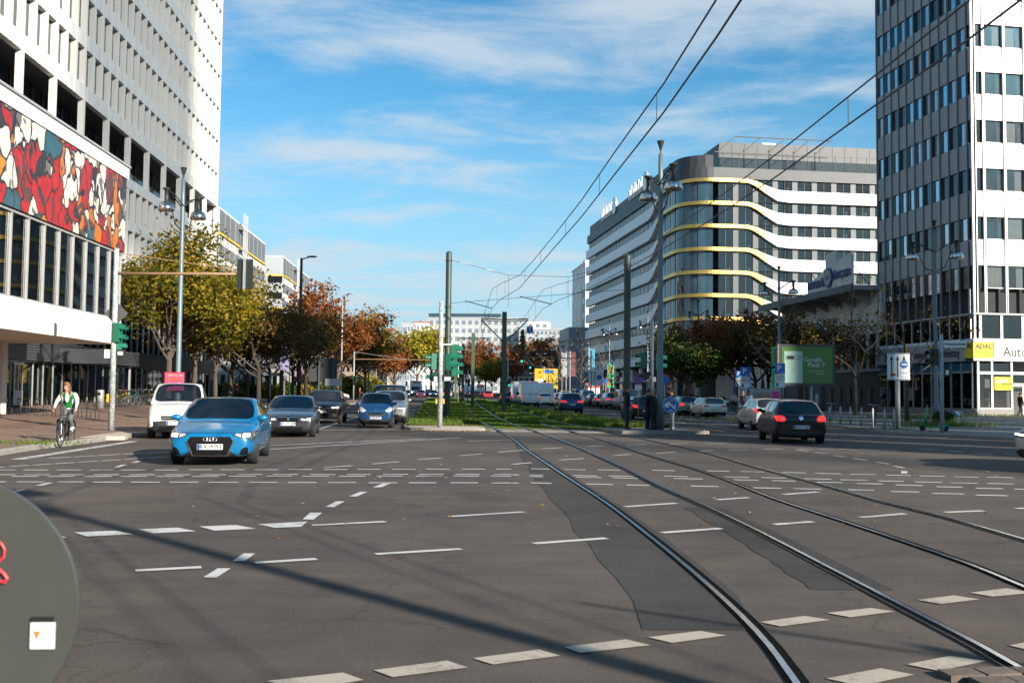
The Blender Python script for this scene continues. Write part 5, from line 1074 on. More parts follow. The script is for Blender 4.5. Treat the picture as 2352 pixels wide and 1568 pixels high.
PRIUS['dec'] = [('tail_light', [(.66, .80), (.78, .80), (.82, 1.0), (.74, 1.02)], 'r', M_redon, .012, 4, True), ('tail_light', rect(-.25, .25, 1.2, 1.24), 'r', M_red, .012)]+GOLF['dec'][7:8]
MINI = dict(HATCH, L=4.25, W=1.8, H=1.44, wb=2.67, fo=.8, xc=.95, x1=.35, x2=-1.72, xd=-1.95, zd=.95, zt=.9, bx=-.3, tumble=.80, rpz=.55, tail=.95)
MINI['dec'] = [('tail_light', [(.46, .73), (.80, .74), (.80, .86), (.46, .86)], 'r', M_red, .014, 4, True), ('tail_light_ring', [(.44, .71), (.82, .72), (.82, .88), (.44, .88)], 'r', M_chrome, .008, 4, True), ('badge', rect(-.14, .14, .80, .83), 'r', M_chrome, .012, 3), ('reflector', rect(.5, .75, .50, .53), 'r', M_red, .012, 3, True), ('rear_bumper_trim', rect(-.74, .74, .22, .42), 'r', M_plast, .008), ('plate_recess', rect(-.30, .30, .475, .63), 'r', M_frame, .005)]
T_audi = audi(); T_golf = car_type(GOLF); T_sedan = car_type(SEDAN); T_suv = car_type(SUV); T_micro = car_type(MICRO); T_svan = car_type(SVAN); T_mvan = car_type(MVAN); T_lvan = car_type(LVAN); T_prius = car_type(PRIUS); T_mini = car_type(MINI)
C = dict(blue=paint('turbo_blue', (.0, .135, .31)), grey=paint('mineral_grey', (.045, .048, .053), .5), black=mat('black_paint', (.006, .006, .007), .3, coat=.5, spec=.3), white=paint('white_paint', (.74, .74, .72)), navy=paint('navy_paint', (.008, .025, .13), .3), petrol=paint('petrol_blue', (.006, .06, .17), .3), silver=paint('silver_paint', (.42, .43, .44), .75), cream=paint('cream_paint', (.62, .58, .48)), green=paint('mint_green', (.16, .24, .14)), teal=paint('dark_teal', (.02, .05, .06), .3), wine=paint('wine_red', (.11, .008, .03), .2), red=paint('red_paint', (.33, .012, .014)), dgrey=paint('dark_grey', (.03, .032, .035), .4), lwhite=paint('pearl_white', (.60, .61, .61), .2))
# ---- junction traffic
au = place_car(T_audi, 'bright blue hatchback with a black roof turning across the junction', 483, 1070, head=8.5, col=C['blue'], plate='B X 3979 E', driver=M_cloth_d, anchor=2.05, roofcol=C['black'], short='bright blue hatchback')
for i in range(4):  # emblem rings
    h = T_audi['bvh'].ray_cast(Vector((4, (i-1.5)*.062, .565)), Vector((-1, 0, 0)))[0]
    q = MB(); q.tube([(0, math.cos(a*math.pi/8)*.043, math.sin(a*math.pi/8)*.043) for a in range(17)], .007, 6); q.build('emblem_ring', M_chrome, au, True).location = (h.x+.022, (i-1.5)*.062, .565)
hood = None
place_car(T_svan, 'white delivery van with black bumper beside the blue hatchback', 402, 1008, head=15, col=C['white'], plate='B GT 572', driver=M_cloth_d, short='white delivery van', anchor=2.0, name='delivery_van', cat='van')
place_car(T_sedan, 'dark grey saloon with twin kidney grille behind the blue hatchback', 662, 1004, head=8.5, col=C['grey'], plate='HD HY 930E', driver=M_cloth_d, short='dark grey saloon', anchor=2.1)
place_car(T_suv, 'black sport utility car following the dark grey saloon', 738, 973, head=5, col=C['black'], plate='B 6791', driver=M_cloth_d, short='black sport utility car', anchor=2.1, rimdark=True)
place_car(T_micro, 'tiny metallic blue two-seater with silver grille at the stop line', 862, 983, head=5.5, col=C['petrol'], plate='B JK 8197', driver=M_cloth_d, passenger=M_cloth_d, anchor=1.2, short='tiny blue two-seater')
place_car(T_suv, 'silver estate car hidden behind the tiny blue two-seater', pos=(-6.05, 49.8), head=4.3, col=C['silver'])
place_car(T_mvan, 'black minibus van queued behind the tiny blue two-seater', pos=(-6.75, 55.3), head=4.3, col=C['black'], driver=M_cloth_d, short='black minibus', name='minibus', cat='van')
k_ = -.0756
place_car(T_sedan, 'dark blue saloon beside the white box lorry', pos=(-20.6, 195), head=4.3, col=C['navy'], far=True, group='cars coming down the street')
place_car(T_golf, 'wine red hatchback with lights on ahead of the yellow tram', pos=(-16.9, 186), head=4.3, col=C['wine'], far=True, group='cars coming down the street')
place_car(T_sedan, 'dark car with lights on just behind the wine red hatchback', pos=(-16.0, 204), head=4.3, col=C['dgrey'], far=True, group='cars coming down the street')
place_car(T_golf, 'small dark car in front of the white box lorry', pos=(-20.9, 250), head=4.3, col=C['teal'], far=True, group='cars coming down the street')
M_dl = mat('far_lit_lamp', (1, .75, .6), .3, emit=8)
go = place_car(T_golf, 'black hatchback seen from behind turning right by the bollards', 1836, 1018, head=175, col=C['black'], rear_plate='B DK 2106', anchor=-1.75, driver=M_cloth_d, short='black hatchback by the bollards')
place_car(T_prius, 'silver white hybrid hatchback driving ahead of the black hatchback', pos=(11.9, 47.2), head=178, col=C['lwhite'], far=False)
place_car(T_mini, 'cream estate car parked at the end of the kerb row', pos=(14.2, 72.2), head=184, col=C['cream'], rear_plate='M JT 5494', group='cars parked along the right kerb')
place_car(T_golf, 'mint green hatchback parked in front of the cream estate car', pos=(13.6, 78.4), head=184, col=C['green'], far=True, group='cars parked along the right kerb')
place_car(T_golf, 'silver hatchback parked two cars up from the cream estate car', pos=(12.5, 84.2), head=184, col=C['silver'], far=True, group='cars parked along the right kerb')
place_car(T_sedan, 'dark teal car parked in front of the silver hatchback', pos=(11.9, 90.5), head=184, col=C['teal'], far=True, group='cars parked along the right kerb')
place_car(T_golf, 'black hatchback driving past the people on the traffic island', pos=(8.25, 64.5), head=186, col=C['black'], rear_plate='B UA 9577', far=True)
place_car(T_suv, 'dark blue crossover with brake lights driving along the tram bed', pos=(4.55, 79.5), head=184, col=C['navy'], rear_plate='B SA 7774', group=None)
V2 = 'vehicles queued on the right carriageway'
place_car(T_lvan, 'tall white panel van with brake lights waiting beside the tram bed', pos=(1.75, 104), head=184, col=C['lwhite'], name='panel_van', cat='van', far=True, group=V2); place_car(T_lvan, 'tall white panel van waiting just ahead of another like it', pos=(.9, 112), head=184, col=C['lwhite'], name='panel_van', cat='van', far=True, group=V2)
for x, y, T_, c_, l_ in ((3.75, 115, T_sedan, 'white', 'white saloon in the queue beside the panel van'), (5.4, 112, T_prius, 'white', 'white hatchback in the queue next to the white saloon'), (-.6, 121, T_golf, 'black', 'black hatchback ahead of the tall panel vans'), (4.2, 126, T_lvan, 'white', 'white box van ahead of the white saloon in the queue'), (10.0, 100, T_suv, 'silver', 'silver off-roader parked under the bare tree'), (9.7, 107, T_golf, 'dgrey', 'dark grey hatchback parked behind the silver off-roader'), (9.4, 113, T_sedan, 'black', 'black saloon parked behind the dark grey hatchback'), (10.8, 94.5, T_mvan, 'silver', 'silver minibus parked near the dark teal car'), (8.9, 119, T_svan, 'white', 'white parked van beyond the black saloon'), (8.6, 127, T_mvan, 'silver', 'grey minibus parked beyond the white parked van'), (8.0, 135, T_golf, 'dgrey', 'dark hatchback parked beyond the grey minibus'), (7.6, 142, T_suv, 'white', 'white sport utility car parked far up the right kerb'), (4.9, 138, T_suv, 'dgrey', 'dark sport utility car ahead in the right queue')):
    place_car(T_, l_, pos=(x, y), head=183.5, col=C[c_], far=True, group=V2, name='van' if T_ in (T_lvan, T_mvan, T_svan) else 'car', cat='van' if T_ in (T_lvan, T_mvan, T_svan) else 'car')
V3 = 'cars beyond the bend of the tram bed'
for x, y, T_, c_, h_, l_ in ((-4.2, 178, T_golf, 'red', 184, 'red hatchback driving away past the tram masts'), (-6.6, 188, T_sedan, 'black', 184, 'black car in the parked row beyond the red hatchback'), (-7.6, 197, T_golf, 'dgrey', 184, 'dark grey car second in the row beyond the red hatchback'), (-8.6, 206, T_sedan, 'dgrey', 184, 'dark saloon third in the row beyond the red hatchback'), (-9.7, 216, T_lvan, 'white', 184, 'white van at the end of the row beyond the red hatchback'), (-11.4, 176, T_suv, 'silver', 184, 'silver car with brake lights beside the tram masts')):
    place_car(T_, l_, pos=(x, y), head=h_, col=C[c_], far=True, group=V3, name='van' if T_ is T_lvan else 'car', cat='van' if T_ is T_lvan else 'car')
o = place_car(T_suv, 'dark car cut off by the frame edge on the cross street', pos=(13.55, 22.3), head=-66, col=C['silver'], rimdark=True)
place_car(T_svan, 'white van parked on the left side street beyond the trees', pos=(-23.0, 128), head=60, col=C['white'], far=True, name='delivery_van', cat='van')
# ---- lorry, ambulance, tram
def lorry(pos, head):
    p = Vector((pos[0], pos[1], gz(pos[1]))); o = thing('box_lorry', 'white box lorry with hire lettering coming down the street', 'lorry', p, R(-90+head))
    P('cargo_box', C['white'], o, (-3.2, 1.6, -1.22, 1.22, .95, 3.35)); MB().extr([(1.75, .45), (3.3, .45), (3.35, 1.3), (3.0, 2.35), (1.75, 2.4)], -1.05, 1.05).build('cab', C['white'], o); MB().quad((3.36, -.9, 1.32), (3.36, .9, 1.32), (3.03, .9, 2.25), (3.03, -.9, 2.25)).build('windscreen', M_glassd, o); P('chassis', M_plast, o, (-3.2, 1.7, -.8, .8, .5, .94)); P('bumper', M_plast, o, (3.31, 3.42, -1.0, 1.0, .4, .75))
    for s_ in (-1, 1): P('headlight', M_led, o, (3.43, 3.45, s_*.8-.12, s_*.8+.12, .8, .95))
    t, rm, bk = wheel_meshes(.42, .26, False)
    for x in (2.5, -2.0):
        for s_ in (-1, 1): w = ob('wheel', t, o, (x, s_*.95, .42), 0 if s_ > 0 else math.pi); ob('rim', rm, w)
    text('Hertz', .6, M_blk, o, (1.62, 0, 3.0), (R(90), 0, R(90)), bold=.02)
lorry((-20.3, 212), 4.3)
def tram(pos, head):
    o = thing('tram', 'yellow tram with white roof standing on the far track', 'tram', (pos[0], pos[1], gz(pos[1])+.17), R(-90+head)); M_ty = mat('tram_yellow', (.80, .50, .02), .4, coat=.5)
    MB().extr([(0, .3), (.2, .3), (.25, .9), (.05, 1.15), (-15, 1.15), (-15, .3)], -1.2, 1.2).build('lower_body', M_ty, o); MB().extr([(.04, 1.16), (-.15, 2.5), (-.6, 2.9), (-15, 2.9), (-15, 1.16)], -1.19, 1.19).build('window_band', M_glassd, o); MB().extr([(-.3, 2.91), (-.6, 3.3), (-15, 3.3), (-15, 2.91)], -1.15, 1.15).build('roof', C['white'], o); P('destination_display', M_char, o, (-.2, -.1, -.8, .8, 2.5, 2.8)); P('bogie', M_plast, o, (-3.5, -1.5, -.9, .9, .0, .29))
    P('bogie', M_plast, o, (-12.5, -10.5, -.9, .9, .0, .29))
    for s_ in (-1, 1): P('headlight', M_led, o, (.22, .26, s_*.75-.12, s_*.75+.12, .75, .92))
tram((-14.8, 228), 4.3)
def ambulance(pos, label, T_=T_lvan):
    q = place_car(T_, label, pos=pos, head=183, col=C['white'], far=True, name='ambulance', cat='ambulance'); P_ = T_['P']; m_ = mat('signal_red', (.8, .03, .02), .4)
    q2 = MB(); [q2.box(-P_['L']/2-.03, -P_['L']/2-.02, y-.2, y+.2, .8, 2.3) for y in (-.65, .65)]; P('stripe', m_, q, (-P_['L']/2-.035, -P_['L']/2-.02, -.9, .9, 2.2, 2.5)); P('stripe', m_, q, (-P_['L']/2-.035, -P_['L']/2-.02, -.9, .9, .8, 1.1)); P('light_bar', m_, q, (1.0, 1.3, -.7, .7, P_['H'], P_['H']+.12))
ambulance((-7.3, 232), 'red and white ambulance beyond the parked row'); ambulance((12.0, 150), 'red and white rescue van near the green street signs')
# ================================================================ TREES
M_bark = mat('bark', (.075, .058, .045), .95, var=.4, scale=9, bump=.6, bscale=14, stretch=(1, 1, .25)); M_bark2 = mat('pale_bark', (.16, .135, .11), .9, var=.3, scale=7)
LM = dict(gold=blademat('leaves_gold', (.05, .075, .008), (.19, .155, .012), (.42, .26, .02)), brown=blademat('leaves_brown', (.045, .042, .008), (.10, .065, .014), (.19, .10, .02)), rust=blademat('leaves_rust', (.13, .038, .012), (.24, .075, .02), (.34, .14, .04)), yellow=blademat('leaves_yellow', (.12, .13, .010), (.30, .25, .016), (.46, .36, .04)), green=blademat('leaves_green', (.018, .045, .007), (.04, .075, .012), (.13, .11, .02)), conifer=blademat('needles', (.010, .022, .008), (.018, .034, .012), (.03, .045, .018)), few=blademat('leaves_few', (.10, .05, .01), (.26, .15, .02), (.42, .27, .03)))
def tree_meshes(seed, H, th, tr, rx, rz, nleaf, ls, kind, bark=M_bark, twigs=5, lean=0.0, clump=.55, levels=3):
    rnd = random.Random(seed); b = MB(); tips = []
    top = Vector((lean, 0, th)); b.tube([(0, 0, -.1), (lean*.2, .02, th*.35), (lean*.6, -.03, th*.7), top], [tr*1.25, tr, tr*.9, tr*.8], 9)
    cz = th+rz*.85
    def grow(p, d, ln, r_, lv):
        n = 3; pts = [p]; q = p.copy(); dd = d.copy()
        for i in range(n):
            dd = (dd+Vector((rnd.gauss(0, .16), rnd.gauss(0, .16), rnd.gauss(.05, .12)))).normalized(); q = q+dd*ln/n; pts.append(q.copy())
        b.tube(pts, [r_, r_*.82, r_*.68, r_*.5], 6 if lv < 2 else 4, False)
        if lv >= levels: tips.append((pts[-1], dd)); tips.append((pts[-2], dd)); return
        for k in range(rnd.choice((2, 3, 3)) if lv else twigs):
            a = rnd.uniform(0, 6.28); t = Vector((math.cos(a), math.sin(a), rnd.uniform(-.25, .7)))
            grow(pts[-1] if k < 2 else pts[rnd.choice((1, 2))], (dd*.75+t*.75).normalized(), ln*rnd.uniform(.6, .85), r_*.58, lv+1)
    for k in range(twigs):
        a = k*6.28/twigs+rnd.uniform(-.4, .4); up = rnd.uniform(.55, 1.5)
        grow(top-Vector((0, 0, rnd.uniform(0, .25)*th)), Vector((math.cos(a), math.sin(a), up)).normalized(), rz*rnd.uniform(.5, .75), tr*.5, 1)
    grow(top, Vector((0, 0, 1)), rz*.75, tr*.6, 1)
    # pull twigs and leaves inside the crown's outline
    trunk = b.mesh('trunk', bark, True)
    vs = []; fs = []; tn = []
    per = max(1, nleaf//len(tips))
    for p, d in tips:
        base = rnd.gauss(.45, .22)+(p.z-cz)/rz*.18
        for i in range(rnd.randint(int(per*.5), int(per*1.5)+1)):
            c = p+Vector((rnd.gauss(0, clump), rnd.gauss(0, clump), rnd.gauss(0, clump*.75))); s_ = ls*rnd.choice((.5, .7, .9, 1.0, 1.2, 1.6))
            u = Vector((rnd.gauss(0, 1), rnd.gauss(0, 1), rnd.gauss(0, .6))).normalized(); w = u.cross(Vector((rnd.gauss(0, 1), rnd.gauss(0, 1), rnd.gauss(0, 1)))).normalized()
            o = len(vs); vs += [c-u*s_*.6, c+w*s_*.42, c+u*s_*.6, c-w*s_*.42]; fs.append((o, o+1, o+2, o+3)); tn.append(min(1, max(0, base+rnd.gauss(0, .2))))
    crown = tone_mesh('crown', [tuple(v) for v in vs], fs, tn, LM[kind], 4)
    return trunk, crown
TM = dict(
 gold1=tree_meshes(11, 13, 4.2, .20, 4, 5.2, 18000, .19, 'gold', twigs=7, clump=.72), gold2=tree_meshes(23, 12, 4.0, .17, 4, 4.6, 14000, .19, 'gold', twigs=6, clump=.68), brown1=tree_meshes(31, 10, 3.2, .19, 3.6, 4.0, 8500, .18, 'brown', twigs=6, clump=.55), brown2=tree_meshes(37, 10, 3.4, .17, 3.6, 3.8, 6500, .18, 'brown', twigs=5, clump=.6),
 rust1=tree_meshes(41, 12, 4.0, .2, 4, 5, 4200, .30, 'rust', twigs=6, clump=.55), rust2=tree_meshes(47, 9, 3.0, .16, 3.4, 3.6, 6000, .24, 'rust', twigs=6, clump=.55), yellow=tree_meshes(53, 16, 4, .3, 6, 7.5, 6000, .55, 'yellow', twigs=6, clump=1.0), green=tree_meshes(59, 8, 2.6, .16, 3.2, 3.2, 7000, .24, 'green', twigs=6, clump=.6),
 bare=tree_meshes(61, 8, 3.0, .11, 3, 3.4, 60, .2, 'few', bark=M_bark2, twigs=5, levels=3), few=tree_meshes(67, 9, 3.3, .12, 3.0, 3.8, 380, .15, 'few', twigs=5, clump=.4), farrust=tree_meshes(71, 14, 4, .3, 5, 6.5, 4500, .5, 'rust', twigs=6, clump=.9))
def conifer():
    rnd = random.Random(5); b = MB().tube([(0, 0, 0), (0, 0, 17)], [.3, .04], 7); vs = []; fs = []; tn = []
    for i in range(3200):
        z = 2+15*rnd.random()**.8; r_ = (17.2-z)/17*4*rnd.uniform(.3, 1)*(1+.25*math.sin(z*5)); a = rnd.uniform(0, 6.28); c = Vector((r_*math.cos(a), r_*math.sin(a), z-r_*.25)); d = Vector((math.cos(a), math.sin(a), -.3))*.45; w = Vector((-math.sin(a), math.cos(a), rnd.uniform(-.4, .4)))*.16; o = len(vs); vs += [tuple(c-d), tuple(c+w), tuple(c+d), tuple(c-w)]; fs.append((o, o+1, o+2, o+3)); tn.append(rnd.random())
    return b.mesh('trunk', M_bark), tone_mesh('crown', vs, fs, tn, LM['conifer'], 4)
TM['conifer'] = conifer()
def tree(kind, label, x, y, s=1.0, sz=None, group=None, rz=None, z=None):
    o = thing('tree', label, 'tree', (x, y, z if z is not None else gz(y)+.12), rz if rz is not None else random.uniform(0, 6.28), group); t, c = TM[kind]
    ob('trunk', t, o); ob('crown', c, o); o.scale = (s, s, sz or s); return o
def tp(px, Y): return AT(px, 900, Y).x
GL = 'street trees along the left pavement'
tree('gold1', 'tall green and gold street tree nearest the finned tower', tp(386, 66), 66, .98, .93, GL, 1.0, .5); tree('gold2', 'golden street tree behind the circus poster lamp post', tp(446, 72), 72, .98, .95, GL, 2.2, .45); tree('gold2', 'gold and brown street tree third along the left pavement', tp(494, 78), 78, .95, .9, GL, 4.4, .35)
for px, Y, k, s_, l_ in ((530, 82, 'brown1', .98, 'brown street tree with forked trunk fourth along the left pavement'), (568, 84, 'brown2', .96, 'bare-topped brown street tree fifth along the left pavement'), (594, 79, 'brown1', 1.0, 'thick-trunked brown street tree by the bicycle stands'), (645, 92, 'brown2', 1.02, 'brown street tree by the purple poster'), (702, 98, 'brown1', 1.05, 'dark brown street tree beside the dark lamp post'), (672, 104, 'brown2', 1.0, 'dark brown street tree behind the poster column'), (620, 100, 'brown1', 1.0, 'brown street tree at the back of the left pavement')):
    tree(k, l_, tp(px, Y), Y, s_, s_, GL)
GL2 = 'autumn trees farther up the left side'
for px, Y, k, s_, l_ in ((735, 128, 'rust1', 1.25, 'tall thin rust coloured tree against the pale building'), (775, 132, 'rust1', 1.12, 'rust coloured tree with sparse top beside the grey lamp post'), (815, 140, 'gold2', 1.1, 'green and gold tree at the bend of the left pavement'), (838, 150, 'gold2', 1.1, 'small gold tree beside the traffic signals'), (880, 190, 'farrust', .78, 'rust coloured tree left of the yellow tree'), (905, 205, 'farrust', .7, 'low rust coloured tree beside the yellow tree'), (850, 180, 'farrust', .75, 'rust coloured tree behind the small gold tree'), (957, 300, 'yellow', 1.3, 'big bright yellow tree in the middle of the street view'), (990, 312, 'yellow', 1.2, 'big yellow tree standing behind the white signal pole')):
    tree(k, l_, tp(px, Y), Y, s_, s_, GL2)
GF = 'autumn trees at the far end'
for i, (px, Y, k, s_, l_) in enumerate(((1070, 280, 'farrust', .85, 'rust tree just right of the tall green mast'), (1100, 300, 'farrust', .9, 'rust tree between the tram masts'), (1130, 270, 'yellow', .62, 'small yellow green tree behind the cross-arm mast'), (1180, 290, 'farrust', .95, 'brown tree behind the small house'), (1199, 330, 'conifer', 1.25, 'dark conifer in front of the white apartments'), (1230, 300, 'farrust', 1.05, 'wide brown tree right of the conifer'), (1262, 290, 'farrust', 1.05, 'brown tree in front of the grey block'), (1290, 270, 'farrust', .95, 'brown tree behind the yellow direction sign'), (1300, 310, 'yellow', .75, 'olive tree at the right end of the far trees'), (1040, 310, 'farrust', .8, 'brown tree behind the left end of the tram masts'), (1085, 330, 'farrust', 1.1, 'tall rust tree behind the second square mast'), (1115, 345, 'farrust', 1.1, 'tall brown tree left of the cross-arm mast'), (1150, 335, 'yellow', .85, 'yellow green tree directly behind the cross-arm mast'), (1165, 250, 'farrust', .7, 'low rust tree beside the small house'), (1212, 345, 'farrust', 1.15, 'tall brown tree behind the conifer'), (1245, 350, 'farrust', 1.15, 'tall rust tree under the stepped white apartments'), (1278, 340, 'yellow', .95, 'olive tree under the stepped white apartments'), (1055, 260, 'farrust', .65, 'low rust tree left of the slim masts'), (1305, 330, 'farrust', 1.1, 'brown tree beside the white tower'))):
    tree(k, l_, tp(px, Y), Y, s_, s_, GF)
GR = 'trees in front of the banded office'
for px, Y, k, s_, l_ in ((1570, 96, 'green', 1.0, 'round dark green tree in front of the banded office'), (1640, 104, 'rust2', 1.15, 'rust red tree in front of the banded office'), (1690, 100, 'rust2', 1.15, 'orange tree beside the rust red tree'), (1735, 96, 'brown1', .95, 'brown tree behind the parking signs'), (1765, 98, 'brown2', .95, 'brown tree at the left edge of the billboard'), (1840, 90, 'brown2', .98, 'dark brown tree behind the billboard'), (1890, 88, 'brown1', .9, 'dark brown tree right of the billboard lettering')):
    tree(k, l_, tp(px, Y), Y, s_, s_, GR)
GB = 'nearly bare young trees on the right pavement'
for px, Y, k, s_, l_ in ((1965, 74, 'few', 1.12, 'young tree with a few yellow leaves behind the bollards'), (2083, 60, 'few', .98, 'young tree with a few yellow leaves behind the lane sign'), (1405, 118, 'bare', 1.0, 'bare young tree beside the green street banners'), (1385, 130, 'bare', 1.0, 'bare young tree farther from the green banners'), (1545, 106, 'bare', 1.1, 'bare tree left of the dark green tree'), (1795, 84, 'bare', 1.15, 'bare tree beside the lamp post by the billboard'), (1290, 160, 'bare', 1.2, 'bare tree by the yellow direction sign'), (1335, 150, 'bare', 1.2, 'bare tree by the flag poles')):
    tree(k, l_, tp(px, Y), Y, s_, s_, GB)
# shrubs behind the left trees
def shrub_mesh(seed, kind, n=1600):
    rnd = random.Random(seed); vs = []; fs = []; tn = []
    for i in range(n):
        a = rnd.uniform(0, 6.28); r_ = 1.0*math.sqrt(rnd.random()); z = .1+1.3*rnd.random()*(1-.5*r_); c = Vector((r_*math.cos(a), r_*math.sin(a), z)); u = Vector((rnd.gauss(0, 1), rnd.gauss(0, 1), rnd.gauss(0, 1))).normalized()*.13; w = u.cross(Vector((rnd.gauss(0, 1), rnd.gauss(0, 1), 1))).normalized()*.08
        o = len(vs); vs += [tuple(c-u), tuple(c+w), tuple(c+u), tuple(c-w)]; fs.append((o, o+1, o+2, o+3)); tn.append(rnd.random())
    return tone_mesh('leaf_mass', vs, fs, tn, LM[kind], 4)
SM = [shrub_mesh(1, 'green'), shrub_mesh(2, 'gold')]
for i, (px, Y, s_) in enumerate(((480, 108, 1.5), (520, 110, 1.3), (560, 112, 1.6), (610, 114, 1.5), (655, 118, 1.7), (700, 120, 1.6), (745, 122, 1.7), (545, 106, .9), (1590, 98, 1.1), (1660, 96, .9), (2165, 58, .55), (715, 150, 3.0), (748, 155, 3.0), (785, 152, 2.8), (815, 165, 3.0), (845, 170, 3.0))):
    x = tp(px, Y); o = thing('shrub', ['green', 'golden'][i % 2]+' shrub '+['by the glass pavilion', 'behind the street trees', 'under the brown trees', 'behind the poster column', 'beside the barrier', 'beside the dark lamp post', 'behind the black sport utility car', 'by the parked bicycles', 'below the dark green tree', 'below the rust red tree', 'at the foot of the lane-sign lamp post', 'in the hedge left of the white side-street van', 'in the hedge behind the rust trees', 'in the hedge behind the grey lamp post', 'in the hedge behind the gold tree', 'in the hedge at the far bend'][i], 'shrub', (x, Y, (zleft if px < 1176 else zright)(x, Y)), i*1.3, 'shrubs'); ob('leaf_mass', SM[i % 2], o); o.scale = (s_, s_, s_); st = MB(); st.tube([(0, 0, -.05), (.05, .02, .6)], .03, 5); st.build('stem', M_bark, o)
# ================================================================ STREET FURNITURE
M_lampgrey = mat('lamp_blue_grey', (.13, .17, .19), .5, metal=.3, var=.08, scale=2); M_galv = mat('galvanised', (.36, .36, .35), .55, metal=.4, var=.18, scale=5); M_mast = mat('mast_green', (.028, .055, .042), .5, var=.1, scale=2); M_sig = mat('signal_green', (.012, .14, .085), .45); M_sigd = mat('signal_dark', (.015, .022, .02), .5); M_bulb = mat('lens_dark', (.02, .03, .025), .2); M_on = mat('lens_green', (.0, .9, .45), .3, emit=3); M_steel = mat('lamp_steel', (.55, .55, .54), .18, metal=1); M_wire = mat('wire', (.03, .03, .032), .5); M_stick = mat('stickered_post', (.42, .43, .42), .6, var=.75, scale=14, var2=(.20, .26, .27)); M_arm = mat('brown_arm', (.28, .17, .09), .6, var=.1)
def vpole(parent, name, r0, r1, h, mm=M_galv, n=12, z0=0): return MB().tube([(0, 0, z0), (0, 0, z0+h*.5), (0, 0, z0+h)], [r0, (r0+r1)/2, r1], n).build(name, mm, parent, True)
def twin_lamp(label, x, y, h, dirv, group, z=None, mm=M_lampgrey, s=1.0):
    o = thing('street_lamp', label, 'street lamp', (x, y, gz(y)+.12 if z is None else z), math.atan2(dirv[1], dirv[0]), group)
    MB().tube([(0, 0, 0), (0, 0, 1.1), (0, 0, 1.15), (0, 0, h-1.6), (0, 0, h-.55)], [.17, .17, .13, .10, .09], 12).build('post', mm, o, True); MB().tube([(0, 0, h-.55), (0, 0, h-.4), (0, 0, h)], [.035, .035, .16], 10).build('finial', M_sigd, o)
    for s_ in (1, -1):
        e = Vector((s_*1.22, 0, h-1.5)); a = MB(); 
        a.tube([(0, .09, h-1.9), (s_*.7, .07, h-1.45), (s_*1.22, .0, h-1.28)], .028, 6); a.tube([(0, -.09, h-1.9), (s_*.7, -.07, h-1.45), (s_*1.22, .0, h-1.28)], .028, 6); a.tube([(0, 0, h-3.1), (s_*.55, 0, h-2.8), (s_*.8, 0, h-2.2), (s_*1.15, 0, h-1.45)], .03, 6)
        for t in (.35, .7, 1.0): a.tube([(s_*t, .08, h-1.9+.62*t/1.22), (s_*t, -.08, h-1.9+.62*t/1.22)], .02, 5)
        a.build('arm', M_sigd, o); hd = MB().lathe([(.05, -1.22), (.19, -1.24), (.17, -1.3), (.10, -1.36), (.095, -1.85), (.16, -1.92), (.30, -1.98)], 16, (s_*1.22, 0, h), 'z').build('lamp_head', M_sigd, o, True)
        MB().lathe([(.30, -1.985), (.365, -2.12), (.385, -2.27), (.36, -2.31), (.02, -2.34)], 20, (s_*1.22, 0, h), 'z').build('lamp_shade', M_steel, o, True)
    return o
GLP = 'twin bell street lamps'
lp = AT(408, 900, 47.7); twin_lamp('twin bell lamp post carrying the circus poster on the left corner', lp.x, 47.7, 12.0, (-.4, -1.2), GLP, .3)
lp = AT(1516, 900, 41.4); twin_lamp('tall twin bell lamp post on the traffic island with the people', lp.x, 41.4, 12.1, (.36, -1.2), GLP, .13)
lp = AT(2150, 900, 59); twin_lamp('twin bell lamp post in front of the right corner tower', lp.x, 59, 12.0, (1, -.35), GLP)
lp = AT(1790, 900, 81); twin_lamp('twin bell lamp post beside the billboard', lp.x, 81, 12.0, (.8, -.6), GLP)
for px, Y, l_ in ((1604, 112, 'twin bell lamp post among the rust red trees'), (1487, 128, 'twin bell lamp post left of the tall island lamp'), (1399, 146, 'twin bell lamp post by the bare young trees'), (1327, 180, 'twin bell lamp post by the flag poles'), (1283, 205, 'twin bell lamp post near the yellow direction sign'), (1243, 230, 'twin bell lamp post beyond the white vans'), (1213, 260, 'twin bell lamp post near the small house')): twin_lamp(l_, tp(px, Y), Y, 12.0, (.7, -.7), GLP)
def mod_lamp(label, px, Y, top, mm, band=True):
    h = AT(px, top, Y).z-gz(Y)-.1; o = thing('street_lamp', label, 'street lamp', (tp(px, Y), Y, gz(Y)+.1), 0, 'single arm street lamps'); vpole(o, 'post', .2 if mm is M_dk else .13, .12 if mm is M_dk else .07, h, mm)
    MB().bar((0, 0, h-.1), (.75, -.2, h+.08), .09).build('arm', mm, o); MB().lathe([(.02, -.05), (.2, -.04), (.26, .03), (.12, .1), (.02, .11)], 14).build('lamp_head', mm, o, True); hd_ = [q for q in o.children if q.name.startswith('lamp_head')][0]; hd_.location = (1.05, -.3, h+.1); hd_.scale = (2.0, 1, 1)
    if band: MB().lathe([(.21, 0), (.24, .02), (.24, 1.1), (.21, 1.12)], 14, (0, 0, 2.2)).build('poster_wrap', mat('red_poster', (.30, .03, .03), .6, var=.9, scale=3, var2=(.05, .05, .25)), o)
mod_lamp('dark single arm lamp with a red poster wrapped round its post', 686, 92, 593, M_dk); mod_lamp('grey single arm lamp rising through the rust coloured trees', 783, 120, 677, M_galv, False); mod_lamp('grey single arm lamp with a side boom near the small gold tree', 846, 150, 722, M_galv, False); mod_lamp('slender single arm lamp in front of the far houses', 863, 185, 748, M_galv, False); mod_lamp('grey lamp at the left of the far houses', 876, 230, 775, M_galv, False)
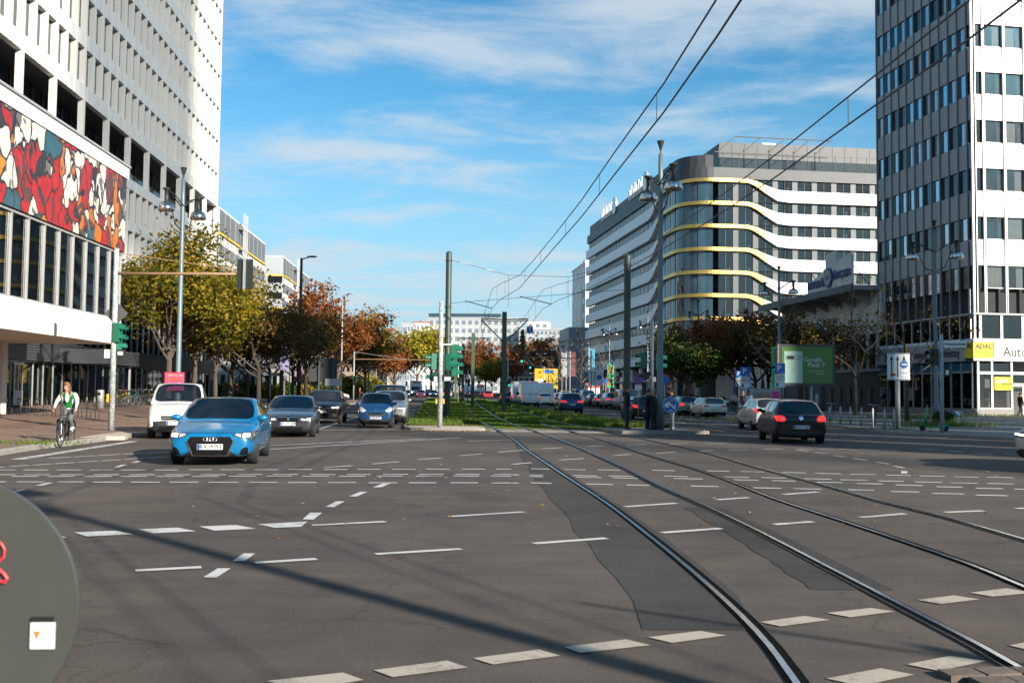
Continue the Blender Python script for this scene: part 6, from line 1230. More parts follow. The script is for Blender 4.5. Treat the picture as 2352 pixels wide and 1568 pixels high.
# ---- tram masts and wires
GM = 'tram masts in the median'
def round_mast(label, px, Y, h):
    o = thing('tram_mast', label, 'mast', (tp(px, Y), Y, .03), 0, GM); MB().lathe([(.19, 0), (.17, .3), (.17, h-.12), (.14, h-.03), (.05, h)], 16).build('shaft', M_mast, o, True)
    for z in (h-.55, 6.5): MB().lathe([(.175, -.05), (.2, -.04), (.2, .04), (.175, .05)], 16, (0, 0, z)).build('clamp', M_dk, o)
    return o
round_mast('tall round dark green mast behind the white signal pole', 1027, 57.6, 9.75); round_mast('tall round dark green mast beside the people on the island', 1440, 49, 8.5)
def h_mast(label, px, Y, h, arm, w=.34):
    o = thing('tram_mast', label, 'mast', (tp(px, Y), Y, .03+gz(Y)), 0, GM); M_ = mat('mast_olive', (.05, .085, .05), .55, var=.1, scale=2)
    P('flange', M_, o, (-w/2, w/2, -w/2, -w/2+.03, 0, h)); P('flange', M_, o, (-w/2, w/2, w/2-.03, w/2, 0, h)); P('web', M_, o, (-.02, .02, -w/2+.031, w/2-.031, 0, h))
    if arm:
        for s_ in (1, -1):
            a = MB(); a.tube([(s_*w/2, 0, h-.55), (s_*arm, 0, h-.5)], .055, 6); a.tube([(s_*w/2, 0, h-.7), (s_*arm, 0, h-.62)], .035, 6); a.build('bracket', M_wire, o); a = MB(); a.tube([(s_*w/2, 0, h-2.1), (s_*arm*.98, 0, h-.6)], .05, 6); a.build('strut', M_wire, o)
            a = MB(); a.tube([(s_*arm, 0, h-.6), (s_*arm*.93, 0, h-1.6), (s_*arm*.85, 0, h-2.2)], .015, 5); a.build('hanger', M_wire, o)
    return o
h_mast('square steel mast with triangular cross-arms between the tracks', 1157, 72.4, 7.45, 1.72); h_mast('square steel mast second behind the cross-arm mast', 1085.6, 103, 7.6, 1.6); h_mast('slim steel mast third up the median', 1062.7, 130, 7.7, 1.6); h_mast('slim steel mast fourth up the median', 1046, 155, 7.8, 1.5); h_mast('steel mast standing at the far end of the median', 1020, 185, 8.4, 1.5)
ma = bpy.data.objects['tram_mast.002']; sb = thing('mast_sign', 'small blue sign hung on the right cross-arm of the mast', 'sign', (tp(1216, 72.4), 72.4, 5.95)); P('plate', M_eu, sb, (-.22, .22, -.02, .02, 0, .5)); P('mark', M_white, sb, (-.03, .03, -.03, -.021, .1, .4), (-.12, .12, -.03, -.021, .4, .45))
def wire(pts, r=.012, parent=None, name='wire'): return MB().tube(pts, r, 5, False).build(name, M_wire, parent)
def zc_wire(y): return interp([(-40, 5.6), (10, 5.6), (20, 5.62), (57, 6.45), (72, 5.9), (100, 5.7), (300, 5.7)], y)+gz(y)
def zm_wire(y):
    s_ = [(-25, 7.4), (57, 7.55), (72, 7.0), (103, 7.1), (130, 7.2), (155, 7.3), (200, 7.4)]
    for (a, za), (c, zc_) in zip(s_, s_[1:]):
        if a <= y <= c: t = (y-a)/(c-a); return za+(zc_-za)*t-4*t*(1-t)*(c-a)**2*.000216+gz(y)*0
    return 7.4
for l_, A, B, offA in (('overhead wires above the track by the repair strip', ra, rb, -3.64), ('overhead wires above the track nearest the island with the people', rc, rd, -.71)):
    o = thing('catenary', l_, 'overhead wire', group='tram catenary'); near = []
    A_ = sorted((q.y, q.x) for q in A if q.y < 43); B_ = sorted((q.y, q.x) for q in B if q.y < 43)
    def cx(y):
        if y > 45: return railx(y)+offA
        return (interp(A_, y)+interp(B_, y))/2
    ys = [-14, -6, 0, 4, 7, 9, 11, 14, 18, 23, 29, 36, 43, 50, 57, 64, 72, 82, 92, 103, 116, 130, 142, 155, 175, 200]
    def pt(y, f): return (cx(max(y, 5))+(0 if y >= 5 else (5-y)*.62), y, f(y))
    wire([pt(y, zc_wire) for y in ys], .014, o, 'contact_wire'); wire([pt(y, zm_wire) for y in ys], .013, o, 'messenger_wire')
    for y in (9.5, 14.5, 20, 26, 33, 40, 47, 53, 62, 67, 80, 90, 96, 110, 120): wire([pt(y, zm_wire), pt(y, zc_wire)], .006, o, 'dropper')
o = thing('span_wire', 'span wires slung between the two round masts', 'overhead wire'); lm = Vector((tp(1027, 57.6), 57.6, 9.3)); rm_ = Vector((tp(1440, 49), 49, 8.1)); p1 = AT(1168, 632, 56); p2 = AT(1305, 636, 53)
for a, c in ((lm, p1), (p1, p2), (p2, rm_)): wire([a, c], .012, o)
wire([Vector((lm.x, 57.6, 6.75)), Vector((rm_.x, 49, 6.75))], .012, o); wire([p1, AT(1168, 705, 56)], .01, o, 'hanger'); wire([p2, AT(1305, 705, 53)], .01, o, 'hanger')
for q in (.28, .72): MB().tube([lm.lerp(p1, q)-Vector((.3, 0, -.06)), lm.lerp(p1, q)+Vector((.3, 0, -.06))], .035, 6).build('insulator', M_stick, o)
for y0, dx in ((56, 1.3), (53, 1.5)): MB().tube([(cx(y0)-.2-dx+ (0 if y0 == 53 else -3.0), y0, 6.75), (cx(y0)+(0 if y0 == 53 else -3.0), y0, 6.35)], .028, 6).build('steady_arm', M_wire, o)
# ---- traffic signals
def head(parent, loc, rz, n=3, lit=None, mm=M_sig, visor=True, name='signal_head'):
    o = ob(name, MB().box(-.14, .14, -.11, .11, -.17*n, .17*n).mesh(name, mm), parent, loc, rz)
    for i in range(n):
        z = .17*n-.17-.34*i; L_ = MB().lathe([(.01, -.112), (.1, -.112), (.1, -.13), (.01, -.135)], 12, (0, 0, z), 'y').build('lens', M_on if lit == i else M_bulb, o)
        if visor:
            b = MB(); k = 9
            for j in range(k+1):
                a = R(-25)+R(230)*j/k; b.v += [(.115*math.cos(a), -.112, z+.115*math.sin(a)), (.12*math.cos(a), -.36, z-.02+.115*math.sin(a))]
                if j: b.f.append((2*j-2, 2*j-1, 2*j+1, 2*j)); b.mi.append(0)
            b.build('visor', mm, o, True)
    return o
sp_ = thing('signal_pole', 'stickered grey signal pole with a long brown overhead arm on the left corner', 'traffic signal', (tp(258, 35.2), 35.2, .13)); h = 6.45
vpole(sp_, 'post', .105, .085, h, M_stick, 14); MB().tube([(0, 0, 5.55), (2.4, .1, 5.58), (4.75, .2, 5.6)], [.055, .05, .045], 8).build('arm', M_arm, sp_, True); MB().tube([(0, 0, h-.15), (4.4, .2, 5.72)], .016, 5).build('stay', M_arm, sp_)
bk = ob('backing_board', MB().box(-.28, .28, -.02, .02, -.52, .52).mesh('backing_board', M_sigd), sp_, (4.55, .12, 5.6)); hh = head(sp_, (4.55, .27, 5.6), math.pi, 3, None, M_sigd, True); P('mount', M_galv, sp_, (4.5, 4.58, .02, .1, 5.05, 6.15)); 
head(sp_, (.12, -.0, 3.45), R(80), 2, None, M_sig); head(sp_, (.06, .12, 3.0), R(150), 1, None, M_sig); P('push_button', M_yel, sp_, (-.17, -.105, -.06, .06, 1.0, 1.28)); P('cross_sign', M_sigd, sp_, (-.02, .02, .1, .13, 3.9, 4.1))
dm = MB().add([(0, .13, 3.72), (.42, .13, 4.14), (0, .13, 4.56), (-.42, .13, 4.14), (0, .15, 3.72), (.42, .15, 4.14), (0, .15, 4.56), (-.42, .15, 4.14)], [(0,1,2,3),(7,6,5,4),(0,4,5,1),(1,5,6,2),(2,6,7,3),(3,7,4,0)]).build('priority_sign_back', mat('sign_back', (.10, .10, .10), .5, metal=.3), sp_); P('small_sign', M_white, sp_, (-.32, -.12, -.02, .02, 2.55, 2.85)); P('small_sign', M_sigd, sp_, (.1, .42, -.02, .02, 2.6, 2.85)); P('small_sign_mark', M_white, sp_, (.16, .34, -.035, -.021, 2.66, 2.78))
mp_ = thing('signal_pole', 'white stickered signal pole with green lamps on the median head', 'traffic signal', (tp(1011, 41.9), 41.9, .13)); vpole(mp_, 'post', .11, .095, 5.3, M_stick, 14)
head(mp_, (-.30, .0, 2.75), R(-75), 2, None, M_sig); head(mp_, (.36, .05, 2.75), R(72), 2, None, M_sig); head(mp_, (.58, .12, 2.8), R(88), 4, None, M_sig); head(mp_, (-.22, .1, 2.1), R(-110), 1, None, M_sig); P('box', M_sigd, mp_, (-.3, -.1, -.1, .1, 1.9, 2.2), (.1, .5, -.1, .1, 1.95, 2.2)); P('sticker', M_white, mp_, (-.26, -.12, -.115, -.101, 1.92, 2.12)); P('sticker', M_white, mp_, (.18, .44, -.115, -.101, 1.95, 2.1)); P('bracket', M_white, mp_, (.08, .55, .02, .06, 3.45, 3.5)); [P('push_button', M_yel, mp_, (s_-.035, s_+.035, -.05, .05, .98, 1.18)) for s_ in (-.15, .15)]
ip = thing('signal_pole', 'green signal heads on a grey pole beside the island lamp post', 'traffic signal', (tp(1497, 42.2), 42.2, .13)); vpole(ip, 'post', .09, .08, 4.6, M_galv); head(ip, (-.33, 0, 2.9), R(-80), 2, None, M_sig); head(ip, (.3, .1, 2.85), R(80), 2, None, M_sig); head(ip, (-.2, 0, 2.25), R(-120), 1, None, M_sigd); P('sticker', M_white, ip, (.0, .16, -.1, -.09, 2.0, 2.2)); P('sticker', M_white, ip, (-.2, -.05, -.1, -.09, 2.1, 2.25))
rp_ = thing('signal_pole', 'stickered signal pole with street name plate on the right corner', 'traffic signal', (tp(2163, 41.6), 41.6, .13)); vpole(rp_, 'post', .085, .08, 4.1, M_stick); head(rp_, (-.3, .0, 3.15), R(-75), 2, None, M_sigd); P('street_name_plate', M_panw, rp_, (.1, 1.05, -.02, .02, 3.55, 3.85)); text('Alexanderstraße', .16, M_blk, rp_, (.57, -.03, 3.7), (R(90), 0, 0), sx=.8); P('small_sign', M_sigd, rp_, (.12, .4, -.02, .02, 2.35, 2.65)); P('sticker', M_white, rp_, (.16, .3, -.03, -.021, 2.42, 2.6))
def far_signal(label, px, Y, h, armx=None, lit=None, headx=0, col=M_sigd):
    o = thing('signal_pole', label, 'traffic signal', (tp(px, Y), Y, gz(Y)+.1), 0, 'signals farther up the street'); vpole(o, 'post', .09, .08, h, M_galv)
    if armx: MB().tube([(0, 0, h-.9), (armx, 0, h-.9)], .05, 6).build('arm', M_arm, o); MB().tube([(0, 0, h-.05), (armx*.65, 0, h-.85)], .02, 5).build('stay', M_galv, o); head(o, (armx, -.1, h-1.0), 0, 3, lit, col)
    head(o, (.2, -.1, 2.6), 0, 3, lit, col); return o
far_signal('signal with arm reaching left above the queue, lamp green', tp and 1357, 118, 6.4, -8.2, 2); far_signal('signal with arm beyond the left pavement trees', 812, 118, 6.0, 9.5); far_signal('signal pole beside the yellow direction sign', 1249, 150, 5.2, None, 2); far_signal('signal pole in the median beyond the cross-arm mast', 1166, 135, 6.0, 3.0, 2); far_signal('signal gantry far up the left carriageway', 932, 215, 6.0, 8.0); far_signal('signal pole by the slim masts', 1052, 120, 4.6, None); far_signal('small signal pole before the yellow tree', 1074, 140, 4.4)
# ---- signs
def post_sign(name, label, px, Y, z0, parts, h, side=0, grp=None, r=.035):
    x = tp(px, Y); o = thing(name, label, 'sign', (x, Y, zright(x, Y) if px > 1620 else gz(Y)+.12), 0, grp); MB().tube([(0, 0, 0), (0, 0, h)], r, 8).build('post', M_galv, o, True)
    return o
M_signw = mat('sign_white', (.66, .67, .66), .4); M_signb = mat('sign_blue', (.01, .13, .45), .4); M_signr = mat('sign_red', (.50, .02, .02), .4)
def disc(parent, name, mm, r, z, y, n=24, x=0): return MB().lathe([(.01, -.006), (r, -.006), (r, .006), (.01, .006)], n, (x, y, z), 'y').build(name, mm, parent)
def arrow(parent, x, z0, z1, w, y): MB().extr([(x-w/2, z0), (x+w/2, z0), (x+w/2, z1-.22), (x+w*1.6, z1-.22), (x, z1), (x-w*1.6, z1-.22), (x-w/2, z1-.22)], y-.004, y).build('arrow', M_blk, parent)
ls = post_sign('lane_sign', 'white lane sign with three black arrows and a blue bus disc', 2062, 46.5, 0, None, 2.25, r=.11); P('board', M_signw, ls, (-.52, .52, -.14, -.11, 2.25, 3.5)); P('board_edge', M_blk, ls, (-.50, .50, -.146, -.141, 2.27, 2.29)); P('board_edge', M_blk, ls, (-.50, .50, -.146, -.141, 3.46, 3.48))
for x in (-.33, -.05): arrow(ls, x, 2.38, 3.40, .05, -.146)
arrow(ls, .25, 3.1, 3.40, .05, -.146); disc(ls, 'bus_disc', M_signb, .18, 2.98, -.152, 20, .25); P('bus_symbol', M_signw, ls, (.12, .38, -.162, -.159, 2.94, 3.02)); P('sub_plate', M_panw, ls, (.08, .42, -.15, -.146, 2.4, 2.75)); P('sub_plate_line', M_blk, ls, (.08, .42, -.156, -.151, 2.58, 2.6)); P('sticker', M_signr, ls, (-.38, -.15, -.155, -.147, 2.45, 2.56))
def parking(label, px, Y, h, extra=False):
    o = post_sign('parking_sign', label, px, Y, 0, None, h, grp='parking signs'); P('board', M_signb, o, (-.3, .3, -.06, -.04, h-.62, h)); text('P', .5, M_signw, o, (-.05, -.066, h-.3), (R(90), 0, 0), bold=.012); P('arrow', M_signw, o, (0.02, .22, -.068, -.061, h-.54, h-.51)); P('text_plate', M_signw, o, (-.3, .3, -.06, -.04, h-1.05, h-.65)); [P('text_line', M_blk, o, (-.22, .22, -.066, -.061, h-.75-.1*i, h-.72-.1*i)) for i in range(3)]; P('hours_plate', M_signw, o, (-.3, .3, -.06, -.04, h-1.4, h-1.08)); P('hours_disc', M_signb, o, (-.24, -.08, -.066, -.061, h-1.34, h-1.14))
parking('blue parking sign with plates beside the billboard', 1791, 58, 3.35); parking('blue parking sign with plates by the person in white', 1711, 66, 3.35); parking('small blue parking sign farther back behind the other parking sign', 1697, 90, 3.6)
def roundel(label, px, Y, h, r, rim, face, grp=None):
    o = post_sign('round_sign', label, px, Y, 0, None, h, grp=grp); disc(o, 'rim', rim, r, h-r, -.05); disc(o, 'face', face, r*.85, h-r, -.06); return o
ns = roundel('red and blue no-stopping disc beside the black hatchback', 1466, 62, 2.75, .33, M_signr, M_signb); ns2 = MB(); q = Matrix.Rotation(R(45), 3, 'Y'); ns2.cbox((0, -.07, 2.42), (.56, .006, .06), q); ns2.cbox((0, -.07, 2.42), (.06, .006, .56), q); ns2.build('cross_bars', M_signr, ns); P('plate', M_signw, ns, (-.22, .22, -.06, -.04, 1.75, 2.05)); roundel('round red sign farther up the right kerb', 1391, 125, 3.2, .35, M_signr, M_signb); roundel('round no-stopping disc half hidden by the island lamp post', 1526, 62, 2.75, .33, M_signr, M_signb)
kp = post_sign('keep_right_sign', 'round blue arrow disc with stickers on the traffic island', 1541, 40.75, 0, None, 1.4, r=.045); disc(kp, 'rim', M_signw, .335, 1.05, -.055, 28); disc(kp, 'face', M_signb, .315, 1.05, -.066, 28); b = MB(); q = Matrix.Rotation(R(45), 3, 'Y'); b.cbox((0, -.08, 1.05), (.40, .006, .075), q); b.add([(.19, -.083, .80), (-.08, -.083, .86), (-.08, -.083, .80)], [(0, 1, 2)]); b.add([(.19, -.083, .80), (.12, -.083, 1.06), (.19, -.083, 1.1)], [(0, 1, 2)]); b.build('arrow', M_signw, kp); MB().lathe([(.01, -.004), (.10, -.004), (.10, .004), (.01, .004)], 14, (-.18, -.088, 1.04), 'y').build('sticker', M_signw, kp); P('sticker', M_yel, kp, (-.04, .05, -.09, -.084, 1.22, 1.28)); P('sticker', M_signr, kp, (-.03, .04, -.09, -.084, 1.14, 1.21)); b = MB(); b.cbox((.18, -.088, 1.24), (.22, .006, .05), q); b.build('sticker', mat('pale_blue', (.35, .55, .7), .5), kp)
# billboard
bb = thing('billboard', 'large green phone advertisement in a dark frame on a single post', 'billboard', (tp(1852, 60), 60, .2), R(-3)); M_adg = mat('poster_green', (.07, .17, .025), .4); M_adp = mat('phone_mint', (.36, .52, .42), .35); W_ = 1.68; z0 = 2.0; z1 = 4.5
P('case', M_dk, bb, (-W_, W_, -.15, .15, z0, z1)); P('case_side', M_galv, bb, (-W_-.03, -W_-.001, -.16, .16, z0-.02, z1+.02)); P('poster', M_adg, bb, (-W_+.2, W_-.16, -.17, -.151, z0+.16, z1-.16)); 
P('phone', M_adp, bb, (-W_+.34, -W_+1.42, -.18, -.171, z0+.17, z1-.42)); P('camera_bar', mat('phone_bar', (.30, .36, .30), .4), bb, (-W_+.40, -W_+1.36, -.186, -.181, z1-.95, z1-.66)); P('camera_lens', M_blk, bb, (-W_+.5, -W_+.92, -.19, -.187, z1-.9, z1-.71)); P('phone_logo', mat('phone_logo', (.28, .43, .34), .4), bb, (-W_+.8, -W_+.92, -.186, -.181, z0+.9, z0+1.03))
text('Google', .38, M_signw, bb, (.35, -.18, z1-.92), (R(90), 0, 0)); text('Pixel 7', .38, M_signw, bb, (.55, -.18, z1-1.25), (R(90), 0, 0)); text('Das neue Smartphone', .11, M_signw, bb, (.55, -.18, z1-1.6), (R(90), 0, 0)); text('von Google.', .11, M_signw, bb, (.75, -.18, z1-1.74), (R(90), 0, 0)); P('post', M_galv, bb, (.25, .33, -.12, .12, 0, z0-.001)); P('post_panel', M_dk, bb, (.34, .72, -.13, .13, 0, z0-.001)); text('STRÖER', .24, M_signw, bb, (.6, -.14, 1.1), (R(90), R(-90), 0))
# circus poster on the left lamp post
cp = thing('poster_board', 'red and purple circus poster strapped to the left lamp post', 'poster', (tp(400, 47.4), 47.4, 1.55), R(6)); M_circ = mat('poster_print', (.50, .05, .10), .5, var=.8, scale=1.6, var2=(.12, .10, .55)); P('board', M_circ, cp, (-.45, .45, -.03, .0, 0, .86)); P('edge', mat('poster_red', (.45, .01, .02), .5), cp, (-.46, .46, -.034, -.031, .83, .87), (-.46, .46, -.034, -.031, -.01, .02)); text('ZIRKUS des', .14, mat('poster_pink', (.85, .25, .2), .5), cp, (.02, -.04, .72), (R(90), 0, 0), bold=.006); text('HORRORS', .2, mat('poster_orange', (.8, .10, .04), .5), cp, (0, -.04, .52), (R(90), 0, 0), bold=.008, sx=.85)
b = MB(); b.lathe([(.1, -.02), (.11, -.02), (.11, .02), (.1, .02)], 10, (.09, .16, .6)); b.build('strap', M_wire, cp)
# green street banners, direction sign, back of signs, flags, posters
for px, Y, l_ in ((1402, 143, 'green and orange banners on the lamp post by the bare trees'), (1607, 110, 'green and orange banners on the lamp post among the trees'), (1785, 80, 'green banner behind the billboard edge')):
    o = thing('street_banner', l_, 'banner', (tp(px, Y), Y, 2.2+gz(Y)), 0, 'green street banners'); gcol = mat('banner_green', (.02, .42, .14), .5); ocol = mat('banner_print', (.30, .10, .02), .5)
    for z in (0, 1.75): P('panel', gcol, o, (-.5, .5, -.23, -.2, z, z+1.55)); P('print', ocol, o, (-.3, .3, -.24, -.231, z+.2, z+1.35))
ds = thing('direction_sign', 'large yellow direction sign with blue band over the right carriageway', 'sign', (tp(1254, 152), 152, gz(152))); P('board', mat('sign_yellow', (.60, .34, .02), .5), ds, (-1.75, 1.75, -.05, .05, 2.0, 5.0)); P('blue_band', M_signb, ds, (-.4, 1.2, -.07, -.051, 4.3, 4.8)); P('route_mark', M_blk, ds, (.3, .4, -.07, -.051, 2.4, 4.0), (.9, 1.0, -.07, -.051, 2.4, 3.6)); P('plate', M_signw, ds, (-1.4, -.2, -.07, -.051, 3.0, 3.4)); P('post', M_galv, ds, (-1.2, -1.08, .06, .16, 0, 4.8)); P('post', M_galv, ds, (1.08, 1.2, .06, .16, 0, 4.8))
bs = thing('direction_sign', 'back of a large grey direction sign behind the black sport utility car', 'sign', (tp(752, 98), 98, .2)); P('board', mat('sign_back', (.1, .1, .1), .5), bs, (-1.9, .9, -.04, .04, 2.3, 4.6)); P('post', M_lampgrey, bs, (-.9, -.75, -.2, -.05, 0, 4.5)); P('post', M_lampgrey, bs, (.45, .6, -.2, -.05, 0, 4.5)); P('plate', M_signw, bs, (-.2, 1.3, -.25, -.21, 1.9, 2.6))
l2 = thing('lane_sign', 'white lane sign with blue bus disc far up the right kerb', 'sign', (tp(1368, 116), 116, gz(116)+.13)); P('board', M_signw, l2, (-.85, .85, -.04, 0, 2.2, 4.1)); MB().tube([(0, .05, 0), (0, .05, 4.0)], .07, 8).build('post', M_galv, l2); disc(l2, 'bus_disc', M_signb, .3, 3.2, -.05, 16, .4); [arrow(l2, x, 2.5, 3.9, .07, -.046) for x in (-.5, -.1)]
for px, Y, c_ in ((1290, 168, (.30, .30, .30)), (1300, 166, (.03, .08, .16)), (1309, 164, (.18, .04, .05)), (1352, 150, (.05, .27, .40))):
    o = thing('flag_pole', 'white flag pole with a hanging %s banner by the grey wing' % {0.30: 'grey', 0.18: 'dark red'}.get(c_[0], 'pale blue' if c_[1] > .25 else 'blue'), 'flag', (tp(px, Y), Y, gz(Y)), 0, 'flag poles'); vpole(o, 'pole', .05, .04, 8.2, M_signw); P('banner', mat('flag_%d' % px, c_, .6), o, (.08, .9, -.02, .02, 4.0, 8.0))
pp = thing('poster_board', 'purple portrait poster between the brown trees', 'poster', (tp(652, 88), 88, 3.4)); P('board', mat('poster_purple', (.35, .32, .55), .5, var=.5, scale=2), pp, (-.4, .4, -.03, .03, 0, 2.2)); P('post', M_galv, pp, (-.04, .04, .04, .12, -3.2, 2.2))
sn = post_sign('street_name_sign', 'white street name plate on a slim pole by the brown trees', 645, 96, 0, None, 3.2); P('plate', M_signw, sn, (-1.0, 0, -.05, -.03, 2.75, 3.1))
for px, Y, l_ in ((620, 99, 'slim white pole third from the purple poster'), (664, 97, 'slim white pole next to the purple poster'), (712, 100, 'slim white pole beside the barrier'), (545, 104, 'slim white pole by the glass pavilion')):
    o = thing('slim_pole', l_, 'pole', (tp(px, Y), Y, .2), 0, 'slim poles'); vpole(o, 'post', .05, .05, 3.2, M_signw); P('cap', M_galv, o, (-.07, .07, -.07, .07, 3.2, 3.26))
# ---- bollards, racks, bins, barriers
GB2 = 'grey bollards along the right kerb'
bm_ = MB().tube([(0, 0, 0), (0, 0, .82), (0, 0, .83), (0, 0, .86), (0, 0, .88), (0, 0, .93)], [.048, .045, .038, .038, .046, .03], 10).mesh('bollard', M_galv, True)
for i, px in enumerate((1905, 1930, 1953, 1978, 2004, 2031)):
    Y = 55.5-i*1.9; x = tp(px, Y); o = tag(ob('bollard', bm_, None, (x, Y, zright(x, Y))), 'slim grey steel bollard in the row beside the black hatchback', 'bollard', GB2)
x, Y = tp(2085-1, 44), 44; o = tag(ob('bollard', bm_, None, (tp(2033+20, 44), 44, zright(22, 44))), 'slim grey steel bollard in the row beside the black hatchback', 'bollard', GB2)
GK = 'bicycle stands on the left plaza'
for i in range(12):
    px = 5+i*20; Y = 47-.0*i; x = tp(px, Y); o = tag(MB().tube([(0, -.4, -.3), (0, -.4, .55), (0, -.36, .62), (0, -.28, .65), (0, .28, .65), (0, .36, .62), (0, .4, .55), (0, .4, -.3)], .022, 6).build('bike_stand', M_dk, None, True), 'thin dark hoop stand in the row on the left plaza', 'bicycle stand', GK); o.location = (x, Y, zleft(x, Y)+.15); o.rotation_euler = (0, 0, R(35))
bin_ = thing('litter_bin', 'grey cylindrical litter bin in front of the shop windows', 'bin', (tp(231, 56), 56, .48)); MB().lathe([(.2, 0), (.2, 1.0), (.17, 1.05)], 14).build('drum', M_galv, bin_, True); P('slot', M_blk, bin_, (-.1, .1, -.215, -.19, .75, .9))
bc = thing('bucket', 'white plastic bucket on the pavement by the corner shop', 'bucket', (tp(2205, 73), 73, .25)); MB().lathe([(.15, 0), (.19, .35), (.2, .36), (.18, .36), (.14, .03)], 14).build('pail', M_signw, bc, True); MB().tube([(-.19, 0, .33), (-.1, -.17, .25), (.1, -.17, .25), (.19, 0, .33)], .008, 5).build('handle', M_galv, bc)
o = thing('barrier', 'red and white construction barrier behind the parked cars', 'barrier', (tp(1620, 88), 88, .15))
for i in range(22): P('board_stripe', M_signr if i % 2 else M_signw, o, (i*.42, i*.42+.418, -.03, .03, .75, 1.0))
for i in range(5): P('foot', M_dk, o, (i*2.2, i*2.2+.1, -.25, .25, 0, .75))
o = thing('barrier', 'red and white construction barrier by the dark lamp post', 'barrier', (tp(742, 92), 92, .15)); [P('board_stripe', M_signr if i % 2 else M_signw, o, (i*.4, i*.4+.398, -.03, .03, .6, 1.0)) for i in range(5)]; P('foot', M_dk, o, (.1, .2, -.2, .2, 0, .6), ); P('foot', M_dk, o, (1.8, 1.9, -.2, .2, 0, .6)); 
for px, Y, l_ in ((2215, 78, None),): pass
pb = thing('poster_case', 'pink and white information case behind the hybrid hatchback', 'kiosk', (tp(1757, 72), 72, .2)); P('case', M_greycl, pb, (-1.0, 1.0, -.3, .3, 0, 1.9)); P('panel', M_glassd, pb, (-.9, .3, -.32, -.301, .5, 1.6)); P('pink_panel', mat('magenta', (.65, .02, .25), .5), pb, (.45, .95, -.32, -.301, .4, 1.7))
for i, (px, Y) in enumerate(((1560, 100), (1690, 92), (1722, 90), (1752, 94))):
    o = thing('parasol', ['closed blue parasol left of the rust red tree', 'closed blue parasol behind the parking sign', 'closed blue parasol by the person in white', 'closed blue parasol near the pink case'][i], 'parasol', (tp(px, Y), Y, .2), 0, 'closed blue parasols'); MB().tube([(0, 0, 0), (0, 0, 1.2)], .04, 8).build('pole', M_galv, o); MB().tube([(0, 0, 1.1), (0, 0, 1.5), (0, 0, 2.6), (0, 0, 3.3)], [.22, .26, .15, .03], 8).build('canopy', mat('parasol_blue', (.015, .05, .16), .8), o)
# ---- round sign seen from behind, close to the camera
fs_ = thing('round_sign', 'back of a grey round traffic sign with red scrawl and a white sticker', 'sign', AT(-122, 1392, 2.05), R(4)); M_back = mat('sign_back_grey', (.066, .070, .064), .42, metal=.2, var=.05, scale=2); RD = .265
MB().lathe([(.01, .0), (RD-.001, .0), (RD, -.001), (RD, -.011), (RD-.001, -.012), (.01, -.012)], 64, (0, 0, 0), 'y').build('plate', M_back, fs_)
sk = lambda px, py: AT(px, py, 2.03)-Vector(fs_.location)
def on_back(x, z, y=-.02): return (x, y, z)
a = sk(62, 1432); c = sk(116, 1494); P('sticker', M_signw, fs_, (a.x, c.x, -.0195, -.0185, c.z, a.z)); a2 = sk(64, 1419); P('sticker_strip', M_blk, fs_, (a2.x, c.x-.003, -.0195, -.0185, a.z+.001, a2.z)); d_ = sk(68, 1452); e_ = sk(84, 1472); MB().add([(d_.x, -.0205, d_.z), (e_.x, -.0205, d_.z), ((d_.x+e_.x)/2, -.0205, e_.z)], [(0, 1, 2)]).build('sticker_mark', mat('orange_print', (.75, .16, .02), .5), fs_)
M_scr = mat('red_marker', (.65, .03, .04), .5); q = [sk(*p) for p in ((-20, 1240), (-4, 1248), (4, 1262), (2, 1280), (-10, 1292))]; MB().tube([(v.x, -.019, v.z) for v in q], .0026, 6).build('scrawl', M_scr, fs_); q = [sk(*p) for p in ((-12, 1306), (2, 1318), (10, 1330), (4, 1338), (-8, 1336))]; MB().tube([(v.x, -.019, v.z) for v in q], .0035, 6).build('scrawl', M_scr, fs_)
MB().tube([(-.04, .04, -1.45), (-.04, .04, .2)], .03, 12).build('post', M_galv, fs_, True)
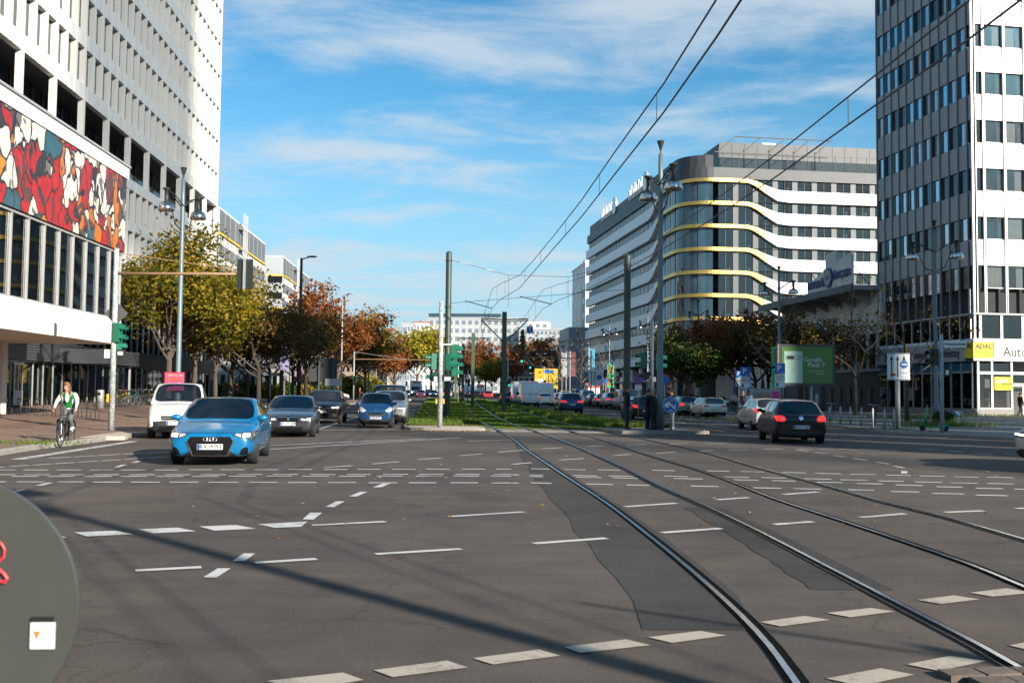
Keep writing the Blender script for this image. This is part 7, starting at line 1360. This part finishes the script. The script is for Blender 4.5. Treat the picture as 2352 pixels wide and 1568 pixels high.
# ================================================================ PEOPLE AND BICYCLES
def figure(label, pos, face, joints, looks, H=1.75, hair=M_hair, hairlen=.0, group=None, name='person', z=None):
    """joints: local points (x forward, y left) for hips, knees, feet, shoulders, elbows, hands, chest, neck, head"""
    J = joints; pts = []; rad = []; ed = []; reg = []
    def v(p, r_, par=None, g='top'):
        pts.append(tuple(p)); rad.append(r_); reg.append(g)
        if par is not None: ed.append((par, len(pts)-1))
        return len(pts)-1
    f = J.get('girth', 1.0)*1.12
    pel = v(J['pelvis'], (.155*f, .125*f), None, 'leg'); wa = v(J['waist'], (.135*f, .11*f), pel); ch = v(J['chest'], (.165*f, .12*f), wa); nk0 = v(J['neck'], .058, ch, 'skin'); d = (Vector(J['head'])-Vector(J['neck'])); hd0 = v(Vector(J['neck'])+d*.5, .068, nk0, 'skin'); hd1 = v(J['head'], (.083, .095), hd0, 'skin'); hd2 = v(Vector(J['head'])+d.normalized()*.075, (.075, .088), hd1, 'skin'); fv = Vector(J.get('look', (1, 0, 0))).normalized()
    v(Vector(J['head'])-d*.12+fv*.105, .014, hd0, 'skin')
    for s_ in (0, 1):
        k = 'lr'[s_]; sh = v(J['sh_'+k], .068*f, ch); el = v(J['el_'+k], .048*f, sh, 'arm'); wr_ = v(J['ha_'+k], .032, el, 'arm'); hv = (Vector(J['ha_'+k])-Vector(J['el_'+k])).normalized(); pm = v(Vector(J['ha_'+k])+hv*.06, (.040, .022), wr_, 'skin'); side = hv.cross(Vector((0, 0, 1)) if abs(hv.z) < .8 else Vector((1, 0, 0))).normalized(); curl = hv.cross(side)
        for i, (o_, ln) in enumerate(((-.028, .06), (-.010, .075), (.008, .07), (.026, .055))): a = v(Vector(pts[pm])+hv*.035+side*o_, .009, pm, 'skin'); v(Vector(pts[a])+hv*ln*.6+curl*.025, .008, a, 'skin')
        v(Vector(pts[pm])+side*-.045+hv*.015+curl*.01, .010, pm, 'skin')
        hp = v(J['hip_'+k], .098*f, pel, 'leg'); kn = v(J['kn_'+k], .062*f, hp, 'leg'); an = v(J['an_'+k], .043, kn, 'leg'); toe = Vector(J.get('toe_'+k, (.17, 0, -.05))); v(Vector(J['an_'+k])+Vector((-.03, 0, -.05)), .045, an, 'shoe'); v(Vector(J['an_'+k])+toe, .036, an, 'shoe')
    me = skinned('body', pts, rad, ed, 1); keys = ['top', 'arm', 'leg', 'skin', 'shoe']
    for q in keys: me.materials.append(looks[q])
    segs = [(Vector(pts[a]), Vector(pts[b]), reg[b]) for a, b in ed]; idx = []
    for pl in me.polygons:
        c = pl.center; best = None
        for a, b, g in segs:
            ab = b-a; t = max(0, min(1, (c-a).dot(ab)/max(ab.length_squared, 1e-9))); dd = (c-a-ab*t).length
            if best is None or dd < best[0]: best = (dd, g)
        idx.append(keys.index(best[1]))
    me.polygons.foreach_set('material_index', idx)
    o = thing(name, label, 'person', (pos[0], pos[1], z if z is not None else gz(pos[1])+.13), face, group); ob('body', me, o)
    # hair cap, longer at the back
    hc = Vector(J['head'])+d.normalized()*.03; b = MB(); n = 14; m_ = 7; rnd = random.Random(len(label))
    for i in range(m_+1):
        th = i/m_*R(118)
        for j in range(n):
            ph = 2*math.pi*j/n; dv = Vector((math.sin(th)*math.cos(ph), math.sin(th)*math.sin(ph), math.cos(th))); fr = dv.dot(fv); r_ = .112+rnd.uniform(-.006, .006)
            if fr > .35 and th > R(56): r_ = .055
            p = hc+Vector((dv.x*r_*1.02, dv.y*r_*.95, dv.z*r_*1.12))
            if i == m_ and fr < .3: p += Vector((0, 0, -hairlen))-fv*hairlen*.35
            b.v.append(tuple(p))
            if i: b.f.append(((i-1)*n+j, (i-1)*n+(j+1) % n, i*n+(j+1) % n, i*n+j)); b.mi.append(0)
    b.build('hair', hair, o, True)
    for s_ in (-1, 1):
        sd = fv.cross(Vector((0, 0, 1)))*s_; e_ = MB().lathe([(.002, -.008), (.011, -.004), (.011, .004), (.002, .008)], 8, tuple(Vector(J['head'])-d*.02+fv*.083+sd*.033), 'z').build('eye', M_blk, o)
    MB().cbox(tuple(Vector(J['head'])-d*.33+fv*.088), (.012, .05, .01), Matrix.Rotation(math.atan2(fv.y, fv.x), 3, 'Z')).build('mouth', mat('lips', (.35, .12, .10), .6), o)
    return o
def standing(H=1.76, lean=.0, arms='cross', stance=.10, girth=1.0, look=(1, 0, 0)):
    k = H/1.75; J = dict(pelvis=(0, 0, .96*k), waist=(.01, 0, 1.12*k), chest=(lean*.5, 0, 1.34*k), neck=(lean, 0, 1.49*k), head=(lean+.02, 0, 1.64*k), hip_l=(0, .10, .90*k), hip_r=(0, -.10, .90*k), kn_l=(.03, stance+.01, .50*k), kn_r=(-.01, -stance-.01, .50*k), an_l=(.0, stance+.02, .085), an_r=(-.05, -stance-.02, .085), sh_l=(lean*.7, .19*girth, 1.42*k), sh_r=(lean*.7, -.19*girth, 1.42*k), girth=girth, look=look)
    A = dict(down=((.02, .25, 1.14), (.08, .25, .90), (.02, -.25, 1.14), (.08, -.25, .90)), cross=((.08, .25, 1.14), (.27, .05, 1.12), (.08, -.25, 1.14), (.27, -.05, 1.14)), phone=((.05, .25, 1.14), (.26, .10, 1.18), (.02, -.25, 1.14), (.10, -.23, .92)), pocket=((-.02, .29, 1.16), (.10, .19, .97), (-.02, -.29, 1.16), (.10, -.19, .97)), touch=((.22, .22, 1.30), (.45, .05, 1.42), (.2, -.22, 1.28), (.42, -.08, 1.38)))[arms]
    for q, p in zip(('el_l', 'ha_l', 'el_r', 'ha_r'), A): J[q] = (p[0]+lean*.6, p[1]*girth, p[2]*k)
    return J
M_black = mat('black_cotton', (.010, .010, .011), .9, var=.2, scale=8); M_denim = mat('dark_denim', (.018, .028, .055), .9, var=.2, scale=9); M_white_c = mat('white_cotton', (.72, .70, .68), .85, var=.06, scale=7); M_grey_c = mat('grey_denim', (.10, .10, .105), .9, var=.15, scale=9); M_beige = mat('beige_trousers', (.42, .38, .33), .9, var=.08, scale=6); M_vest = mat('green_vest', (.01, .14, .035), .45, var=.2, scale=5); M_shoe = mat('dark_shoe', (.02, .02, .02), .6); M_wshoe = mat('white_shoe', (.7, .7, .68), .6); M_grey_h = mat('grey_hair', (.30, .29, .28), .8); M_red_c = mat('red_print', (.25, .02, .02), .8)
def look(top, leg, shoe, arm=None): return dict(top=top, arm=arm or top, leg=leg, skin=M_skin, shoe=shoe)
GP = 'people waiting on the traffic island'
IY = 41.3
p = figure('man in black hoodie and dark jeans facing right on the island', (tp(1441, IY), IY), R(-8), standing(1.80, .02, 'phone', .07, 1.05), look(M_black, M_denim, M_shoe), group=GP); P('back_print', M_red_c, p, (-.185, -.165, -.1, .1, 1.08, 1.2))
b_ = MB(); b_.lathe([(.11, 0), (.14, .05), (.12, .12), (.08, .14)], 10, (-.06, 0, 1.42)); b_.build('hood', M_black, p, True)
p = figure('person in dark jacket and jeans with sunglasses leaning on the lamp post', (tp(1488, 41.5), 41.5), R(-20), standing(1.68, .03, 'cross', .07, 1.0), look(M_black, M_denim, M_shoe), group=GP); P('sunglasses', M_blk, p, (.10, .135, -.075, .075, 1.55, 1.59))
figure('grey-haired person dressed all in black beside the lamp post', (tp(1502, 41.0), 41.0), R(150), standing(1.70, .05, 'touch', .08, 1.08), look(M_black, M_black, M_shoe), hair=M_grey_h, group=GP)
figure('man in black shirt and pale trousers behind the blue arrow disc', (tp(1543, 41.6), 41.6), R(200), standing(1.70, .02, 'pocket', .10, 1.0), look(M_black, M_beige, M_wshoe), hair=M_hair, group=GP)
x = tp(1720, 69); figure('pedestrian in white sweater and black trousers on the right pavement', (x, 69), R(-95), standing(1.70, .0, 'down', .06), look(M_white_c, M_black, M_shoe), z=zright(x, 69))
x = tp(2342, 73.5); J = standing(1.76, .04, 'down', .05); J['kn_l'] = (.18, .08, .50); J['an_l'] = (.25, .08, .09); J['an_r'] = (-.25, -.08, .12); figure('pedestrian in black walking past the corner shop door', (x, 73.5), R(10), J, look(M_black, M_black, M_shoe), z=zright(x, 73.5))
x = tp(544, 96); figure('pedestrian in dark red jacket carrying bags between the trees', (x, 96), R(70), standing(1.72, .0, 'down', .06), look(mat('dark_red_jacket', (.10, .02, .02), .9), M_denim, M_shoe), z=zleft(x, 96))
x = tp(826, 118); figure('person in red jacket on the pavement by the white van', (x, 118), R(0), standing(1.7, 0, 'cross'), look(M_red_c, M_black, M_shoe), z=gz(118)+.13); x = tp(1686, 84); figure('woman with brown hair behind the parked cars', (x, 84), R(-90), standing(1.66, 0, 'cross'), look(M_beige, M_black, M_shoe), z=zright(x, 84)); x = tp(1717, 82); 
figure('man in black with sunglasses behind the cream estate car', (tp(1707, 80), 80), R(-90), standing(1.74, 0, 'cross', .08, 1.05), look(M_black, M_black, M_shoe), hair=M_grey_h, z=zright(20, 80)); x = tp(1059, 108); figure('pedestrian crossing beside the slim tram masts', (x, 108), R(-80), standing(1.75, 0, 'down'), look(M_black, M_denim, M_shoe), z=.3)
# ---- bicycle
M_bk = mat('bike_black', (.015, .015, .016), .4, coat=.5)
def bike_parts(frame):
    out = []; r = .345; xr, xf = -.50, .58
    ty = MB(); n = 28
    for i in range(n):
        a = 2*math.pi*i/n
        for j in range(6): q = 2*math.pi*j/6; ty.v.append(((r-.018+.018*math.cos(q))*math.cos(a), .018*math.sin(q), (r-.018+.018*math.cos(q))*math.sin(a)))
    for i in range(n):
        for j in range(6): ty.f.append((i*6+j, i*6+(j+1) % 6, ((i+1) % n)*6+(j+1) % 6, ((i+1) % n)*6+j)); ty.mi.append(0)
    tm = ty.mesh('tyre', M_tyre, True); sp2 = MB()
    for i in range(14): a = 2*math.pi*i/14; sp2.tube([(0, .02*(-1)**i, 0), ((r-.04)*math.cos(a), 0, (r-.04)*math.sin(a))], .0022, 3, False)
    sp2.lathe([(.02, -.04), (.02, .04)], 8, (0, 0, 0), 'y'); sm = sp2.mesh('spokes', M_rim)
    rmh = MB(); 
    for i in range(n):
        a = 2*math.pi*i/n
        for j in range(4): q = 2*math.pi*j/4+.78; rmh.v.append(((r-.042+.010*math.cos(q))*math.cos(a), .012*math.sin(q), (r-.042+.010*math.cos(q))*math.sin(a)))
    for i in range(n):
        for j in range(4): rmh.f.append((i*4+j, i*4+(j+1) % 4, ((i+1) % n)*4+(j+1) % 4, ((i+1) % n)*4+j)); rmh.mi.append(0)
    rmm = rmh.mesh('rim', M_rim)
    bb = (-.05, 0, .28); st = (-.18, 0, .80); hd1 = (.40, 0, .62); hd2 = (.36, 0, .82); fa = (xf, 0, r); ra_ = (xr, 0, r); f = MB()
    f.tube([bb, st], .016, 8); f.tube([bb, hd1], .02, 8); f.tube([(-.15, 0, .62), hd2], .016, 8); f.tube([hd1, hd2, (.335, 0, .95)], .018, 8)
    for s_ in (-.05, .05): f.tube([(bb[0], s_*.6, bb[2]), (xr, s_*1.4, r)], .010, 6); f.tube([(st[0]+.05, s_*.5, .66), (xr, s_*1.4, r)], .009, 6); f.tube([hd1, (.46, s_*1.1, .52), (xf, s_*1.1, r)], .012, 6)
    fm = f.mesh('frame', frame, True); h = MB(); h.tube([(.335, 0, .93), (.34, 0, 1.0), (.42, 0, 1.03)], .014, 7); h.tube([(.20, .30, 1.02), (.30, .27, 1.04), (.41, .12, 1.04), (.42, 0, 1.03), (.41, -.12, 1.04), (.30, -.27, 1.04), (.20, -.30, 1.02)], .013, 7); hm = h.mesh('handlebar', M_rim, True)
    s = MB().tube([(-.40, 0, .90), (-.30, 0, .915), (-.18, 0, .91), (-.06, 0, .895)], [.075, .085, .045, .02], 10).mesh('saddle', M_plast, True); p_ = MB().tube([st, (-.20, 0, .90)], .013, 6).mesh('seat_post', M_rim); ck = MB(); ck.lathe([(.08, -.004), (.095, 0), (.08, .004)], 16, (-.05, -.05, .28), 'y'); ck.tube([(-.05, -.06, .28), (-.03, -.09, .12)], .010, 5); ck.tube([(-.05, .06, .28), (-.07, .09, .44)], .010, 5); ck.cbox((-.03, -.14, .12), (.09, .08, .02)); ck.cbox((-.07, .14, .44), (.09, .08, .02)); cm = ck.mesh('crank', M_plast)
    rk = MB(); 
    for s_ in (-.06, .06): rk.tube([(-.22, s_, .74), (-.75, s_, .74), (-.5, s_*1.3, r)], .006, 5)
    for x in (-.3, -.45, -.6, -.75): rk.tube([(x, -.06, .74), (x, .06, .74)], .005, 4)
    mg = MB()
    for cx_ in (xr, xf):
        k = 10
        for i in range(k+1):
            a = R(20)+R(150)*i/k; o = len(mg.v); mg.v += [(cx_-(r+.03)*math.cos(a), -.028, r+(r+.03)*math.sin(a)), (cx_-(r+.03)*math.cos(a), .028, r+(r+.03)*math.sin(a))]
            if i: mg.f.append((o-2, o-1, o+1, o)); mg.mi.append(0)
    return dict(wheels=((xr, 0, r), (xf, 0, r)), tm=tm, sm=sm, rmm=rmm, parts=[('frame', fm), ('handlebar', hm), ('saddle', s), ('seat_post', p_), ('crank', cm), ('rack', rk.mesh('rack', M_plast)), ('mudguard', mg.mesh('mudguard', M_bk))])
BK = {k: bike_parts(m_) for k, m_ in (('black', M_bk), ('orange', paint('bike_orange', (.55, .10, .02))), ('yellow', paint('bike_yellow', (.5, .35, .02))), ('teal', paint('bike_teal', (.02, .16, .15))))}
def bicycle(kind, label, pos, rz, z, group=None, tilt=0):
    o = thing('bicycle', label, 'bicycle', (pos[0], pos[1], z), rz, group); B_ = BK[kind]; o.rotation_euler = (tilt, 0, rz)
    for w in B_['wheels']: q = ob('wheel', B_['tm'], o, w); ob('rim', B_['rmm'], q); ob('spokes', B_['sm'], q)
    for nm, me in B_['parts']: ob(nm, me, o)
    return o
cyp = G(152, 1024); ch_ = R(-81); bo = bicycle('black', 'black city bicycle ridden along the left kerb', (cyp.x, cyp.y), ch_, .0); MB().add([(x, y, z) for y in (-.34, -.20) for x, z in ((-.72, .42), (-.30, .42), (-.24, .72), (-.78, .80))], [(0,1,2,3),(7,6,5,4),(0,4,5,1),(1,5,6,2),(2,6,7,3),(3,7,4,0)]).build('pannier_bag', M_plast, bo)
J = dict(pelvis=(-.24, 0, 1.00), waist=(-.20, 0, 1.16), chest=(-.08, 0, 1.36), neck=(.0, 0, 1.50), head=(.05, -.02, 1.63), hip_l=(-.20, .10, .96), hip_r=(-.20, -.10, .96), kn_l=(.18, .13, .78), kn_r=(.10, -.12, .56), an_l=(-.03, .14, .50), an_r=(-.02, -.14, .20), toe_l=(.16, 0, -.04), toe_r=(.16, 0, -.04), sh_l=(-.05, .19, 1.42), sh_r=(-.05, -.19, 1.42), el_l=(.06, .27, 1.22), el_r=(.06, -.27, 1.22), ha_l=(.20, .28, 1.08), ha_r=(.20, -.28, 1.08), look=(.85, -.5, .05), girth=.98)
cy = figure('woman cyclist in green vest and white shirt riding past the left kerb', (cyp.x, cyp.y), ch_, J, look(M_vest, M_grey_c, M_wshoe, M_white_c), hair=mat('auburn_hair', (.16, .07, .025), .6), hairlen=.16, z=.0)
MB().add([(.085, .03, 1.46), (.085, -.03, 1.46), (.06, -.055, 1.28), (.055, 0, 1.2), (.06, .055, 1.28)], [(0, 1, 2, 3, 4)]).build('shirt_front', M_white_c, cy)
bicycle('orange', 'orange bicycle parked beside the bollards', (tp(2005, 52), 52), R(75), zright(21, 52), None, .08); bicycle('teal', 'teal bicycle parked behind the black hatchback', (tp(1905, 60), 60), R(60), zright(20, 60), None, .06)
GBK = 'bicycles parked in front of the left shop windows'
for i in range(9): Y = 60+i*1.0; px = 262+i*14; x = tp(px, Y); bicycle(('black', 'yellow', 'black', 'teal', 'black')[i % 5], ['black bicycle at the left end of the row by the shop windows', 'yellow bicycle in the row by the shop windows', 'black bicycle among the row by the shop windows', 'teal bicycle in the row by the shop windows'][0 if i == 0 else {1: 1, 2: 2, 3: 3, 4: 2, 0: 2}[i % 5]] , (x, Y), R(20+i*9), zleft(x, Y), GBK, .07)
for i, (px, Y) in enumerate(((1668, 77), (1684, 78), (1700, 76), (1715, 78))): x = tp(px, Y); bicycle('black', 'black bicycle leaning by the construction barrier', (x, Y), R(170+8*i), zright(x, Y), 'bicycles by the barrier', .1)
for i, (px, Y) in enumerate(((505, 92), (520, 93), (535, 94))): x = tp(px, Y); bicycle('black', 'black bicycle standing under the brown street trees', (x, Y), R(20+40*i), zleft(x, Y), 'bicycles under the street trees', .07)
# ---- kick scooter
M_tq = mat('scooter_green', (.0, .30, .17), .4, coat=.4); sx_, sy_ = tp(2145, 43.0), 43.0; sc = thing('kick_scooter', 'green rental kick scooter standing by the right corner signal pole', 'scooter', (sx_, sy_, .14), R(172)); wm_ = MB().lathe([(.05, -.03), (.12, -.03), (.13, -.015), (.13, .015), (.12, .03), (.05, .03)], 18, (0, 0, 0), 'y').mesh('wheel', M_tyre, True)
ob('wheel', wm_, sc, (.48, 0, .13)); ob('wheel', wm_, sc, (-.46, 0, .13)); MB().cbox((0, 0, .17), (.82, .16, .06)).build('deck', M_tq, sc); MB().tube([(.44, 0, .2), (.36, 0, .55), (.28, 0, 1.12)], [.05, .03, .025], 8).build('stem', M_tq, sc, True); MB().tube([(.28, -.24, 1.14), (.28, .24, 1.14)], .016, 6).build('handlebar', M_plast, sc); MB().extr([(-.36, .2), (-.28, .3), (-.44, .32), (-.6, .26)], -.06, .06).build('rear_mudguard', M_tq, sc); MB().tube([(.12, .06, .16), (.14, .14, .0)], .012, 5).build('kickstand', M_plast, sc); P('battery', M_plast, sc, (.32, .36, -.03, .03, .35, .6))
pile = thing('belongings', 'heap of dark clothes and bags against the corner shop wall', 'belongings', (tp(2180, 72.5), 72.5, .22)); MB().lathe([(.5, 0), (.48, .2), (.3, .42), (.1, .5)], 9).build('blanket', M_grey_c, pile, True); MB().lathe([(.25, 0), (.27, .2), (.12, .38)], 8, (.5, .0, 0)).build('bag', M_white_c, pile, True)
# ================================================================ OUT OF FRAME: blockers added to shape the light, then a lamp post and signal pole
UX, UY = SUND.x/math.hypot(SUND.x, SUND.y), SUND.y/math.hypot(SUND.x, SUND.y)     # towards the sun
def qd(q, d): return (-UY*q+UX*d, UX*q+UY*d)                                      # q across the light, d towards the sun
def slab(o, name, mm, q0, q1, d0, d1, z0, z1): MB().prism([qd(q0, d0), qd(q0, d1), qd(q1, d1), qd(q1, d0)][::-1], z0, z1).build(name, mm, o)
M_stonew = mat('pale_stone', (.40, .37, .33), .8, var=.1, scale=.3)
ht = thing('shade_lattice', 'unseen slatted lattice added to dim the sun on the finned slab', 'tower')
for i in range(9): slab(ht, 'leg', M_greycl, 23.0+i*2.2, 24.6+i*2.2, 420, 422, 0 if i in (0, 8) else 213, 285)  # added slats, spaced to let part of the sun reach the left facade
for z in (0, 208, 248, 284): slab(ht, 'deck', M_greycl, 22.8, 42.0, 419.5, 422.5, z, z+1.2)
far_ = thing('reflection_terrace', 'unseen brown terrace added to darken reflections in car paint', 'building', (0, 0, 0)); M_stoned = mat('brown_stone', (.16, .14, .12), .85, var=.15, scale=.3)  # added out of view so glossy paint mirrors something dark
P('wall', M_stoned, far_, (-95, 22, -85, -62, -.1, 24)); [P('window_band', M_glassd, far_, (-94, 21, -61.99, -61.9, 3+k*4, 5.2+k*4)) for k in range(5)]
bk_ = thing('shade_blocks', 'row of unseen blocks added to shade the junction', 'building')  # added shade casters; heights set the shade, gaps let light streaks through
for q0, q1, hgt in ((28.4, 31.0, 35.5), (31.01, 33.4, 46), (34.1, 38.6, 46), (39.3, 45.0, 74), (46.0, 52.0, 74), (53.0, 59.5, 74), (60.3, 68.0, 60), (68.8, 76.2, 60)):
    slab(bk_, 'block', M_stonew, q0, q1, 62, 78, 0, hgt)
    for k in range(8): slab(bk_, 'window_band', M_glassd, q0+.4, q1-.4, 61.85, 61.95, 3+k*4, 5.2+k*4)
twin_lamp('twin bell lamp post on the near pavement out of view', 9.9, -3.9, 12.0, (.5, -1), GLP)
sp2 = thing('signal_pole', 'signal pole with a short arm on the near pavement out of view', 'traffic signal', (11.6, -3.1, 0)); vpole(sp2, 'post', .09, .08, 5.3, M_galv); MB().tube([(0, 0, 5.0), (-2.6, 1.75, 5.0)], .03, 8).build('arm', M_arm, sp2)
bpy.data.scenes.remove(TMP)
